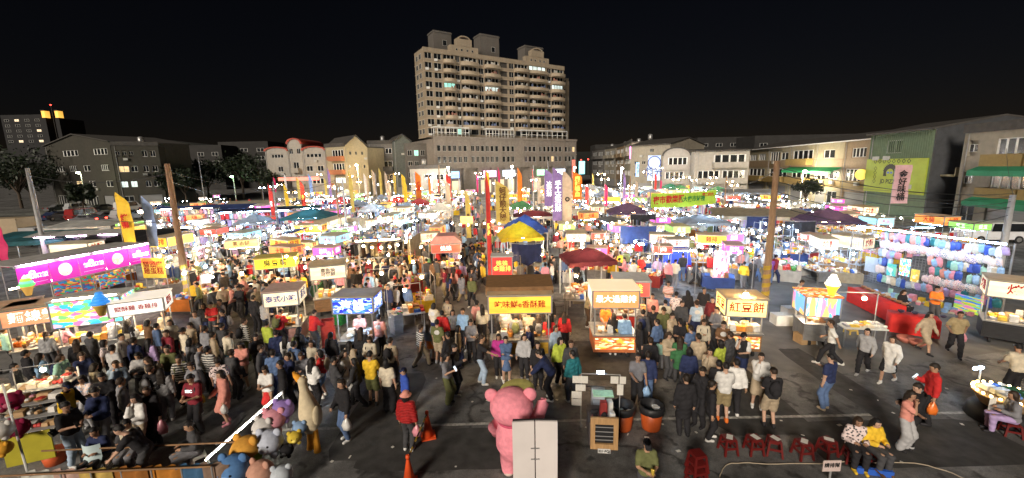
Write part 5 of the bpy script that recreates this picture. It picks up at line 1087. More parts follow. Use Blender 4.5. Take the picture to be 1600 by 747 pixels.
# ------------------------------------------------------------------ filler rows of stalls down the lot
PAL_C = [GOODM[i] for i in (5,8,7,4,6,5)]
protos = {}
def proto(kind, i):
    k = (kind, i)
    if k in protos: return protos[k]
    far = (0, -500, 0)
    if kind == 'cart':
        s = ['cream','yellow','red','white','orange','amber','pink','cream','green','cyan'][i]; tx = ['烤肉','雞排','滷味','豆花','大腸','蔥餅','飲料','炒麵','愛玉','冰品'][i]
        o = food_cart('x', far, 0, [1.8,2.2,1.6][i % 3], 1.2, s, tx, 'red' if s not in ('red','pink','green') else 'white', [.5,.65,.45][i % 3], 1.95, 'cwn'[i % 3] if s in ('white','cyan','pink') else 'wwn'[i % 3], [STEEL, WOOD, MATS['cart_red']][i % 3], seed=100+i, wheels=False)
        d = '%s-lit food cart' % s
    elif kind == 'table':
        c = ['white','red','blue','beige','green','yellow','grey','orange'][i]; o = table_stall('x', far, 0, [2.4,3.0,2.0][i % 3], 1.3, c, 'wncnwccw'[i], 120+i); d = 'open goods table with a %s cloth' % c
    elif kind == 'tent':
        c = ['white','grey','navy','beige','red','green'][i]; o = tent('x', far, 0, 2.8, 2.6, c, .8, 2.3, 'wnwnwc'[i], 140+i); d = '%s canopy stall' % c
    else:
        c = ['grey','navy',None,'beige'][i]; o = clothing_stall('x', far, 0, 3.2, 2.1, 2, 'ccnc'[i], 160+i, awn=c); d = 'clothing rail stall%s' % (' with a %s awning' % c if c else '')
    protos[k] = (o, d, [False]); return protos[k]
LABELS.clear()
def relamp(o, x, Y):
    """stalls at the sides of the lot use cool daylight lamps, those in the middle warm ones"""
    cool = .66 if (x < -9 or x > 8) else .12
    k = 'c' if rnd.random() < cool else rnd.choice('nnw')
    for ch in o.children:
        if ch.name.startswith('lamp') and ch.data:
            if ch.data in TUBE_ME.values(): ch.data = TUBE_ME[k]
            elif ch.data in BULB_ME.values(): ch.data = BULB_ME[k]
rows = []
xr = -38.0
while xr < 36: rows.append(xr); xr += 4.2
AISLE = -3.6
cnt = {}
NFILL = 0
def clear(x, y, r=1.0): return all((x-a)**2+(y-b)**2 > (c+r)**2 for a, b, c in OCC)
mid = sorted(rows, key=lambda v: abs(v-AISLE))
for x0 in rows:
    side_ = 'left' if x0 < AISLE else 'right'; rk_ = len([q for q in rows if (q < AISLE) == (x0 < AISLE) and abs(q-AISLE) <= abs(x0-AISLE)])
    Y = (21.5 if x0 < -22 else 20.5 if x0 < 8 else 26 if x0 < 18 else 27)+rnd.uniform(0,1.5); idx = 0
    while Y < 96:
        x = x0-.03*(Y-20)*(1 if x0 < 0 else -1.2)*(abs(x0)/30)+rnd.uniform(-.3,.3)+(.0 if x0 < AISLE else .04*(Y-20))
        lim = (Y*1.22) if x0 > 0 else Y*1.1
        if abs(x) < lim and not (x > 44) and clear(x, Y, .75) and not (abs(x-(AISLE-.035*(Y-20))) < 2.1) and rnd.random() < .93:
            r = rnd.random(); far = Y > 60
            kind, n = ('table', 8) if r < .46 else ('cart', 10) if r < .76 else ('cloth', 4) if r < .88 else ('tent', 6)
            if kind == 'tent' and Y < 40: kind, n = 'table', 8
            pr_, desc, used = proto(kind, rnd.randrange(n)); o = pr_ if not used[0] else copy_tree(pr_); used[0] = True
            o.location = (x, Y, 0); o.rotation_euler = (0, 0, (math.pi/2 if (rows.index(x0) % 2 == 0) else -math.pi/2)+R(rnd.uniform(-10,10))+(0 if rnd.random() < .8 else math.pi*.5))
            idx += 1
            lab = '%s, %s from front, %s row %s of main aisle' % (desc, order(idx), order(rk_), side_)
            relamp(o, x, Y); o['label'] = lab; o['group'] = 'stalls in rows down the market'; OCC.append((x, Y, .9)); NFILL += 1
            if Y < 34 and rnd.random() < .0: pass
        Y += rnd.uniform(2.5,3.1) if Y < 55 else rnd.uniform(3.1,4.3)
# small stalls squeezed in wherever there is still room
k = 0; tries = 0
ZW = [('left', 240, 690), ('right', 770, 1330)]
while k < 175 and tries < 8000:
    tries += 1; sd, xa, xb = ZW[rnd.random() < .5]; px, py = rnd.uniform(xa, xb), 291+155*rnd.random()**1.15; p = g(px, py)
    if p.y < 22 or p.y > 98 or p.x > 46 or not clear(p.x, p.y, .62) or abs(p.x-(AISLE-.035*(p.y-20))) < 2.0: continue
    kind, n = ('table', 8) if rnd.random() < .6 else ('cart', 10)
    pr_, desc, used = proto(kind, rnd.randrange(n)); o = pr_ if not used[0] else copy_tree(pr_); used[0] = True; s_ = rnd.uniform(.62,.8)
    o.location = (p.x, p.y, 0); o.scale = (s_, s_, rnd.uniform(.85,.98)); o.rotation_euler = (0,0,rnd.uniform(-.5,.5)+rnd.choice((0,0,math.pi/2,-math.pi/2))); relamp(o, p.x, p.y); k += 1
    o['label'] = 'small %s squeezed between the rows %s of the main aisle, number %d' % (desc, sd, k); o['_p'] = (px, py); o['group'] = 'small stalls squeezed between the rows'; OCC.append((p.x, p.y, .55))
sm = [o for o in SC.objects if o.parent is None and o.get('_p')]
for sd, f in (('left', lambda o: o.location.x < AISLE), ('right', lambda o: o.location.x >= AISLE)):
    L_sm = sorted([o for o in sm if f(o)], key=lambda o: o.location.y)
    cnt_ = {}
    for o in L_sm:
        d = o['label'].split(' squeezed')[0]; cnt_[d] = cnt_.get(d, 0)+1; o['label'] = '%s squeezed in %s of aisle, %s from front' % (d, sd, order(cnt_[d])); del o['_p']
for (o, d, u) in protos.values():
    if not u[0]:
        for c in list(o.children_recursive): bpy.data.objects.remove(c)
        bpy.data.objects.remove(o)
print('FILLER', NFILL)
# ------------------------------------------------------------------ utility poles, street lamps, wires
CONCP = mat('concrete_pole', (.42,.42,.42), .8, .15, 3, dirt=.3); WOODP = mat('wooden_pole', (.30,.19,.11), .85, .3, 4, stretch=(8,8,1), dirt=.3); HAZY = mat('hazard_yellow', (.42,.28,.03), .6, .2, 5); POLES = {}
def pole(key, label, xb, yb, yt, r=.15, m=None, hazard=False, name='utility_pole', cross=False):
    a = g(xb, yb); h = atY(xb, yt, a.y).z
    # the pole stands upright: take its height from the top pixel row
    t = thing(name, label, 'pole', (a.x, a.y, 0)); MB().tube([(0,0,0),(0,0,h)], [r, r*.72], None, 12).build('shaft', m or WOODP, t, True)
    if hazard:
        for i in range(5):
            b = MB(); n = 12
            vs = []
            for k in (0, 1):
                for j in range(n+1): th = 2*math.pi*j/n; vs.append(((r+.006)*math.cos(th), (r+.006)*math.sin(th), .3+i*.42+k*.21+.22*j/n))
            b.raw(vs, [(j, j+1, n+1+j+1, n+1+j) for j in range(n)]); b.build('hazard_band', HAZY if True else BLACK, t)
    if cross:
        b = MB(); b.bb(-.9,.9,-.05,.05,h-.7,h-.6); b.build('cross_arm', m or WOODP, t)
        for x in (-.8,-.3,.3,.8): MB().lathe([(.05,0),(.06,.08),(.03,.16)], None, 8, (x,0,h-.6)).build('insulator', WHITEP, t)
    POLES[key] = Vector((a.x, a.y, h)); return t
pole('A','pale concrete utility pole at the left above the magenta stall', 78, 425, 262, .17, CONCP)
pole('B','wooden utility pole with yellow hazard bands beside the white lightbox cart', 297, 480, 255, .17, WOODP, True)
pole('C','wooden utility pole with hazard bands right of the glowing yellow cart', 1193, 488, 252, .17, WOODP, True)
pole('D','pale concrete pole with a bent arm beside the white sport wagon', 1560, 425, 305, .2, CONCP)
pole('E','thin steel pole with a loudspeaker at the left middle', 323, 335, 237, .06, POST)
for i, (x, yb, yt, m) in enumerate(((533,380,275,WOODP),(544,385,280,CONCP),(437,372,283,POST),(690,350,258,WOODP),(496,330,290,POST),(834,340,258,CONCP),(592,345,270,POST),(983,340,275,WOODP),(1130,350,275,WOODP),(1018,310,262,POST),(856,322,250,POST),(765,325,270,POST))):
    pole('f%d' % i, 'slim %s pole in the middle distance, %s from the left' % ('wooden' if m is WOODP else 'concrete' if m is CONCP else 'grey metal', order(i+1)), x, yb, yt, .1, m, name='pole')
def street_lamp(label, x, y, Y, power, col=(1,.85,.62), head='round'):
    p = atY(x, y, Y); t = thing('street_lamp', label, 'street lamp', (p.x, Y, 0)); b = MB(); b.tube([(0,.5,0),(0,.5,p.z-.2),(0,.3,p.z+.12),(0,0,p.z+.12)], [.09,.07,.05,.04], None, 8); b.build('column', CONCP, t, True)
    b = MB(); b.ball((0,0,p.z), (.32,.32,.2), None, 10, 6); b.build('lamp_head', emit('street_head_%d' % int(col[2]*100), col, 60), t, True)
    li = bpy.data.lights.new('lamp_light', 'POINT'); li.energy = power; li.color = col; li.shadow_soft_size = .35; lo = bpy.data.objects.new('lamp_light', li); COL.objects.link(lo); lo.parent = t; lo.location = (0,-.1,p.z-.5)
    return t
street_lamp('amber street lamp before the gabled town house', 557, 258, 93, 4500, (1,.72,.32)); street_lamp('white street lamp before the tower podium at its left', 700, 262, 92, 6000)
street_lamp('white street lamp before the tower podium at its right', 800, 260, 96, 6000); street_lamp('street lamp by the tower corner with neon signs', 898, 262, 104, 6000); street_lamp('round white lamp on a tall post on the far street', 972, 263, 84, 6000, (.95,.97,1))
street_lamp('bent-arm street lamp before the yellow shop-houses', 1258, 268, 70, 5000, (1,.86,.6)); street_lamp('small greenish lamp among the dark trees at left', 362, 276, 96, 200, (.55,1,.5)); street_lamp('warm lamp behind the yellow feather flag', 220, 331, 52, 500, (1,.75,.4)); street_lamp('pale lamp beside the dim concrete building', 122, 270, 88, 500, (.9,1,.55))
WIRE = mat('black_wire', (.03,.03,.03), .6, .1)
def wire(label, a, b, sag=.5, r=.018):
    a, b = Vector(a), Vector(b); pts = [a.lerp(b, i/14)-Vector((0,0,sag*4*(i/14)*(1-i/14))) for i in range(15)]; o = MB(); o.tube(pts, r, None, 5); o = o.build('cable', WIRE, None, True); tag(o, label, 'cable', 'overhead cables'); return o
pa, pb, pc, pd = (POLES[k] for k in 'ABCD')
wire('overhead cable from the pale left pole to the hazard-banded left pole', pa-Vector((0,0,.5)), pb-Vector((0,0,.5)), .5); wire('lower overhead cable from the pale left pole past the picture edge', pa-Vector((0,0,2.2)), (-60, pa.y-4, 5.2), .4)
wire('overhead cable from the hazard-banded left pole toward the slim poles', pb-Vector((0,0,.4)), POLES['f0']-Vector((0,0,.4)), 1.0); wire('second cable from the hazard-banded left pole to the teal canopy', pb-Vector((0,0,.9)), POLES['f2'], 1.0)
wire('low sagging cable between the two left utility poles', pa-Vector((0,0,3.0)), pb-Vector((0,0,3.0)), .3)
for i, z in enumerate((.3,.6,1.0,1.5,2.2)): wire('%s cable from the top between the right wooden pole and the bent concrete pole' % order(i+1), pc-Vector((0,0,z*.9)), pd-Vector((0,0,z*.7-.3)), .5+.12*i)
wire('cable from the right wooden pole to the slim pole by the green banner', pc-Vector((0,0,.4)), POLES['f8'], .8); wire('cable from the bent concrete pole to the beige shop-house', pd, rowp(40,.5)+Vector((0,0,8)), .3); wire('cable along the tan shop-houses to the bent pole', rowp(85,-.6)+Vector((0,0,5.6)), pd-Vector((0,0,.1)), 1.0); wire('lower cable along the tan shop-houses to the bent pole', rowp(85,-.6)+Vector((0,0,4.9)), pd-Vector((0,0,.8)), 1.0)
# ------------------------------------------------------------------ feather flags and banners
def flag(label, x, yb, yt, Y, w, m, txt=None, tm=None, curve=True, zb=None):
    a, b = atY(x, yb, Y), atY(x, yt, Y); t = thing('feather_flag', label, 'flag', (a.x, Y, 0), R(rnd.uniform(-12,12))); z0, z1 = a.z, b.z; h = z1-z0
    o = MB(); o.tube([(-w/2-.02,0,0),(-w/2-.02,0,z1-h*.1),(-w/2+w*.25,0,z1)], [.022,.018,.008], None, 6); o.build('flagpole', POST, t)
    n, k = 5, 14; vs = []
    for j in range(k+1):
        s_ = j/k; ww = w*(1 if s_ < .8 or not curve else max(.12, 1-((s_-.8)/.2)**1.6)); sh = 0 if s_ < .8 or not curve else .0
        for i in range(n+1): u = i/n; vs.append((-w/2+u*ww+sh, .05*math.sin(u*5+s_*7)+.03*math.sin(s_*19), z0+h*s_))
    for j in range(k+1):
        for i in range(n+1): v = vs[j*(n+1)+i]; vs.append((v[0], v[1]+.006, v[2]))
    N_ = (k+1)*(n+1); o = MB(); o.raw(vs, [(j*(n+1)+i, j*(n+1)+i+1, (j+1)*(n+1)+i+1, (j+1)*(n+1)+i) for j in range(k) for i in range(n)]+[(N_+(j+1)*(n+1)+i, N_+(j+1)*(n+1)+i+1, N_+j*(n+1)+i+1, N_+j*(n+1)+i) for j in range(k) for i in range(n)]); o.build('cloth', m, t, True)
    if txt: s = '\n'.join(txt); text(s, min(w*.62, h*.85/len(txt)), tm, t, (0, -.10, z0+h*.46), bold=.01)
    return t
FC = {k: mat('flag_'+k, v, .75, .18, 3) for k, v in dict(red=(.62,.05,.04), yellow=(.78,.52,.04), gold=(.55,.42,.10), purple=(.26,.17,.42), beige=(.50,.40,.30), orange=(.72,.20,.02), blue=(.25,.35,.60), white=(.65,.62,.6), pinkred=(.62,.03,.14)).items()}
flag('tall slim red feather flag at the left of the yellow canopy', 766, 432, 268, 23, .24, FC['red'], '好吃地瓜球', INK['gold'])
flag('wide yellow banner flag left of the yellow canopy', 786, 350, 283, 38, 1.25, FC['gold'], '蚵仔煎大腸', INK['brown'])
flag('front purple feather flag at centre right', 872, 345, 262, 36, .95, FC['purple'], '手工冰淇淋', INK['white'])
flag('rear purple feather flag behind the front purple one', 858, 322, 264, 44, .95, FC['purple'], '冰淇淋', INK['white'])
flag('beige feather flag with a black round emblem beside the purple ones', 886, 350, 266, 35, .8, FC['beige'], '◎', BLK)
flag('orange gold-lettered flag right of the beige flag', 902, 312, 268, 46, 1.0, FC['orange'], '麻辣鴨血', INK['gold'])
flag('yellow feather flag with duck print near the left pole', 204, 385, 300, 27, .85, FC['yellow'], '烤鴨', INK['red'])
flag('blue-grey feather flag right of the yellow duck flag', 241, 385, 306, 28, .7, FC['blue'], '蚵', INK['white'])
flag('crimson feather flag at the left picture edge', 9, 418, 338, 19, .6, FC['pinkred'])
flag('orange feather flag before the low white shop', 655, 312, 268, 62, .8, FC['orange'], '烤玉米', INK['red'])
flag('red feather flag left of the tower podium centre', 702, 308, 272, 62, .7, FC['red'], '炸雞', INK['white'])
flag('slim golden flag at the left of the red slim one', 733, 372, 298, 38, .45, FC['gold'], '果汁', INK['brown'])
flag('small yellow feather flag before the town houses', 632, 306, 272, 66, .6, FC['yellow'], '香腸', INK['brown'])
flag('yellow feather flag high before the tower podium', 762, 300, 266, 60, .55, FC['yellow'], '茶', INK['red'])
flag('red and white feather flag beside the slim left poles', 428, 345, 287, 46, .5, FC['red'], '炒飯', INK['white'])
flag('yellow flag left of the red flag at the left middle', 450, 330, 287, 52, .45, FC['yellow']); flag('red flag at the left middle beside the yellow one', 476, 330, 282, 54, .5, FC['red'], '大餅', INK['gold'])
for i, (x, yt, c) in enumerate(((586,265,'beige'),(596,262,'gold'),(605,268,'beige'),(618,270,'gold'),(572,270,'white'),(672,275,'orange'),(687,280,'red'))):
    flag('small %s flag among the far stalls left of the podium, %s from the left' % ('pale' if c in ('beige','white') else c, order(i+1)), x, 304, yt, 58+i*3, .4, FC[c])
a, b = g(1017, 323, 3.1), g(1119, 313, 3.3); t = thing('street_banner', 'long lime green banner with red and green lettering above the toy wall', 'banner', (a.x, a.y, 0), math.atan2(b.y-a.y, b.x-a.x)); ln = math.hypot(b.x-a.x, b.y-a.y)
o = MB(); n = 20; o.raw([(ln*i/n, .05*math.sin(i), z-.15*math.sin(math.pi*i/n)) for z in (3.0,4.4) for i in range(n+1)], [(i, i+1, n+2+i, n+1+i) for i in range(n)]); o.build('cloth', mat('lime_banner', (.42,.62,.05), .7, .15, 2), t, True)
for x in (0, ln): block('post', x-.05, x+.05, .1, .2, 0, 4.6, POST, t)
text('夜市歡樂購', .8, INK['red'], t, (ln*.25,-.07,3.65), bold=.02); text('八大夜市好禮', .6, mat('ink_green',(.02,.2,.03),.6), t, (ln*.6,-.07,3.6), bold=.015); text('週二四六', .4, INK['red'], t, (ln*.85,-.07,3.95), bold=.015)
flag('pink upright banner with dark brush lettering over the bag wall', 1404, 318, 258, 34, 1.25, mat('flag_pale_pink',(.55,.33,.33),.75,.15,3), '金好味桶', BLK, False)
# ------------------------------------------------------------------ vehicles
PAINT = {k: mat('car_paint_'+k, v, .25, .08, 3, spec=.6) for k, v in dict(silver=(.35,.36,.37), white=(.62,.62,.62), black=(.02,.02,.022), grey=(.12,.12,.13), blue=(.03,.05,.38), navy=(.02,.03,.07), red=(.25,.02,.02)).items()}
def car(label, pos, rz, colr, kind='sedan', lights=False, name='parked_car', cat='car'):
    t = thing(name, label, cat, pos, rz, 'cars parked in the dark lot' if name == 'parked_car' else None); W2 = .86
    prof = {'sedan': [(-2.2,.3),(-2.25,.75),(-1.9,.95),(-1.35,1.0),(-.8,1.42),(.55,1.42),(1.15,.98),(2.0,.82),(2.25,.65),(2.25,.3)], 'van': [(-2.1,.32),(-2.15,1.0),(-2.05,1.85),(-1.9,1.95),(1.0,1.95),(1.55,1.25),(2.1,1.05),(2.2,.7),(2.2,.32)], 'wagon': [(-2.3,.34),(-2.35,1.0),(-2.2,1.1),(-1.95,1.72),(-1.7,1.78),(.5,1.76),(1.15,1.18),(2.1,1.02),(2.3,.75),(2.3,.34)]}[kind]
    b = MB(); n = len(prof); ys = [(-W2,.0),(-W2*.9,.04),(W2*.9,.04),(W2,.0)]; vs = []
    for y, _ in ((-W2,0),(W2,0)):
        for x, z in prof: vs.append((x, y*(1 if z < 1.02 else .84), z))
    b.raw(vs, [tuple(range(n)), tuple(n+i for i in reversed(range(n)))]+[((i+1) % n, i, n+i, n+(i+1) % n) for i in range(n)]); b.build('body', PAINT[colr], t)
    zr = max(z for _, z in prof); top = [p for p in prof if p[1] > zr-.06]; x0, x1 = min(p[0] for p in top), max(p[0] for p in top)
    for s_ in (-1, 1):
        for i, (xa, xb) in enumerate(((x0+.05, (x0+x1)/2-.04), ((x0+x1)/2+.04, x1-.02))):
            w = MB(); yb, yt = s_*(W2+.012), s_*(W2*.86+.012); w.raw([(xa-.12*(i == 0),yb*.985,1.05),(xb+.18*(i == 1),yb*.985,1.05),(xb,yt,zr-.1),(xa,yt,zr-.1)], [(0,1,2,3) if s_ < 0 else (3,2,1,0)]); w.build('side_window', GLASS, t)
        for x in (-1.4, 1.4):
            w = MB(); w.tube([(x,s_*(W2-.14),.33),(x,s_*(W2+.02),.33)], .33, RUBBER, 14); wh = w.build('wheel', RUBBER, t); w = MB(); w.tube([(x,s_*(W2+.0),.33),(x,s_*(W2+.035),.33)], .19, STEEL, 10); w.build('rim', STEEL, wh)
        block('headlight', 2.2 if kind != 'van' else 2.16, 2.28, s_*.62-.16, s_*.62+.16, .62, .76, emit('headlight_on',(1,.95,.85),40) if lights else WHITEP, t)
        block('tail_light', -2.33, -2.2, s_*.68-.12, s_*.68+.12, .72, .9, emit('tail_on',(1,.05,.03),12) if lights else mat('tail_lens',(.3,.01,.01),.3), t)
    w = MB(); i0 = [i for i, p in enumerate(prof) if p == top[-1]][0]; (xa, za), (xb, zb) = prof[i0], prof[i0+1]; w.raw([(xa+.03,-W2*.78,za-.05),(xa+.03,W2*.78,za-.05),(xb+.01,W2*.88,zb+.04),(xb+.01,-W2*.88,zb+.04)], [(0,1,2,3)]); o = w.build('windscreen', GLASS, t); o.location = (.03,0,.03)
    return t
k = 0
for row_y, x0, x1 in ((330,95,260),(318,110,270),(344,90,230),(308,120,300)):
    x = x0
    while x < x1:
        p = g(x, row_y); c = ['grey','silver','black','white','navy','red'][k % 6]; car('%s parked car, %s in the dark car park' % (c, order(k+1)), (p.x, p.y, 0), R(80+rnd.uniform(-10,10)), c, ['sedan','wagon','sedan','van'][k % 4]); k += 1; x += rnd.uniform(28,44)
p = g(118, 350); car('car with headlights and tail lights on behind the left awnings', (p.x+2, p.y, 0), R(175), 'grey', 'sedan', True)
p = g(1545, 378); car('silver-white sport wagon parked by the beige shop-house', (p.x, p.y, 0), R(172), 'white', 'wagon', name='sport_wagon'); OCC.append((p.x, p.y, 3))
p = g(1046, 422); t = car('royal blue delivery van with open tailgate among the right stalls', (p.x, p.y, 0), R(80), 'blue', 'van', name='delivery_van', cat='van'); OCC.append((p.x, p.y, 3)); LANDMARK.append(('the blue delivery van', p.x, p.y))
o = MB(); o.raw([(-2.1,-.7,1.9),(-2.1,.7,1.9),(-3.2,.7,2.0),(-3.2,-.7,2.0),(-2.1,-.7,1.94),(-2.1,.7,1.94),(-3.2,.7,2.04),(-3.2,-.7,2.04)], [(0,1,2,3),(7,6,5,4),(0,4,5,1),(2,6,7,3),(1,5,6,2),(3,7,4,0)]); o.build('tailgate', PAINT['blue'], t); tube(t, -2.6, 0, 1.88, 'c', 1.6, math.pi/2)
for i, (x, y) in enumerate(((1075,430),(1062,434),(1083,440))):
    p = g(x, y); o = MB(); o.bb(-.35,.35,-.28,.28,0,.45); b_ = o.build('cardboard_box', CARD, None, False, (p.x, p.y, 0), rnd.uniform(0,1)); tag(b_, ('brown cardboard box behind the blue van, furthest left','middle cardboard box behind the blue van','cardboard box nearest the price board')[i-1 if i else 1] if False else ('taller of the cardboard boxes behind the blue van','cardboard box left of the others behind the blue van','cardboard box nearest the aisle behind the blue van')[i], 'box', 'boxes behind the van')
# beige box truck and white awning roof at the left
p = g(28, 385); t = thing('box_truck', 'beige box truck body parked at the left edge behind the stalls', 'truck', (p.x, p.y, 0), R(8)); MB().bb(-2.2,1.2,-1.0,1.0,.9,3.0).build('cargo_box', mat('truck_beige',(.40,.31,.20),.6,.12,2,dirt=.2), t)
o = MB(); o.prismx([(-1,.6),(1,.6),(1,2.0),(-1,2.0)], 1.25, 2.6); o.build('cab', PAINT['silver'], t); block('chassis', -2.2, 2.5, -.8, .8, .5, .88, BLACK, t); block('windscreen', 2.61, 2.64, -.85, .85, 1.3, 1.9, GLASS, t)
for x in (-1.4,1.8):
    for s_ in (-1,1): MB().tube([(x,s_*.75,.42),(x,s_*1.0,.42)], .42, RUBBER, 14).build('wheel', RUBBER, t)
for i, (x, y, w, d, c, lab) in enumerate(((140,352,5.5,3,'white','white flat awning roof before the car park'),(60,372,6,3.5,'teal','dark tarpaulin roof behind the magenta stall'),(205,372,6,4,'black','black tarpaulin roof left of the yellow duck flag'),(350,325,7,3.5,'blue','blue tarpaulin roof behind the hazard-banded left pole'),(400,318,8,3,'beige','pale tarpaulin roof right of the blue one'),(1185,335,8,4,'beige','beige awning roof before the yellow shop-houses'),(1170,300,8,4,'grey','grey sheet roof at the foot of the tan row'))):
    p = g(x, y, 2.4); t = thing('awning_shelter', lab, 'awning', (p.x, p.y, 0), R(10 if x < 800 else -15)); o = MB(); n = 10
    vs = [(-w/2+w*i_/n, -d/2+d*j/3, 2.4+.35*j/3+.08*math.sin(i_*1.9)*math.sin(j)) for j in range(4) for i_ in range(n+1)]; o.raw(vs+[(v[0],v[1],v[2]+.03) for v in vs], [(j*(n+1)+i_+n+1, j*(n+1)+i_+n+2, j*(n+1)+i_+1, j*(n+1)+i_) for j in range(3) for i_ in range(n)]+[(44+j*(n+1)+i_, 44+j*(n+1)+i_+1, 44+j*(n+1)+i_+n+2, 44+j*(n+1)+i_+n+1) for j in range(3) for i_ in range(n)]); o.build('roof_sheet', CLOTHM[c], t)
    o = MB(); o.prismx([(-d/2-.02,2.1),(-d/2,2.1),(-d/2,2.42),(-d/2-.02,2.42)], -w/2, w/2); o.build('fascia', CLOTHM[c], t)
    for sx in (-1,1):
        for sy in (-1,1): block('post', sx*(w/2-.1)-.03, sx*(w/2-.1)+.03, sy*(d/2-.1)-.03, sy*(d/2-.1)+.03, 0, 2.4+.35*(sy > 0), POST, t)
    tube(t, -w*.2, 0, 2.25, 'c' if x in (60,350) else 'n', 1.2)
# ------------------------------------------------------------------ right front: bag wall, red tables, ice cream cart
WA, WB = g(1322, 440), g(1562, 500); WA.z = WB.z = 0; dW = WB-WA; LW = math.hypot(dW.x, dW.y); rzW = math.atan2(dW.y, dW.x); HW = 3.35
t = thing('mesh_wall', 'long wire mesh display wall hung with bagged plush toys', 'display wall', WA, rzW); OCC.append(((WA.x+WB.x)/2, (WA.y+WB.y)/2, 5)); LANDMARK.append(('the bag wall', (WA.x+WB.x)/2, (WA.y+WB.y)/2))
o = MB(); n = int(LW/.14)
for i in range(n+1): x = LW*i/n; o.bb(x-.004, x+.004, -.004, .004, .35, HW)
for k in range(21): z = .35+(HW-.35)*k/20; o.bb(0, LW, .005, .012, z-.004, z+.004)
m_ = o.build('wire_mesh', POST, t); m_['kind'] = 'stuff'
for x in (0, LW/3, 2*LW/3, LW): block('post', x-.03, x+.03, .015, .075, 0, HW+.1, POST, t)
for i in range(6): o = MB(); o.tube([(LW*(.22+.15*i),0,HW+.05),(LW*(.22+.15*i),-1.1,HW+.25)], .015); o.build('lamp_arm', POST, t)
for i in range(6): tube(t, LW*(.22+.15*i), -1.1, HW+.2, 'c', .8)
tube(t, LW*.08, -.5, HW-.05, 'n', .8)
def plush_bag(seed):
    r = random.Random(seed); o = MB(); n, k = 10, 8; vs = []
    for j in range(k+1):
        a = math.pi*j/k
        for i in range(n):
            th = 2*math.pi*i/n; q = abs(math.cos(th))**.35*math.copysign(1, math.cos(th)); w = abs(math.sin(th))**.8*math.copysign(1, math.sin(th)); s_ = math.sin(a)**.3; cz_ = -abs(math.cos(a))**.6*math.copysign(1, math.cos(a)); vs.append((.19*q*s_*(1+.05*math.sin(3*a+seed)), .055*w*math.sin(a)**.8+.012*math.sin(i*2+j+seed), .25*cz_+.012*math.sin(i*3+seed)))
    o.raw(vs, [(j*n+i, j*n+(i+1) % n, (j+1)*n+(i+1) % n, (j+1)*n+i) for j in range(k) for i in range(n)]); o.tube([(0,0,.24),(0,0,.34)], [.05,.02], None, 6); return o.mesh('toy', True)
BAGM = objcol('glossy_bag', .25, 'print', .6); BAGP = objcol('glossy_plain_bag', .3, None, .6); PB_ = [plush_bag(i) for i in range(4)]
for q in PB_: q.materials.append(BAGP)
MW = Matrix.Translation(WA) @ Matrix.Rotation(rzW, 4, 'Z')
bc = ['pink','sky blue','blue','lilac','teal','cream','pale denim','pink','mint','sky blue','coral','blue','white']
for rr in range(6):
    nb = (25, 24, 25, 24, 25, 22)[rr]
    for i in range(nb):
        u = .24+.75*(i+.5)/nb; z = HW-.30-rr*.47
        if rr in (2, 3, 4) and .40 < u < .57: continue
        c = bc[(i*5+rr*3+(i*i) % 4) % 13]; 
        if rnd.random() < .07: continue
        o = link('bagged_toy', PB_[(i+rr) % 4], None, MW @ Vector(((u+rnd.uniform(-.006,.006)+.012*(rr % 2))*LW, -.13, z+rnd.uniform(-.06,.05))), rzW, (rnd.uniform(.60,.82),.95,rnd.uniform(.72,1.0))); o.rotation_euler = (R(rnd.uniform(-4,12)), R(rnd.uniform(-9,9)), rzW+R(rnd.uniform(-14,14)))
        o.color = (*CN[c], 1)
        if (i*3+rr) % 3 == 1: o.material_slots[0].link = 'OBJECT'; o.material_slots[0].material = BAGM
        tag(o, '%s bagged plush toy, %s from left in the %s row of the bag wall' % (c, order(i+1), ('top','second','third','fourth','fifth','bottom')[rr]), 'plush toy', 'bagged toys on the mesh wall')
for i, (ua, ub, za, zb, m_, lab) in enumerate(((.42,.49,1.15,2.05,RAINB,'rainbow striped price poster on the bag wall'),(.50,.555,.95,1.6,poster('yellow_flyer',[(.9,.75,.1),(.95,.9,.6),(.9,.6,.1)],5),'yellow printed flyer on the bag wall'),(.335,.40,1.0,1.65,poster('teal_flyer',[(.1,.6,.6),(.7,.9,.9),(.2,.7,.5)],4),'teal printed panel on the bag wall'),(.14,.25,.9,1.75,mat('frosted_sheet',(.40,.46,.52),.5,.1),'pale blue frosted sheet on the bare end of the mesh wall'),(.78,.93,.05,.85,poster('colour_sheet',[(.1,.35,.9),(.5,.85,.1),(.95,.3,.6),(.95,.85,.1),(.1,.7,.9)],4,.25,(.6,1,3)),'bright striped price sheet leaning at the foot of the bag wall'))):
    o = block('poster', ua*LW, ub*LW, -.02, -.012, za, zb, m_); o.location = MW @ Vector(((ua+ub)/2*LW, -.33 if i != 3 else -.05, (za+zb)/2)); o.rotation_euler = (0,0,rzW); tag(o, lab, 'poster')
# lower goods on the ground line of the wall
o = link('toy_heap', goods_mesh(77, LW*.62, .9, pal=[mat('plush_'+c.replace(' ','_'), CN[c], .8, .2) for c in ('sky blue','white','yellow','mint','pink','cream')], hmax=.35), None, MW @ Vector((LW*.60,-.75,.0)), rzW); tag(o, 'low heaps of pale blue and yellow toys at the foot of the bag wall', 'toys', kind='stuff')
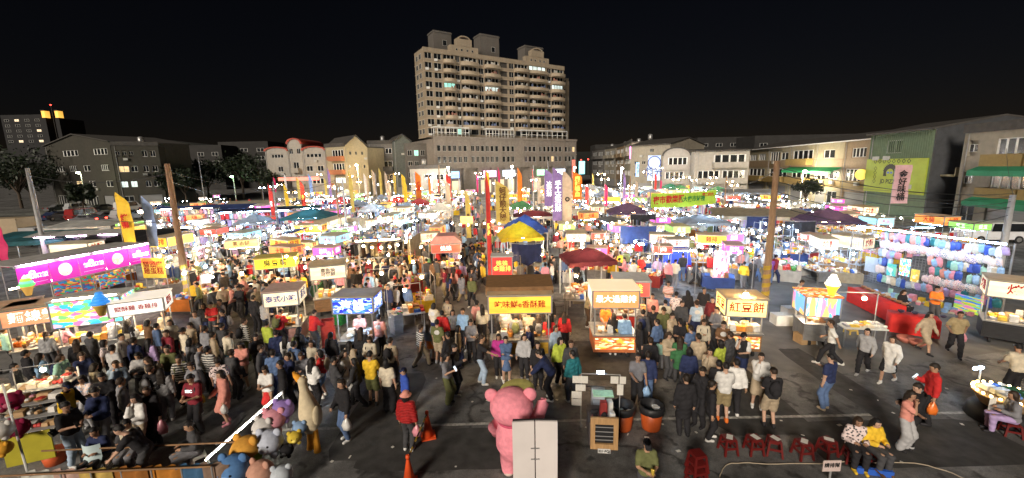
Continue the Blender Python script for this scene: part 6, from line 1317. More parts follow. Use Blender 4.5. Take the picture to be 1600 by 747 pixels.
# red clothed tables
REDC = mat('red_table_cloth', (.62,.025,.02), .75, .12, 4, bump=.25, bscale=6)
def red_table(label, xa, ya, xb, yb, wd=.75):
    a, b = g(xa, ya, .78), g(xb, yb, .78); a.z = b.z = 0; ln = math.hypot(b.x-a.x, b.y-a.y); t = thing('red_table', label, 'table', a, math.atan2(b.y-a.y, b.x-a.x)); block('table_top', 0, ln, 0, wd, .72, .76, WHITEP, t)
    n = 26; o = MB(); vs = []
    per = [(ln*i/n, -.01) for i in range(n+1)]+[(ln+.01, wd*i/4) for i in range(1,5)]+[(ln*(n-i)/n, wd+.01) for i in range(n+1)]+[(-.01, wd*(4-i)/4) for i in range(1,4)]
    k = len(per)
    for z in (.775, .42, .06):
        for i, (x, y) in enumerate(per): f = (0 if z > .7 else .03 if z > .3 else .05)*math.sin(i*1.9); nx, ny = (0,-1) if i <= n else (1,0) if i < n+5 else (0,1) if i < 2*n+6 else (-1,0); vs.append((x+nx*abs(f), y+ny*abs(f), z))
    o.raw(vs, [(q*k+i, (q+1)*k+i, (q+1)*k+(i+1) % k, q*k+(i+1) % k) for q in (0,1) for i in range(k)]+[tuple(range(k))]); o.build('table_cloth', REDC, t, True)
    for x in (.08, ln-.08):
        for y in (.08, wd-.08): block('leg', x-.02, x+.02, y-.02, y+.02, 0, .72, POST, t)
    return t, ln
t, ln = red_table('red-clothed game table lined with brown bowls, nearer the ice cream cart', 1325, 448, 1392, 478, .6)
bw = MB(); bw.lathe([(.05,0),(.11,.06),(.12,.10),(.10,.10),(.04,.03)], None, 10); bwm = bw.mesh('bowl', True); bwm.materials.append(mat('bowl_brown',(.38,.17,.07),.5,.15)); MT = t.matrix_basis.copy(); MT = Matrix.Translation(t.location) @ Matrix.Rotation(t.rotation_euler.z, 4, 'Z')
for i in range(9): o = link('bowl', bwm, None, MT @ Vector((.15+i*(ln-.3)/8, .62, .78))); tag(o, 'brown bowl, %s from the far end along the game table' % order(i+1), 'bowl', 'bowls on the game table')
t, ln = red_table('red-clothed game table with dark bowls before the orange-shirted keeper', 1392, 492, 1472, 503, .8); MT = Matrix.Translation(t.location) @ Matrix.Rotation(t.rotation_euler.z, 4, 'Z'); bwm2 = bwm.copy(); bwm2.materials[0] = mat('bowl_dark',(.04,.03,.06),.4,.15)
for i in range(5): o = link('bowl', bwm2, None, MT @ Vector((.4+i*.42, .6, .78))); tag(o, 'dark bowl, %s along the nearer red table' % order(i+1), 'bowl', 'dark bowls on the nearer red table')
for i, (x, y) in enumerate(((1414,535),(1432,541))): p = g(x, y); o = link('bowl', bwm, None, (p.x, p.y, 0), 0, (2.4,2.4,2.4)); o.material_slots[0].link = 'OBJECT'; o.material_slots[0].material = mat('tub_coral',(.6,.2,.14),.5); tag(o, ('left','right')[i]+' coral plastic tub on the ground before the red table', 'tub')
# ice cream cart
p = occ(g(1272, 500, .9), 2.0); t = food_cart('steel ice cream cart with striped panel and glowing cone', p, R(-14), 1.05, 1.0, poster('popsicle_panel',[(.2,.5,.95),(.95,.3,.5),(.95,.95,.95),(.1,.7,.9),(.95,.6,.2)],3,1.0,(3,1,.4)), None, 'red', .75, 1.25, 'n', STEEL, FOOD, seed=41); LANDMARK.append(('the ice cream cart', p.x, p.y))
ice_cream(t, .35, -.3, 2.02, .9, [emit('cone_white',(1,.95,.86),1.15)]*4, emit('cone_yellow',(1,.66,.05),1.3)); bulb(t, .5, -.5, 1.9, 'n', 1.2)
p = g(1345, 510, .75); t = table_stall('steel side table of the ice cream cart', (p.x,p.y,0), R(-10), 1.5, .7, 'white', 'n', 43, skirt=False, n_b=1, hl=2.0, hmax=.1, name='side_table'); OCC.append((p.x,p.y,1))
def stool_mesh(m):
    o = MB(); o.box((0,0,.40),(.26,.26,.03),m); o.bb(-.14,.14,-.14,.14,.36,.39,m)
    for sx in (-1,1):
        for sy in (-1,1): o.raw([(sx*.12+a*.02-.0,sy*.12+b*.02,.37) for a,b in ((-1,-1),(1,-1),(1,1),(-1,1))]+[(sx*.165+a*.022,sy*.165+b*.022,0) for a,b in ((-1,-1),(1,-1),(1,1),(-1,1))], [(0,1,5,4),(1,2,6,5),(2,3,7,6),(3,0,4,7),(4,5,6,7)], m)
    for z, e in ((.18,.145),):
        for s_ in (-1,1): o.bb(-e,e,s_*e-.008,s_*e+.008,z-.03,z+.03,m); o.bb(s_*e-.008,s_*e+.008,-e+.01,e-.01,z-.03,z+.03,m)
    return o.mesh('plastic_stool')
STO = {k: stool_mesh(mat('stool_'+k, c, .4, .12, 5)) for k, c in dict(red=(.13,.011,.010), white=(.6,.58,.52), yellow=(.7,.5,.12)).items()}
def stool(label, x, y, c='red', z=0.0, rz=0): p = g(x, y); o = link('plastic_stool', STO[c], None, (p.x, p.y, z), rz); return tag(o, label, 'stool', 'red plastic stools' if c == 'red' else None)
for i, (x, y) in enumerate(((1137,706),(1177,706),(1208,708),(1253,713),(1291,710))): stool('red plastic stool, %s from the left in the row of five' % order(i+1), x, y, 'red', 0, rnd.uniform(-.4,.4))
for k_ in range(3): stool('red plastic stool, %s from the bottom of the stack at the lower picture edge' % order(k_+1), 1087, 758, 'red', k_*.2, .2)
for i, (x, y) in enumerate(((1137,706),(1177,706),(1208,708),(1253,713),(1291,710))): p = g(x, y); o = block('paper_sheet', -.07, .07, -.1, .1, 0, .003, mat('paper_white',(.7,.68,.62),.8,.1)); o.location = (p.x+.02, p.y, .418); o.rotation_euler = (0,0,rnd.uniform(-1,1)); tag(o, 'white paper sheet on the %s red stool from the left' % order(i+1), 'paper', 'papers on the red stools')
stool('white plastic stool beside the ice cream cart', 1265, 536, 'white'); stool('yellow plastic stool under the ice cream side table', 1329, 521, 'yellow')
for i, (x, y, s_) in enumerate(((1262,545,.3),(1280,530,.34),(1243,500,.3),(1220,500,.35),(1235,487,.32))):
    p = g(x, y+6); o = MB(); o.bb(-s_,s_,-s_*.8,s_*.8,0,s_*1.3); o = o.build('carton', CARD if i < 2 else WHITEP, None, False, (p.x+(.5 if i < 2 else 0), p.y+(.9 if i < 2 else 0), 0), rnd.uniform(-.4,.4)); tag(o, ('brown carton under the ice cream cart, left one','brown carton under the ice cream cart, right one','white cool box beside the right wooden pole','larger white cool box beside the right wooden pole','white crate behind the cool boxes')[i], 'carton')
# ------------------------------------------------------------------ foreground things
# traffic cones with a striped bar
CONE = mat('cone_orange',(.75,.09,.02),.45,.15,4)
def cone(label, x, y):
    p = g(x, y); t = thing('traffic_cone', label, 'traffic cone', (p.x,p.y,0), .3, 'traffic cones'); MB().box((0,0,.02),(.38,.38,.04)).build('base', CONE, t); MB().lathe([(.15,.04),(.035,.66),(.03,.68)], None, 16).build('body', CONE, t, True); MB().lathe([(.045,.66),(.05,.70),(.045,.75),(.02,.76)], None, 10).build('tip', CONE, t, True); return p
c1 = cone('orange traffic cone beside the woman in a red quilted vest', 669, 682); c2 = cone('orange traffic cone at the lower picture edge', 640, 757)
o = MB(); n = 9
for i in range(n): a, b = Vector((c1.x,c1.y,.66)).lerp(Vector((c2.x,c2.y,.66)), i/n), Vector((c1.x,c1.y,.66)).lerp(Vector((c2.x,c2.y,.66)), (i+1)/n); o.tube([a, b], .022, HAZY if i % 2 else BLACK, 8)
o = o.build('barrier_bar'); tag(o, 'yellow and black barrier bar between the two traffic cones', 'barrier')
# litter bins
for i, x in enumerate((972, 1017)):
    p = g(x, 668); t = thing('litter_bin', ('left orange litter bin with black liner behind the scooter cart','right orange litter bin with black liner and rubbish')[i], 'litter bin', (p.x,p.y,0)); MB().lathe([(.24,0),(.25,.04),(.31,.66),(.30,.66),(.24,.05)], None, 20).build('bin', mat('bin_orange',(.55,.10,.02),.45,.15,4,dirt=.15), t, True)
    o = MB(); o.lathe([(.335,.50),(.335+.0,.58),(.34,.70),(.29,.70),(.26,.52),(.0,.40)], None, 24); 
    o.v = [(x_+.012*math.sin(k_*2.3), y_+.012*math.cos(k_*3.1), z_+.012*math.sin(k_*1.7)) for k_, (x_, y_, z_) in enumerate(o.v)]; o.build('liner', BLACK, t, True)
    rb = link('rubbish', goods_mesh(200+i, .4, .4, pal=[WHITEP, CARD, CLOTHM['green'], WHITEP], hmax=.1), t, (0,0,.47)); rb['kind'] = 'stuff'
# scooter cart with plywood back board
p = g(943, 716); t = thing('scooter_cart', 'loaded scooter cart with plywood back board, price papers and number plate', 'cart', (p.x, p.y, 0), R(-6))
o = MB(); o.bb(-.33,-.22,-.06,0,.28,.95); o.bb(.22,.33,-.06,0,.28,.95); o.bb(-.22,.22,-.06,0,.28,.42); o.bb(-.33,.33,-.06,0,.95,1.12); o.build('back_board', PLY, t)
for z in (.52,.62,.74,.86): block('shelf_bar', -.22, .22, -.05, -.03, z, z+.015, POST, t)
block('opening_shade_sheet', -.22, .22, .02, .04, .43, .95, BLACK, t)  # solid black sheet stands in for the shade inside the opening
block('cargo_box', -.36, .3, .05, .85, .3, .9, mat('cargo_dark',(.06,.05,.05),.7,.3), t); q = block('number_plate', -.15, .15, -.085, -.065, .2, .31, WHITEP, t); text('221·PQJ', .085, BLK, t, (0,-.09,.255), bold=.002)
for x in (-.28,.28): MB().tube([(x-.05,.5,.24),(x+.05,.5,.24)], .24, RUBBER, 16).build('wheel', RUBBER, t)
MB().tube([(-.06,1.6,.24),(.06,1.6,.24)], .24, RUBBER, 16).build('wheel', RUBBER, t)
o = MB(); o.bb(-.16,.16,.9,1.5,.35,.75); o.prismx([(1.4,.4),(1.7,.45),(1.55,1.05),(1.4,1.05)], -.18, .18); o.build('scooter_body', PAINT['silver'], t); MB().tube([(-.38,1.5,1.05),(0,1.48,1.08),(.38,1.5,1.05)], .02, BLACK, 6).build('handlebar', BLACK, t)
link('load', goods_mesh(210, .7, .9, pal=[CLOTHM['purple'],CLOTHM['red'],CLOTHM['blue'],CLOTHM['orange'],WHITEP,CLOTHM['black']], hmax=.4), t, (-.05,.45,.9))['kind'] = 'stuff'
fr = MB()
for x in (-.5,.5): fr.tube([(x,.9,.2),(x,.9,1.75)], .014)
fr.tube([(-.5,.9,1.75),(.5,.9,1.75)], .012); fr.build('paper_frame', POST, t)
PAPER = mat('price_paper',(.68,.66,.60),.8,.12,6)
for i, (x, z, w, h) in enumerate(((-.62,1.5,.22,.2),(-.42,1.5,.18,.2),(.35,1.52,.2,.2),(.56,1.52,.16,.2),(-.52,1.28,.26,.18),(-.62,1.06,.26,.2),(.5,1.2,.16,.3),(-.62,.86,.26,.18))): block('price_paper', x-w/2, x+w/2, .86, .865, z, z+h, PAPER, t)
block('tray', -.2, .32, .7, 1.0, 1.22, 1.25, mat('tray_mint',(.35,.6,.4),.5), t)
tube(t, 0, .93, 1.79, 'c', .16)
# folded white display panels seen from behind
p0, p1 = atY(801, 658, 7.7), atY(870, 656, 7.7); zt = p0.z; t = thing('display_panel', 'back of a tall white folding display panel at the lower centre', 'panel', ((p0.x+p1.x)/2, 7.7, 0)); w2 = (p1.x-p0.x)/2
PWH = mat('panel_back_white',(.74,.69,.67),.6,.06,2)
for s_ in (-1,1): o = MB(); o.bb(0 if s_ > 0 else -w2, w2 if s_ > 0 else 0, -.02, .02, .05, zt); o = o.build('panel', PWH, t, False, (.012*s_, 0, 0), R(-3*s_))
block('hinge_strip', -.005, .005, .0, .03, .1, zt-.02, BLACK, t); block('top_rail', -w2, w2, .03, .06, zt-.03, zt+.01, BLACK, t)
for z in (zt*.55, zt*.68): block('latch', -.09, .09, -.045, -.025, z, z+.014, STEEL, t)
# pink inflatable teddy seen from behind
p = g(812, 742); FUR = objcol('pink_plush', .9, 'fur', .1); tb = thing('teddy_inflatable', 'big plain pink teddy bear figure standing with its back turned', 'teddy bear', (p.x, p.y, 0), R(-8)); tb.rotation_euler.y = R(-5)
def furpart(name, fn, col): o = MB(); fn(o); o = o.build(name, FUR, tb, True); o.color = (*col, 1); return o
PK = (.86,.30,.37); furpart('body', lambda o: o.lathe([(.18,.45),(.36,.6),(.46,.85),(.44,1.15),(.34,1.4),(.24,1.52)], None, 22), PK); furpart('head', lambda o: o.ball((0,-.02,1.78), (.50,.44,.42), None, 22, 14), PK)
for s_ in (-1,1):
    furpart('ear', lambda o: (o.ball((s_*.44,.0,2.04), (.16,.10,.16), None, 14, 9)), PK); furpart('leg', lambda o: o.tube([(s_*.2,0,.7),(s_*.23,.02,.35),(s_*.24,.03,.12)], [.2,.19,.17], None, 14), PK); furpart('foot', lambda o: o.ball((s_*.24,.10,.11), (.17,.26,.11), None, 14, 8), (.72,.55,.5))
furpart('arm', lambda o: o.tube([(.36,.05,1.3),(.58,.22,1.42),(.68,.35,1.62),(.70,.38,1.70)], [.15,.15,.14,.08], None, 14), PK); furpart('arm', lambda o: o.tube([(-.36,.05,1.3),(-.52,.2,1.1),(-.5,.32,.9),(-.49,.34,.84)], [.15,.15,.14,.07], None, 14), PK); furpart('hat_brim', lambda o: o.lathe([(.34,.0),(.40,.03),(.37,.07),(.30,.08)], None, 20, (.12,.26,2.02)), (.55,.5,.16)); furpart('seam', lambda o: o.lathe([(.345,1.42),(.36,1.45),(.345,1.48)], None, 22, cap=False), (.6,.1,.18))
# cable on the ground, placard, broom-like blue board
pts = [g(x, y, .015) for x, y in ((1124,750),(1128,733),(1142,723),(1180,724),(1250,725),(1320,722),(1370,723),(1410,722),(1450,727),(1490,740),(1515,752))]; o = MB(); sm = []
for i in range(len(pts)-1):
    for j in range(4): sm.append(pts[i].lerp(pts[i+1], j/4)+Vector((0,.02*math.sin((i*4+j)*1.3),0)))
o.tube(sm+[pts[-1]], .012, None, 6); o = o.build('ground_cable', mat('cable_pale',(.45,.38,.28),.6,.15), None, True); tag(o, 'pale cable lying across the dark asphalt by the red stools', 'cable')
p = g(1297, 752); t = thing('placard', 'small white placard on a stand at the lower picture edge', 'placard', (p.x,p.y,0)); block('card', -.2, .2, 0, .012, .25, .52, mat('placard_pink',(.62,.5,.47),.7,.1), t); block('stand', -.02, .02, .014, .03, 0, .4, POST, t); letter_on(t, '請排隊', .4, .25, BLK, -.004, .4)
p = g(1366, 742); t = thing('blue_broom', 'blue wide push broom leaning on its wooden handle', 'broom', (p.x,p.y,0), R(-14)); block('broom_head', -.36, .36, -.03, .05, .0, .14, mat('broom_blue',(.03,.12,.55),.5,.15), t); MB().tube([(0,.0,.14),(.02,-.5,.2)], .015, None, 8).build('handle', WOOD, t)
# round candle-lit stall at the right
p = g(1562, 655); t = thing('round_snack_stand', 'round drinks stand ringed with small warm lights on a black skirt', 'stand', (p.x,p.y,0)); OCC.append((p.x,p.y,1.2)); LANDMARK.append(('the round candle-lit stand', p.x, p.y))
MB().lathe([(.70,0),(.66,.3),(.55,.42)], None, 22).build('skirt', BLACK, t, True); MB().lathe([(.42,.40),(.52,.55),(.62,.72),(.64,.74),(.5,.73)], None, 22).build('basket', CARD, t, True); block('price_card', -.78, -.6, -.32, -.31, .5, .85, PAPER, t)
for i in range(22): a = 2*math.pi*i/22; MB().ball((.60*math.cos(a),.60*math.sin(a),.80), .035, None, 6, 4).build('fairy_light', emit('fairy_warm',(1,.68,.25),28), t)
link('goods', goods_mesh(220, .8, .8, pal=[CLOTHM['green'],WHITEP,GOODM[8],GOODM[5],GOODM[3]], hmax=.14), t, (0,0,.75))['kind'] = 'stuff'; tube(t, -.1, .62, 1.2, 'c', .3, .2); block('lamp_post', .08, .11, .7, .73, .5, 1.2, POST, t)
# plush toy stall at the lower left: sloping tube lamp, goose and round plush toys
PL = objcol('plush', .9, 'fur', .1)
SA, SB = atY(322, 716, 8.6), atY(440, 612, 10.4); t = thing('plush_stall', 'plush toy stall frame with a long sloping tube lamp at the lower left', 'stall', (0,0,0))
dS = SB-SA
o = MB(); o.tube([SA, SB], .018); o.build('lamp_rail', WHITEP, t); o = MB(); o.tube([SA+Vector((.02,-.05,-.02)), SB+Vector((.02,-.05,-.02))], .006, None, 8); o.build('lamp', emit('stall_tube',(1,.93,.82),110), t)
for q in (SA, SB): o = MB(); o.tube([(q.x,q.y+.05,0),(q.x,q.y+.05,q.z)], .022); o.build('post', POST, t)
LA, LB = atY(0, 744, 7.9), atY(330, 729, 7.9)
o = MB(); o.tube([LA, LB], .022); o.tube([LA-Vector((0,-.8,.0)), LB-Vector((0,-.8,0))], .02); o.build('front_rail', WOOD, t)
for i in range(8): q = LA.lerp(LB, i/7); o = MB(); o.tube([(q.x,q.y,0),tuple(q)], .018); o.build('post', POST, t)
def plush(label, x, y, Y, r, col, ears=None, name='plush_toy', feat=None):
    p = atY(x, y, Y); t = thing(name, label, 'plush toy', p, rnd.uniform(-.5,.5), 'plush toys on the lower left stall')
    def part(nm, fn, c): o = MB(); fn(o); o = o.build(nm, PL, t, True); o.color = (*c, 1)
    part('body', lambda o: o.ball((0,0,0), (r*1.05,r,r*.95), None, 16, 10), col); part('muzzle', lambda o: o.ball((0,-r*.85,-r*.15), (r*.4,r*.3,r*.3), None, 10, 6), [min(1,c*1.5+.1) for c in col])
    for s_ in (-1,1):
        part('ear', lambda o: o.ball((s_*r*.7,0,r*.8), (r*.32,r*.2,r*.36), None, 10, 6), col); part('eye', lambda o: o.ball((s_*r*.35,-r*.9,r*.15), r*.09, None, 6, 4), (.02,.02,.02)); part('paw', lambda o: o.ball((s_*r*.6,-r*.5,-r*.8), (r*.32,r*.32,r*.25), None, 8, 5), [c*.9 for c in col])
    return t
for i, (x, y, Y, r, c, lab) in enumerate(((442,640,9.6,.26,(.30,.20,.50),'purple round plush toy on the sloping lamp stall'),(428,655,9.4,.28,(.68,.30,.36),'pink round plush toy next to the purple one'),(412,668,9.2,.26,(.62,.60,.58),'white plush toy left of the pink one'),(421,690,8.9,.30,(.50,.54,.64),'pale blue-white plush toy under the white one'),(385,703,8.7,.34,(.68,.34,.06),'orange-tan plush hat toy at the lower left'),(366,732,8.2,.33,(.10,.22,.45),'royal blue plush toy at the lower picture edge'),(407,738,8.2,.28,(.55,.30,.22),'salmon plush toy at the lower picture edge'),(440,742,8.2,.22,(.50,.55,.6),'silver-blue plush toy at the lower picture edge'),(468,668,9.3,.17,(.25,.38,.58),'light blue flat plush toy below the goose'),(460,683,9.1,.16,(.65,.48,.06),'yellow plush duckling toy with a red bill'),(448,703,8.9,.15,(.02,.02,.022),'black and white small plush penguin toy'),(396,715,8.6,.17,(.25,.40,.04),'lime green plush toy against the orange one'))): plush(lab, x, y, Y, r, c)
p = atY(486, 676, 9.6); t = thing('goose_plush', 'tall cream goose plush with orange bill and dangling orange legs', 'plush toy', p, R(-25)); t.scale = (1.22,1.22,1.22)
def gp(nm, fn, c): o = MB(); fn(o); o = o.build(nm, PL, t, True); o.color = (*c, 1)
CR = (.66,.56,.38); OR_ = (.78,.34,.04); gp('body', lambda o: o.tube([(0,0,.05),(.03,0,.25),(.03,0,.5),(-.02,0,.72),(-.07,0,.95),(-.09,0,1.12),(-.10,-.0,1.22),(-.1,0,1.27)], [.12,.21,.22,.16,.09,.085,.10,.05], None, 16), CR); gp('bill', lambda o: o.tube([(-.13,-.03,1.20),(-.19,-.06,1.30),(-.23,-.08,1.38)], [.075,.06,.02], None, 10), OR_)
for s_ in (-1,1): gp('leg', lambda o: o.tube([(.05+s_*.09,0,.10),(.07+s_*.1,-.02,-.2),(.08+s_*.11,-.04,-.42),(.08+s_*.11,-.05,-.48)], [.05,.06,.08,.03], None, 10), OR_); gp('wing', lambda o: o.ball((.03+s_*.2,.02,.45), (.05,.12,.22), None, 10, 7), [c*.95 for c in CR])
o = MB(); o.tube([(p.x-.1,p.y+.25,0),(p.x-.1,p.y+.25,p.z+1.15)], .015); o = o.build('goose_stand', POST); tag(o, 'thin metal stand pole holding up the goose plush', 'pole')
for i, (x, y, c) in enumerate(((205,738,(.30,.12,.03)),(260,736,(.42,.17,.03)),(300,734,(.05,.12,.22)),(332,732,(.22,.15,.11)),(150,741,(.5,.35,.1)),(100,742,(.45,.3,.25)),(60,744,(.5,.5,.45)))):
    p = atY(x, y, 7.95); o = MB(); n = 8; o.raw([(-.34+.68*i_/n, .05*math.sin(i_*1.8)-.03, z) for z in (.04,-.35,-.8) for i_ in range(n+1)]+[(-.34+.68*i_/n, .05*math.sin(i_*1.8)+.12, z) for z in (.04,-.35,-.8) for i_ in range(n+1)], [(q*(n+1)+i_, (q+1)*(n+1)+i_, (q+1)*(n+1)+i_+1, q*(n+1)+i_+1) for q in (0,1,3,4) for i_ in range(n)]+[(i_, i_+1, 27+i_+1, 27+i_) for i_ in range(n)]); o = o.build('plush_blanket', PL, None, True, p); o.color = (*c, 1); tag(o, ('dark brown','rust orange','teal blue','grey brown','yellow tan','dusty rose','off-white')[i]+' plush blanket hung over the front rail at the lower left', 'blanket', 'blankets on the front rail')
# black folded sunshade tubes
for i, ((xa, ya, Ya), (xb, yb, Yb), lab) in enumerate((((342,694,9.4),(380,648,10.6),'black folded parasol canopy beside the sloping lamp'),((78,680,9.0),(128,646,9.6),'black folded sheet on a rod in front of the reading man'))):
    o = MB(); o.tube([atY(xa,ya,Ya), atY(xb,yb,Yb)], .09, None, 8); o = o.build('folded_parasol', BLACK, None, True); tag(o, lab, 'parasol')
# left toy rack with red plush toys, yellow board
RA = atY(12, 735, 8.2); t = thing('toy_rack', 'wire toy rack with shelves of small figures at the left edge', 'rack', (atY(70, 640, 10.4).x, 10.4, 0), R(20)); 
for k_ in range(4): block('shelf', -1.3, .7, -.3, .3, .3+k_*.38, .32+k_*.38, POST, t); goods(t, 230+k_, 1.9, .5, -.3, 0, .32+k_*.38, hmax=.16, pal=[GOODM[i] for i in (0,1,5,7,2)])
for x in (-1.3,.7):
    for y in (-.3,.3): block('post', x-.015, x+.015, y-.015, y+.015, 0, 1.75, WHITEP, t)
bulb(t, -.9, -.25, 2.0, 'n', .8); bulb(t, .3, -.25, 2.0, 'n', .8); block('lamp_rail', -1.3, .7, -.26, -.24, 2.12, 2.14, POST, t); block('lamp_post', -.31, -.29, -.26, -.24, 1.46, 2.12, POST, t)
for i, (x, y, Y) in enumerate(((18,626,9.2),(28,668,8.8))): plush(('upper','lower')[i]+' crimson plush toy with pale eyes hung on the left rack', x, y, Y, .21, (.24,.015,.055))
plush('white plush duck at the far left edge', 3, 672, 8.3, .2, (.66,.64,.6)); plush('orange-billed plush toy below the white duck', 6, 700, 8.1, .15, (.7,.35,.04))
o = MB(); o.tube([atY(4,600,9), atY(46,748,8)], .022); o = o.build('slanted_pole', WHITEP); tag(o, 'slanted white pole at the lower left corner', 'pole')
pY = atY(45, 700, 8.9); o = MB(); o.box((0,0,0),(.85,.04,.75)); o = o.build('yellow_board', mat('board_olive_yellow',(.48,.42,.03),.6,.15,3), None, False, pY, R(25)); tag(o, 'olive yellow board leaning under the crimson plush toys', 'board')
p = g(88, 722); o = MB(); o.lathe([(.2,0),(.26,.34),(.24,.34),(.16,.05)], None, 14); o = o.build('orange_bucket', mat('bucket_orange',(.7,.13,.04),.5,.1), None, True, p); tag(o, 'orange-red bucket on the ground behind the olive board', 'bucket')
# litter on the asphalt
for i in range(40):
    p = g(490+1080*(i+rnd.random()*.8)/40, rnd.uniform(590,740)); o = block('litter_scrap', -.04, .04, -.03, .03, 0, .004, PAPER); o.location = (p.x, p.y, .012); o.scale = (rnd.uniform(.04,.14), rnd.uniform(.03,.08), .004); o.rotation_euler = (0,0,rnd.uniform(0,3)); tag(o, 'small pale paper scrap on the asphalt, %s from the left' % order(i+1), 'litter', 'paper scraps on the asphalt')
# crates beside the front stalls
CRC = {'red':(.5,.05,.03),'green':(.04,.35,.08),'grey':(.3,.3,.3),'blue':(.05,.12,.45)}
for i, (x, y, c, n_, lab) in enumerate(((515,540,'red',5,'beside the noodle cart'),(533,505,'green',3,'behind the blue LED cart'),(620,520,'grey',4,'right of the blue LED cart'),(640,505,'grey',3,'by the main aisle'),(1010,395,'blue',4,'before the blue tarpaulin'),(470,520,'red',2,'at the noodle cart corner'))):
    p = g(x, y)
    for k_ in range(n_): o = MB(); w, d, h = .25, .2, .22; o.bb(-w,w,-d,-d+.02,0,h); o.bb(-w,w,d-.02,d,0,h); o.bb(-w,-w+.02,-d+.02,d-.02,0,h); o.bb(w-.02,w,-d+.02,d-.02,0,h); o.bb(-w+.02,w-.02,-d+.02,d-.02,0,.02); o = o.build('plastic_crate', mat('crate_'+c, CRC[c], .5, .15, 4), None, False, (p.x, p.y, k_*.225), .3+.06*(k_ % 2)+i); tag(o, '%s plastic crate, %s from the ground in the stack %s' % (c, order(k_+1), lab), 'crate', 'plastic crates in stacks')
    OCC.append((p.x, p.y, .4))

# ------------------------------------------------------------------ strings of bulbs across the rows
k = 0
for (xa, ya, xb, yb, n_) in ((420,352,560,345,10),(560,335,690,330,10),(600,305,760,300,14),(640,318,740,316,9),(780,322,880,318,9),(880,345,985,340,9),(900,312,1010,310,11),(820,297,960,294,13),(500,312,640,308,12),(1010,330,1130,336,9),(1140,352,1240,350,7),(330,365,430,358,8),(240,395,330,385,6),(700,345,775,342,6),(930,375,1030,372,6),(560,380,640,372,6),(440,395,520,390,6),(1090,380,1180,385,6)):
    a, b = g(xa, ya, 2.9), g(xb, yb, 2.9); t = thing('light_string', 'string of glowing bulbs over the stalls, %s of the strings' % order(k+1), 'string lights', (0,0,0), 0, 'strings of bulbs over the aisles'); k += 1
    pts = [a.lerp(b, i/16)-Vector((0,0,.3*4*(i/16)*(1-i/16))) for i in range(17)]; o = MB(); o.tube(pts, .012, None, 4); o.build('cord', WIRE, t)
    for q in (a, b): o = MB(); o.tube([(q.x,q.y,0),tuple(q)], .025); o.build('post', POST, t)
    for i in range(n_): f = (i+.5)/n_; q = a.lerp(b, f)-Vector((0,0,.3*4*f*(1-f)+.12)); bulb(t, q.x, q.y, q.z, 'c' if (1000 < xa < 1300 or xa < 430 and xa > 320) else 'nw'[(i+k) % 2], .9)

# ------------------------------------------------------------------ tall bulb posts and thin flags that rise over the far rows
for i in range(46):
    Y = rnd.uniform(52, 100); px = 400+ (i+rnd.random())*760/46; p = atY(px, 262, Y); z = rnd.uniform(3.6, 6.6); t = thing('bulb_post', 'tall bulb post over the far stalls, %s from the left' % order(i+1), 'lamp post', (p.x, Y, 0), 0, 'bulb posts over the far stalls')
    MB().tube([(0,0,0),(0,0,z)], .03, None, 5).build('post', POST, t); MB().tube([(-.5,0,z),(.5,0,z)], .02, None, 5).build('arm', POST, t)
    kk = 'c' if rnd.random() < .3 else 'w'
    for x in (-.45, .45): bulb(t, x, 0, z-.12, kk, 1.5)
for i in range(30):
    Y = rnd.uniform(48, 98); px = 410+(i+rnd.random())*640/30; c = rnd.choice(['red','yellow','gold','orange','white','beige','purple','blue','pinkred']); z1 = rnd.uniform(4.6, 7.2); p = atY(px, 262, Y)
    a = atY(px, 262, Y); yb, yt = 262+(CAM_H-1.6)*F_PX/Y, 262+(CAM_H-z1)*F_PX/Y
    flag('thin %s flag rising over the far stalls, %s from the left' % ({'gold':'dull yellow','pinkred':'crimson'}.get(c, c), order(i+1)), px, yb, yt, Y, rnd.uniform(.35,.6), FC[c])
# ------------------------------------------------------------------ people placed one by one (head pixel, height, facing, pose, clothes)
S, L_, B_, T_ = 'hair_short', 'hair_long', 'hair_bob', 'hair_tail'
tee, lon, puf, ves, coa = 'top_tee', 'top_long', 'top_puff', 'vest', 'coat'; tr, sh, sk, wi = 'trousers', 'shorts', 'skirt', 'wide'
BOTW = {'trousers':'trousers','wide':'wide trousers','shorts':'shorts','skirt':'skirt'}; HAIRW = {S:'short-haired person',L_:'long-haired person',B_:'bob-haired person',T_:'ponytailed person'}
def near(x, y):
    return min(LANDMARK, key=lambda q: (q[1]-x)**2+(q[2]-y)**2)[0]
USED = set(); XL = set()
def extras(o, lab, pose):
    r = rnd.random(); d = lab.split(', near')[0].replace(' person', ''); c = rnd.choice(['black','navy','charcoal','grey','beige','red','olive'])
    if r < .16: l2 = '%s backpack worn by %s' % (c, d)
    elif r < .34 and pose in ('stand','relax','phone','bag'): c = rnd.choice(['white','pink','white','red','yellow']); l2 = '%s plastic bag held by %s' % (c, d)
    else: return
    if len(l2.split()) > 16 or l2 in XL: return
    XL.add(l2)
    if r < .16: backpack(o, c, l2)
    else: bag(o, pose, 'l', c, l2, .8)
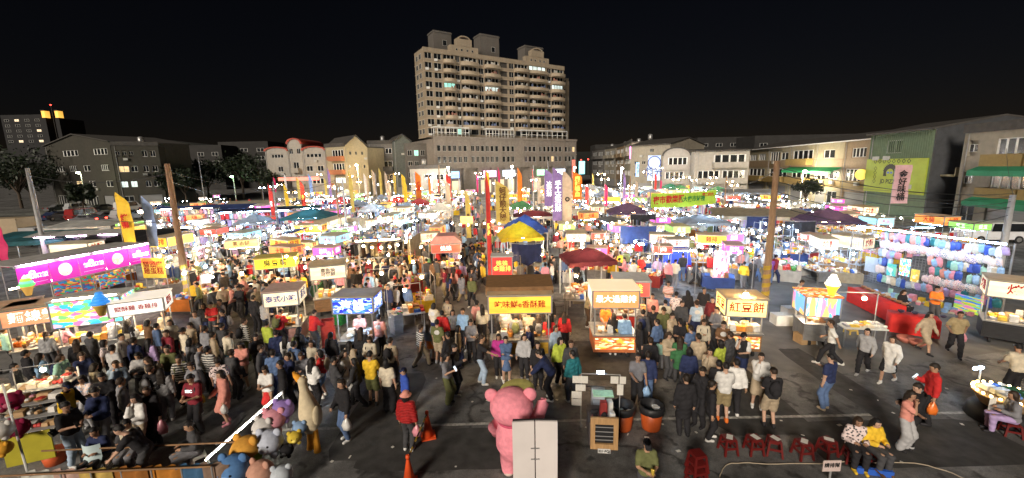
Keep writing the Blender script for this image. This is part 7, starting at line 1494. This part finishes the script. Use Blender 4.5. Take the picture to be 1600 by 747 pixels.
def make_label(hair, top, topc, bot, botc, face, pos, pose):
    hw = HAIRW.get(hair) or ('person in a %s %s' % (hair[1], 'cap' if hair[0] == 'cap' else 'hat')); f = ((face+180) % 360)-180
    fw = 'facing the camera' if abs(f) < 45 else 'back turned' if abs(f) > 135 else 'turned right' if f > 0 else 'turned left'
    base = '%s, %s %s, %s %s' % (hw, topc, TOPW[top], botc, BOTW[bot]); nm = near(pos[0], pos[1])
    if len(nm.split()) > 6: nm = ' '.join(nm.split()[:6])
    for lab in ('%s, near %s' % (base, nm), '%s, %s, near %s' % (base, fw, nm), '%s, %s, %s, near %s' % (base, fw, {'sit':'seated','bend':'bending','walk':'walking','stride':'striding','phone':'holding a phone','eat':'eating'}.get(pose, 'standing'), nm)):
        if len(lab.split()) <= 16 and lab not in USED: USED.add(lab); return lab
    return None
def P(x, y, h, face, pose, hair, top, topc, bot, botc, label=None, **kw):
    seat = pose in ('sit', 'crouch'); zh = {'sit': h*.76, 'crouch': h*.63}.get(pose, h*.985)
    if pose == 'bend': zh = h*.88
    if label is None and topc in ('black','charcoal') and rnd.random() < .42: topc = rnd.choice(['grey','light grey','white','cream','beige','sky blue','denim blue','pale denim','white','red','coral'])
    if label is None and top == tee and 'topm' not in kw and rnd.random() < .4: kw['topm'] = rnd.choice([PATCH, PRINT, PATCH, STRIPE])
    pos = g(x, y, zh); lab = label or make_label(hair, top, topc, bot, botc, face, pos, pose)
    n = 0
    while lab is None:
        n += 1; topc = rnd.choice(list(CN)); lab = make_label(hair, top, topc, bot, botc, face, pos, pose)
    o = person(pos, face, pose, hair, top, topc, bot, botc, h, lab, **kw); OCC.append((pos.x, pos.y, .22))
    if label is None and not seat: extras(o, lab, pose)
    if pose == 'sit':
        st = link('plastic_stool', STO['red' if x > 1200 else 'white'], None, (pos.x, pos.y, 0), o.rotation_euler.z, (1, 1, .88*h/1.7)); tag(st, 'plastic stool under the '+' '.join(lab.split()[:9]), 'stool')
    return o
def bag(o, pose, side, colr, label, s=1.0, name='plastic_bag'):
    p = hand_world(o, pose, side); b = MB(); n = 10; b.lathe([(.02*s,-.42*s),(.12*s,-.40*s),(.15*s,-.26*s),(.10*s,-.12*s),(.03*s,-.03*s),(.015*s,.0)], None, n)
    b.v = [(x+.012*math.sin(i*2.7), y*.7+.012*math.cos(i*1.9), z) for i, (x, y, z) in enumerate(b.v)]; q = b.build(name, BAGP, None, True, p); q.color = (*CN[colr], 1); tag(q, label, 'bag'); return q
def backpack(o, colr, label):
    b = MB(); b.ball((0,.19,1.22), (.15,.10,.22), None, 12, 8); b.ball((0,.27,1.14), (.11,.05,.11), None, 10, 6)
    for s_ in (-1,1): b.tube([(s_*.10,.12,1.38),(s_*.11,-.02,1.44),(s_*.12,-.12,1.34),(s_*.13,-.06,1.10)], .016, None, 5)
    q = b.build('backpack', CLOTH, None, True, o.location, o.rotation_euler.z); q.scale = o.scale; q.color = (*CN[colr], 1); tag(q, label, 'backpack'); return q
def phone(o, pose, label, side='r', lit=True):
    p = hand_world(o, pose, side); q = block('phone', -.04, .04, -.006, .006, -.08, .08, emit('phone_screen',(.8,.9,1),1.2) if lit else BLACK); q.location = p+Vector((0,0,.04)); q.rotation_euler = (R(-35),0,o.rotation_euler.z); tag(q, label, 'phone')
# --- lower left group
o = P(149,607,1.76,5,'both',S,lon,'navy',tr,'grey','man in glasses and a navy zip jacket before the toy rack')
o = P(100,630,1.72,70,'both',S,tee,'black',tr,'pale denim','person in black tee and pale jeans reading a tablet by the rod'); phone(o,'both','dark tablet held by the reading person in black tee',lit=False)
o = P(96,598,1.68,80,'work',('cap','navy'),ves,'yellow',tr,'charcoal','person in navy cap and yellow vest beside the toy rack', under=(lon,'black'))
o = P(151,664,1.62,0,'sit',S,tee,'navy',tr,'charcoal','seated stallholder in a pale blue apron behind the front rail'); ap = MB(); n=8; ap.raw([(-.22+.44*i/n, -.24-.10*math.sin(math.pi*i/n)-.12*(z<.6), z) for z in (.95,.6,.35) for i in range(n+1)], [(k*(n+1)+i,k*(n+1)+i+1,(k+1)*(n+1)+i+1,(k+1)*(n+1)+i) for k in (0,1) for i in range(n)]); ap.build('apron', mat('apron_blue',(.55,.68,.70),.8,.12), o, True)
o = P(199,652,1.70,20,'sit',S,ves,'cream',tr,'grey','person in cream vest sitting beside the apron stallholder', under=(tee,'charcoal'))
o = P(221,662,1.74,-70,'bend',S,tee,'black',tr,'charcoal','person in black tee bending over the front rail toward the cream vest')
o = P(301,655,1.70,-40,'sit',S,lon,'charcoal',tr,'grey','person in dark open jacket and white tee seated by the sloping lamp', under=(tee,'white'))
o = P(211,618,1.60,-10,'eat',L_,lon,'white',tr,'beige','long-haired woman in white top eating behind the cream vest person')
o = P(229,606,1.66,0,'stand',S,lon,'black',tr,'black','teenager in black jacket with a white chest stripe holding a bag'); bag(o,'stand','l','pink','pale pink plastic bag held by the teenager in black')
o = P(298,586,1.74,5,'both',S,tee,'burgundy',tr,'black','person in burgundy lettered tee checking something in both hands'); backpack(o,'charcoal','dark bag on the person in burgundy tee'); text('SEC', .11, INK['white'], o, (0,-.155,1.30), bold=.004)
o = P(345,580,1.64,-35,'bag',B_,coa,'coral',sh,'coral','woman in a coral pink coat with bare legs holding a white bag', shoe='pink'); bag(o,'bag','l','white','small white bag held by the woman in coral coat',.7)
o = P(187,593,1.70,150,'relax',S,lon,'grey',tr,'beige','person in grey hoodie left of the eating woman')
o = P(128,588,1.58,10,'both',B_,tee,'sky blue',wi,'light grey','woman in white and blue printed top before the navy backpack wearer', topm=PRINT)
o = P(158,584,1.72,40,'both',S,lon,'black',tr,'black','person in black jacket looking down behind the navy zip jacket')
o = P(233,573,1.74,170,'stand',S,lon,'black',tr,'black','person in black with a white-strapped backpack, back turned'); backpack(o,'light grey','pale backpack with white straps in the left crowd')
o = P(60,554,1.62,165,'stand',L_,lon,'sky blue',tr,'black','person in sky blue top with a crossbody bag at far left'); bag(o,'stand','l','mint','mint green carrier bag at the far left',1.0)
o = P(38,549,1.68,160,'stand',S,lon,'black',tr,'black'); o = P(92,556,1.60,100,'relax',L_,lon,'mint',tr,'navy','person in mint top wearing a navy backpack at the left'); backpack(o,'navy','navy backpack on the person in mint top')
o = P(29,527,1.30,-150,'stand',S,tee,'orange',tr,'grey','child in a bright orange tee at the left picture edge')
o = P(5,513,1.72,150,'relax',S,lon,'mint',tr,'black'); o = P(96,508,1.62,150,'work',('hair_hat','red'),lon,'pink',tr,'burgundy','stall worker in pink top and red hat before the rainbow ice stall')
o = P(70,520,1.55,-150,'stand',T_,lon,'light grey',tr,'charcoal')
for a in ((125,550,1.66,60,'work',B_,tee,'navy',tr,'grey'),(175,541,1.74,175,'relax',S,tee,'light grey',tr,'navy'),(207,529,1.74,170,'stand',S,lon,'navy',tr,'denim blue'),(160,533,1.55,120,'relax',B_,tee,'grey',sh,'black'),(171,497,1.74,175,'work',S,tee,'light grey',tr,'denim blue'),(198,501,1.62,180,'stand',L_,lon,'black',sk,'black'),(188,523,1.68,90,'stand',S,lon,'black',tr,'black'),(229,501,1.64,160,'both',B_,lon,'brown',tr,'black'),(243,507,1.68,150,'relax',S,lon,'denim blue',tr,'charcoal'),(255,487,1.70,30,'stand',T_,tee,'beige',tr,'grey'),(259,517,1.72,-20,'relax',S,lon,'burgundy',tr,'black'),(231,531,1.60,170,'stand',L_,lon,'lilac',tr,'charcoal'),(231,559,1.60,-40,'phone',L_,lon,'black',tr,'charcoal'),(261,541,1.74,0,'stand',S,tee,'olive',tr,'denim blue'),(285,513,1.72,-30,'relax',('cap','black'),lon,'black',tr,'black'),(295,531,1.66,150,'bag',B_,lon,'black',tr,'black'),(279,557,1.68,15,'stand',S,tee,'black',tr,'black'),(297,505,1.66,-15,'both',S,lon,'beige',tr,'grey'),(319,511,1.70,160,'stand',S,lon,'grey',tr,'charcoal'),(331,521,1.66,140,'relax',S,lon,'black',tr,'black'),(345,507,1.70,170,'phone',S,lon,'charcoal',tr,'black'),(329,473,1.68,10,'both',S,tee,'black',tr,'charcoal'),(343,469,1.66,-10,'eat',S,tee,'grey',tr,'black'),(317,475,1.64,5,'stand',B_,lon,'black',tr,'navy'),(303,487,1.70,0,'relax',S,tee,'grey',tr,'charcoal'),(347,485,1.70,-60,'eat',S,tee,'navy',tr,'black'),(395,463,1.74,170,'stand',S,lon,'black',tr,'black'),(265,501,1.62,20,'stand',L_,lon,'cream',tr,'black'),(398,523,1.66,60,'phone',L_,lon,'black',tr,'charcoal'),(299,567,1.66,-20,'phone',S,tee,'grey',tr,'charcoal'),(118,532,1.60,-140,'stand',L_,lon,'black',tr,'charcoal'),(140,520,1.66,170,'relax',S,lon,'charcoal',tr,'black'),(215,552,1.62,20,'both',B_,lon,'charcoal',tr,'black'),(250,578,1.62,-160,'stand',L_,lon,'charcoal',tr,'grey'),(180,565,1.68,30,'eat',S,lon,'black',tr,'navy'),(145,570,1.60,150,'both',B_,lon,'cream',tr,'black'),(360,548,1.66,165,'stand',S,lon,'charcoal',tr,'black'),(375,535,1.66,10,'both',L_,tee,'black',sk,'charcoal'),(340,560,1.70,-150,'relax',S,tee,'black',tr,'denim blue'),(310,540,1.64,100,'bag',S,lon,'grey',tr,'black'),(110,575,1.64,-30,'stand',S,lon,'navy',tr,'charcoal'),(70,585,1.55,60,'stand',B_,lon,'black',tr,'black'),(20,570,1.60,120,'stand',S,lon,'charcoal',tr,'black')): P(*a)
P(323,543,1.72,170,'stand',S,lon,'charcoal',tr,'black','person in a grey and black striped sweater, back turned', topm=STRIPE); o = P(354,518,1.74,150,'relax',S,lon,'cream',tr,'teal','person in cream hoodie and teal trousers at the edge of the left crowd', shoe='white'); o = P(380,499,1.74,150,'stand',S,lon,'black',tr,'olive','person in black and white striped shirt with a backpack', topm=STRIPE); backpack(o,'black','black backpack over the striped shirt')
# --- centre left
o = P(414,573,1.58,0,'both',T_,tee,'white',sk,'red','girl in a red skirt and white blouse facing the camera', shoe='red'); P(438,565,1.68,-50,'stand',S,lon,'black',tr,'black','person in black suit jacket next to the girl in red skirt')
o = P(486,561,1.62,160,'bag',L_,lon,'white',tr,'black','long-haired woman in white shirt with a round white bag'); bag(o,'bag','l','white','round white bag of the woman in white shirt',.7)
P(534,547,1.70,80,'walk',L_,lon,'white',wi,'white','woman all in white walking right')
o = P(577,551,1.74,175,'both',S,tee,'yellow',sh,'olive','person in bright yellow tee and olive shorts, back turned', shoe='black'); o = P(603,563,1.66,178,'stand',B_,tee,'cream',wi,'black','person in cream tee and loose black trousers with a strap bag')
P(631,576,1.50,-60,'stand',('cap','navy'),lon,'blue',tr,'navy','child in blue jacket and navy cap beside the cream tee'); o = P(633,614,1.62,172,'stand',('hair_hat','coral'),puf,'red',tr,'charcoal','woman in red quilted vest and coral hat, back turned', topm=QUILT, shoe='white'); bag(o,'stand','r','pink','pale pink plastic bag of the woman in quilted red vest',.8)
o = P(534,594,1.74,-30,'bag',S,lon,'black',tr,'denim blue','man in black leather jacket over a blue shirt with white bag', under=(tee,'blue')); bag(o,'bag','l','white','white plastic bag of the man in black leather jacket',.85)
for a in ((458,535,1.66,165,'stand',S,lon,'denim blue',tr,'charcoal'),(446,525,1.62,175,'relax',L_,lon,'white',tr,'black'),(450,553,1.66,-30,'stand',S,lon,'navy',tr,'black'),(416,503,1.66,160,'relax',S,lon,'lime',tr,'charcoal'),(434,485,1.70,170,'work',S,tee,'red',tr,'black'),(430,517,1.68,-160,'stand',S,lon,'navy',tr,'denim blue'),(466,513,1.66,150,'phone',B_,lon,'charcoal',tr,'black'),(486,533,1.66,-20,'relax',L_,lon,'black',tr,'black'),(516,521,1.64,170,'stand',T_,lon,'black',sk,'charcoal'),(563,513,1.64,175,'stand',L_,lon,'black',tr,'charcoal'),(577,527,1.62,-10,'both',B_,lon,'cream',tr,'black'),(561,489,1.72,5,'both',S,tee,'black',tr,'charcoal'),(591,493,1.74,178,'stand',S,tee,'black',tr,'black'),(406,541,1.66,100,'relax',S,lon,'charcoal',tr,'black'),(486,487,1.66,150,'work',S,lon,'red',tr,'charcoal'),(410,471,1.66,150,'bag',S,lon,'light grey',tr,'navy'),(545,535,1.60,160,'stand',L_,lon,'charcoal',tr,'black'),(500,548,1.60,-90,'eat',B_,tee,'black',sh,'denim blue'),(520,560,1.62,130,'phone',S,lon,'charcoal',tr,'charcoal'),(470,552,1.64,20,'phone',L_,lon,'grey',tr,'black'),(425,548,1.66,-170,'stand',S,lon,'black',tr,'navy'),(555,560,1.60,-100,'walk',L_,lon,'charcoal',tr,'black')): P(*a)
o = P(609,529,1.70,160,'stand',S,tee,'beige',tr,'charcoal','person in beige tee with a black backpack near the LED cart'); backpack(o,'black','black backpack on the person in beige tee')
# --- centre
o = P(697,553,1.64,60,'phone',B_,tee,'grey',wi,'olive','woman in grey tee and wide olive trousers looking at her phone', shoe='black'); phone(o,'phone','white phone in the hand of the woman in grey tee'); o = P(709,539,1.70,70,'phone',S,lon,'black',tr,'black','person in black reading a phone behind the grey tee woman')
P(669,501,1.62,170,'stand',L_,lon,'grey',sk,'orange','long-haired woman in grey top and rust skirt by the main aisle'); P(683,501,1.72,175,'relax',S,tee,'olive',sh,'beige','person in olive and white tee and beige shorts, back turned', topm=PATCH)
P(749,525,1.72,80,'reach',S,tee,'black',tr,'pale denim','man in black tee and pale jeans reaching out to the right', shoe='white'); P(733,513,1.15,0,'stand',S,tee,'orange',sh,'charcoal','small child in orange tee beside the man in pale jeans')
P(779,523,1.58,-10,'stand',B_,puf,'magenta',tr,'black','person in magenta padded jacket and white mask', shoe='white'); P(790,527,1.62,5,'cross',T_,lon,'denim blue',sk,'denim blue','woman in denim jacket and denim skirt with folded arms', shoe='white', under=(tee,'black'))
P(745,471,1.70,160,'stand',S,tee,'coral',tr,'black','person in coral shirt and black trousers in the open aisle'); P(753,477,1.64,-160,'stand',L_,lon,'cream',tr,'black','long-haired person in cream top beside the coral shirt')
P(818,523,1.62,0,'relax',L_,lon,'light grey',tr,'black','woman in pale denim jacket facing the camera before the yellow cart', shoe='light grey'); P(840,535,1.60,5,'stand',B_,lon,'black',tr,'black','masked person all in black facing the camera before the yellow cart')
o = P(874,529,1.64,30,'relax',B_,lon,'lime',tr,'black','person in lime top carrying a green backpack'); backpack(o,'lime','yellow-green backpack beside the navy jacket'); P(862,553,1.72,-110,'bend',S,lon,'navy',tr,'black','person in navy jacket leaning left behind the teddy', shoe='white'); P(896,549,1.68,-150,'relax',S,lon,'teal',tr,'charcoal','person in teal jacket right of the navy jacket'); P(892,533,1.66,10,'stand',S,lon,'charcoal',tr,'black')
for a in ((771,493,1.62,165,'both',L_,lon,'black',tr,'charcoal'),(723,483,1.74,-20,'stand',S,lon,'black',tr,'black'),(707,485,1.66,20,'stand',L_,lon,'charcoal',tr,'black'),(691,487,1.66,170,'relax',S,lon,'charcoal',tr,'charcoal'),(699,467,1.68,-30,'both',S,lon,'beige',tr,'black'),(677,475,1.64,160,'phone',B_,tee,'cream',tr,'navy'),(806,491,1.72,175,'stand',S,tee,'grey',tr,'black'),(826,487,1.74,178,'both',S,tee,'beige',tr,'charcoal'),(842,493,1.62,175,'relax',L_,lon,'black',tr,'black'),(858,495,1.62,170,'stand',L_,lon,'charcoal',sk,'black'),(858,463,1.72,170,'stand',S,lon,'black',tr,'black'),(735,500,1.66,15,'both',L_,lon,'grey',tr,'black'),(715,510,1.60,100,'stand',B_,lon,'black',tr,'navy'),(700,520,1.68,-120,'bag',S,lon,'black',tr,'black'),(830,510,1.55,-100,'eat',B_,lon,'navy',tr,'black'),(868,510,1.62,30,'stand',T_,lon,'charcoal',tr,'charcoal'),(655,508,1.64,130,'walk',S,tee,'charcoal',tr,'beige')): P(*a)
P(789,481,1.74,175,'stand',S,tee,'light grey',tr,'charcoal','person in light grey printed tee ordering at the yellow cart', topm=PATCH); P(882,489,1.60,170,'stand',L_,lon,'red',tr,'black','long-haired woman in red top right of the yellow cart')
# vendors in the carts
P(820,470,1.64,0,'work',S,tee,'cream',tr,'charcoal','vendor in cream top inside the yellow cart'); P(945,474,1.66,10,'work',S,tee,'orange',tr,'charcoal','vendor in orange tee inside the cutlet cart'); P(918,455,1.68,60,'work',S,tee,'khaki',tr,'dark brown','helper in khaki frying beside the cutlet cart')
# --- centre right crowd
for a in ((959,491,1.64,178,'stand',L_,lon,'black',tr,'black'),(977,491,1.68,175,'relax',S,lon,'charcoal',sh,'navy'),(1005,485,1.72,150,'stand',S,lon,'charcoal',tr,'charcoal'),(1021,479,1.70,170,'stand',S,tee,'black',tr,'black'),(1063,499,1.70,0,'both',('cap','black'),tee,'black',tr,'black'),(1089,471,1.72,175,'stand',S,tee,'black',tr,'navy'),(1065,471,1.70,-20,'relax',S,lon,'charcoal',tr,'black'),(1057,457,1.68,150,'stand',S,tee,'grey',tr,'charcoal'),(1121,481,1.72,-60,'eat',S,lon,'grey',tr,'charcoal'),(1131,503,1.70,-20,'both',S,tee,'brown',tr,'black'),(1063,527,1.60,160,'stand',L_,coa,'green',tr,'charcoal'),(1017,529,1.66,170,'stand',S,lon,'black',tr,'charcoal'),(1073,587,1.74,175,'stand',S,coa,'black',tr,'black'),(1153,563,1.70,160,'relax',S,lon,'black',tr,'black'),(1045,520,1.64,20,'phone',L_,lon,'black',tr,'charcoal'),(1028,500,1.66,-150,'relax',S,lon,'charcoal',tr,'black'),(1050,490,1.66,30,'both',S,lon,'beige',tr,'charcoal'),(1080,510,1.66,-160,'stand',S,tee,'charcoal',tr,'black'),(1100,500,1.62,-10,'phone',L_,lon,'cream',tr,'black'),(1110,545,1.66,-40,'eat',S,lon,'charcoal',tr,'black'),(1078,545,1.62,165,'stand',B_,lon,'navy',tr,'charcoal'),(1040,470,1.68,160,'both',S,lon,'cream',tr,'charcoal'),(1020,460,1.66,-20,'stand',S,lon,'charcoal',tr,'charcoal'),(1075,455,1.66,170,'stand',L_,lon,'black',tr,'navy'),(1100,450,1.70,-30,'relax',S,tee,'black',tr,'grey'),(1142,520,1.64,-150,'stand',S,lon,'charcoal',tr,'charcoal'),(1125,565,1.68,150,'relax',S,lon,'black',tr,'black'),(1000,505,1.60,100,'relax',B_,lon,'black',tr,'black'),(1012,440,1.64,30,'stand',S,lon,'grey',tr,'black'),(1045,440,1.66,-30,'both',S,tee,'charcoal',tr,'denim blue')): P(*a)
P(1037,481,1.72,0,'stand',('cap','dark brown'),tee,'olive',tr,'charcoal','person in olive tee and dark brown cap facing the camera'); o = P(1113,465,1.70,-50,'relax',S,lon,'maroon',tr,'black','person in maroon jacket before the glowing yellow cart'); P(1177,457,1.72,175,'stand',S,lon,'purple',sh,'denim blue','person in purple-brown jacket and denim shorts at the hazard pole', shoe='white'); P(1093,523,1.72,175,'relax',S,tee,'beige',tr,'grey','broad person in beige tee, back turned, in the right crowd'); P(1127,533,1.62,-150,'bag',B_,tee,'lime',tr,'black','person in lime tee at the edge of the right crowd')
o = P(1163,521,1.70,-60,'eat',('cap','black'),ves,'black',sh,'navy','person in black cap and vest eating while looking left', under=(tee,'white')); P(1033,531,1.12,170,'stand',S,tee,'mint',tr,'grey','small child in mint top in the right crowd')
o = P(997,553,1.70,-10,'bag',S,tee,'grey',tr,'black','person in grey pocket tee holding a pale blue towel'); bag(o,'bag','l','sky blue','pale blue towel hanging from the grey tee person',.9,'towel'); P(1013,551,1.70,170,'stand',S,lon,'navy',tr,'denim blue','person in navy hoodie next to the towel holder, back turned')
P(1099,575,1.74,-50,'phone',S,lon,'black',tr,'black','masked person in black jacket with white hood looking down'); o = P(1113,597,1.66,80,'relax',S,lon,'black',tr,'black','person in black with a shoulder strap and white shoes', shoe='white'); P(1135,569,1.74,170,'both',S,tee,'white',sh,'khaki','person in white tee and khaki shorts, back turned', shoe='orange'); P(1190,553,1.70,-30,'eat',S,lon,'white',sh,'beige','person in white top eating at the right crowd edge')
o = P(1210,577,1.72,175,'both',('cap','black'),tee,'black',sh,'beige','person in black tee and beige shorts before the red stools'); backpack(o,'black','black shoulder bag of the person in beige shorts')
o = P(1011,688,1.60,0,'both',('cap','black'),tee,'olive',tr,'charcoal','woman in olive tee and black cap with a cup at the lower picture edge'); p_ = hand_world(o,'both','l'); q = MB(); q.lathe([(.03,-.06),(.04,.07),(.042,.075)], None, 12); q = q.build('drink_cup', mat('cup_yellow',(.7,.5,.08),.5), None, True, p_+Vector((0,0,.05))); tag(q, 'yellow and black drink cup in the hand of the olive tee woman', 'cup')
# --- right side
P(1304,500,1.70,-130,'stride',S,tee,'white',tr,'black','person in white shirt and black trousers walking to the ice cream cart'); P(1357,513,1.64,-60,'walk',T_,lon,'light grey',tr,'black','woman in pale top and black leggings walking left'); P(1397,525,1.62,-70,'walk',T_,coa,'white',sh,'black','woman in a white cape top and shorts carrying food', shoe='white'); P(1452,487,1.62,0,'walk',L_,lon,'beige',sh,'beige','woman in beige jacket and shorts walking toward the camera'); o = P(1501,485,1.74,-40,'stride',S,tee,'khaki',tr,'black','man in khaki shirt with a waist bag walking left'); bag(o,'stride','l','pink','pink carrier bag of the man in khaki shirt',.8)
o = P(1300,555,1.72,-160,'phone',S,tee,'navy',tr,'denim blue','man in navy tee and dark jeans holding up a phone', shoe='beige'); o = P(1463,570,1.76,-110,'phone',S,lon,'red',tr,'black','man in bright red shirt looking at a phone'); phone(o,'phone','lit phone in the hand of the man in red shirt'); bag(o,'phone','l','orange','orange plastic bag hanging from the man in red shirt',.9)
P(1437,601,1.70,-100,'both',S,lon,'black',tr,'black','man in black jacket standing in front of the red shirt', shoe='light grey'); P(1423,612,1.58,20,'eat',L_,tee,'coral',wi,'light grey','woman in coral top and pale trousers partly behind the man in black')
P(1340,648,1.60,-15,'sit',B_,lon,'charcoal',tr,'black','seated woman in a floral dark top by the push broom', topm=PRINT, shoe='yellow'); o = P(1366,650,1.60,5,'sit',L_,lon,'yellow',tr,'charcoal','seated woman in mustard cardigan beside the floral top', shoe='brown', under=(tee,'black'))
P(1598,541,1.70,160,'work',S,tee,'cream',tr,'black','apron-wearing person behind the round candle-lit stand'); P(1592,612,1.60,-120,'sit',B_,lon,'grey',tr,'lilac','seated person right of the round candle-lit stand')
P(1465,448,1.66,-20,'both',S,tee,'orange',tr,'charcoal','game keeper in orange tee behind the red table'); P(1410,452,1.60,10,'sit',L_,lon,'black',tr,'black','seated keeper in black behind the bowls table'); P(1248,438,1.66,60,'work',S,tee,'cream',tr,'charcoal','vendor in cream tee behind the ice cream cart'); P(1302,482,1.62,150,'work',B_,lon,'charcoal',tr,'charcoal','vendor in charcoal sorting trays at the ice cream cart'); P(1205,402,1.66,150,'work',S,tee,'purple',tr,'denim blue','stallholder in purple tee by the right tables'); P(1232,398,1.60,120,'sit',S,lon,'pink',tr,'red','seated person in pink at the right tables')
print('HAND PLACED', N_PERSON)
# ------------------------------------------------------------------ the rest of the crowd that one can still tell apart
CH_T = ['black','charcoal','navy','grey','white','cream','beige','black','light grey','burgundy','denim blue','olive','red','sky blue','pink','black','brown','coral','lilac','yellow','black','charcoal']; CH_B = ['black','charcoal','denim blue','navy','black','grey','khaki','pale denim','black']
_oc = [0, None]
def clash(x, y, r=.25):
    if _oc[0] != len(OCC): _oc[0] = len(OCC); _oc[1] = np.array([(a, b, c) for a, b, c in OCC])
    A = _oc[1]; return bool(((x-A[:,0])**2+(y-A[:,1])**2 < (A[:,2]*.82+r)**2).any())
ZONES = [((690,760),(395,470),26),((330,480),(350,440),46),((330,560),(385,475),30),((560,700),(340,420),24),((880,1010),(390,450),18),((1000,1130),(400,450),14),((640,760),(320,390),24),((780,900),(380,440),8),((1180,1330),(345,420),12),((230,330),(395,450),12),((930,1100),(335,395),16),((480,640),(430,490),14)]
for (xa, xb), (ya, yb), n in ZONES:
    k = 0
    for tries in range(n*40):
        if k >= n or N_PERSON >= 300: break
        p = g(rnd.uniform(xa,xb), rnd.uniform(ya,yb)+8)
        if clash(p.x, p.y): continue
        fem = rnd.random() < .5; hair = rnd.choice([L_,B_,T_,L_]) if fem else rnd.choice([S,S,S,('cap','black')])
        top = rnd.choice([tee,lon,lon,lon,puf] if rnd.random() < .9 else [coa]); pose = rnd.choice(['stand','relax','phone','both','eat','walk','bag','cross','work','hips','stand']); bot = rnd.choice([tr,tr,tr,wi,sh]) if not fem else rnd.choice([tr,tr,wi,sk if pose != 'walk' else tr])
        h = rnd.uniform(1.56,1.68) if fem else rnd.uniform(1.66,1.80); face = rnd.uniform(-180,180); topc, botc = rnd.choice(CH_T), rnd.choice(CH_B)
        lab = make_label(hair, top, topc, bot, botc, face, p, pose)
        if lab is None: continue
        o = person(p, face, pose, hair, top, topc, bot, botc, h, lab, topm=rnd.choice([PATCH, PRINT, STRIPE]) if top == tee and rnd.random() < .4 else None); OCC.append((p.x,p.y,.25)); k += 1; extras(o, lab, pose)
print('PEOPLE', N_PERSON)
# ------------------------------------------------------------------ far crowd, too small to tell apart
src = {}
def far_fig(pose, cols):
    parts = []
    for kind, c in (('body',(.45,.27,.18)),('hair_short',(.015,.012,.012)),('top_long',cols[0]),('trousers',cols[1])):
        if (pose, kind) not in src:
            me = piece(pose, kind); dm = np.empty(len(me.vertices)*3); me.vertices.foreach_get('co', dm); V = dm.reshape(-1,3)
            nv = len(V); h = .055; key = np.floor(V/h).astype(int); u, inv = np.unique(key, axis=0, return_inverse=True); inv = inv.reshape(-1); cen = np.zeros((len(u),3)); np.add.at(cen, inv, V); cnt_ = np.bincount(inv); cen /= cnt_[:,None]
            F = set()
            for pl in me.polygons:
                f = [int(inv[v]) for v in pl.vertices]; f2 = []
                for v in f:
                    if v not in f2: f2.append(v)
                if len(f2) >= 3: F.add(tuple(f2))
            src[(pose, kind)] = (cen, [list(f) for f in F])
        parts.append((*src[(pose, kind)], c))
    return parts
FM = {}
mb = MB(); k = 0; tries = 0
while k < 860 and tries < 24000:
    tries += 1; x, y = rnd.uniform(320,1230), 284+170*rnd.random()**1.2
    p = g(x, y)
    if tries % 4 == 0: x, y = rnd.uniform(300,640), rnd.uniform(400,500); p = g(x, y)
    if clash(p.x, p.y, .1) or p.y > 100: continue
    tc, bc_ = rnd.choice(CH_T), rnd.choice(CH_B); a = rnd.uniform(0,6.28); ca, sa = math.cos(a), math.sin(a); s_ = rnd.uniform(.92,1.05)
    for (cen, F, c), nm in zip(far_fig(rnd.choice(['stand','relax','both','walk']), (CN[tc], CN[bc_])), ('skin','hair',tc,bc_)):
        key = 'far_'+nm.replace(' ','_')
        if key not in FM: FM[key] = mat(key, c, .85, .15)
        V = [((q[0]*ca-q[1]*sa)*s_+p.x, (q[0]*sa+q[1]*ca)*s_+p.y, q[2]*s_) for q in cen]; mb.raw(V, F, FM[key])
    OCC.append((p.x,p.y,.25)); k += 1
o = mb.build('crowd'); tag(o, 'distant shoppers filling the aisles between the far stalls', 'crowd', kind='stuff')
dup = {}
for o in SC.objects:
    if o.parent is None and o.get('label'): dup.setdefault(o['label'], []).append(o.name)
print('DUPLICATE LABELS', {k: len(v) for k, v in dup.items() if len(v) > 1})
print('OBJECTS', len(SC.objects), 'PERSONS', N_PERSON, 'TRIS', sum(len(m.polygons) for m in bpy.data.meshes)*2)
import collections
print('CATS', collections.Counter(o.get('category') for o in SC.objects if o.parent is None).most_common(12))
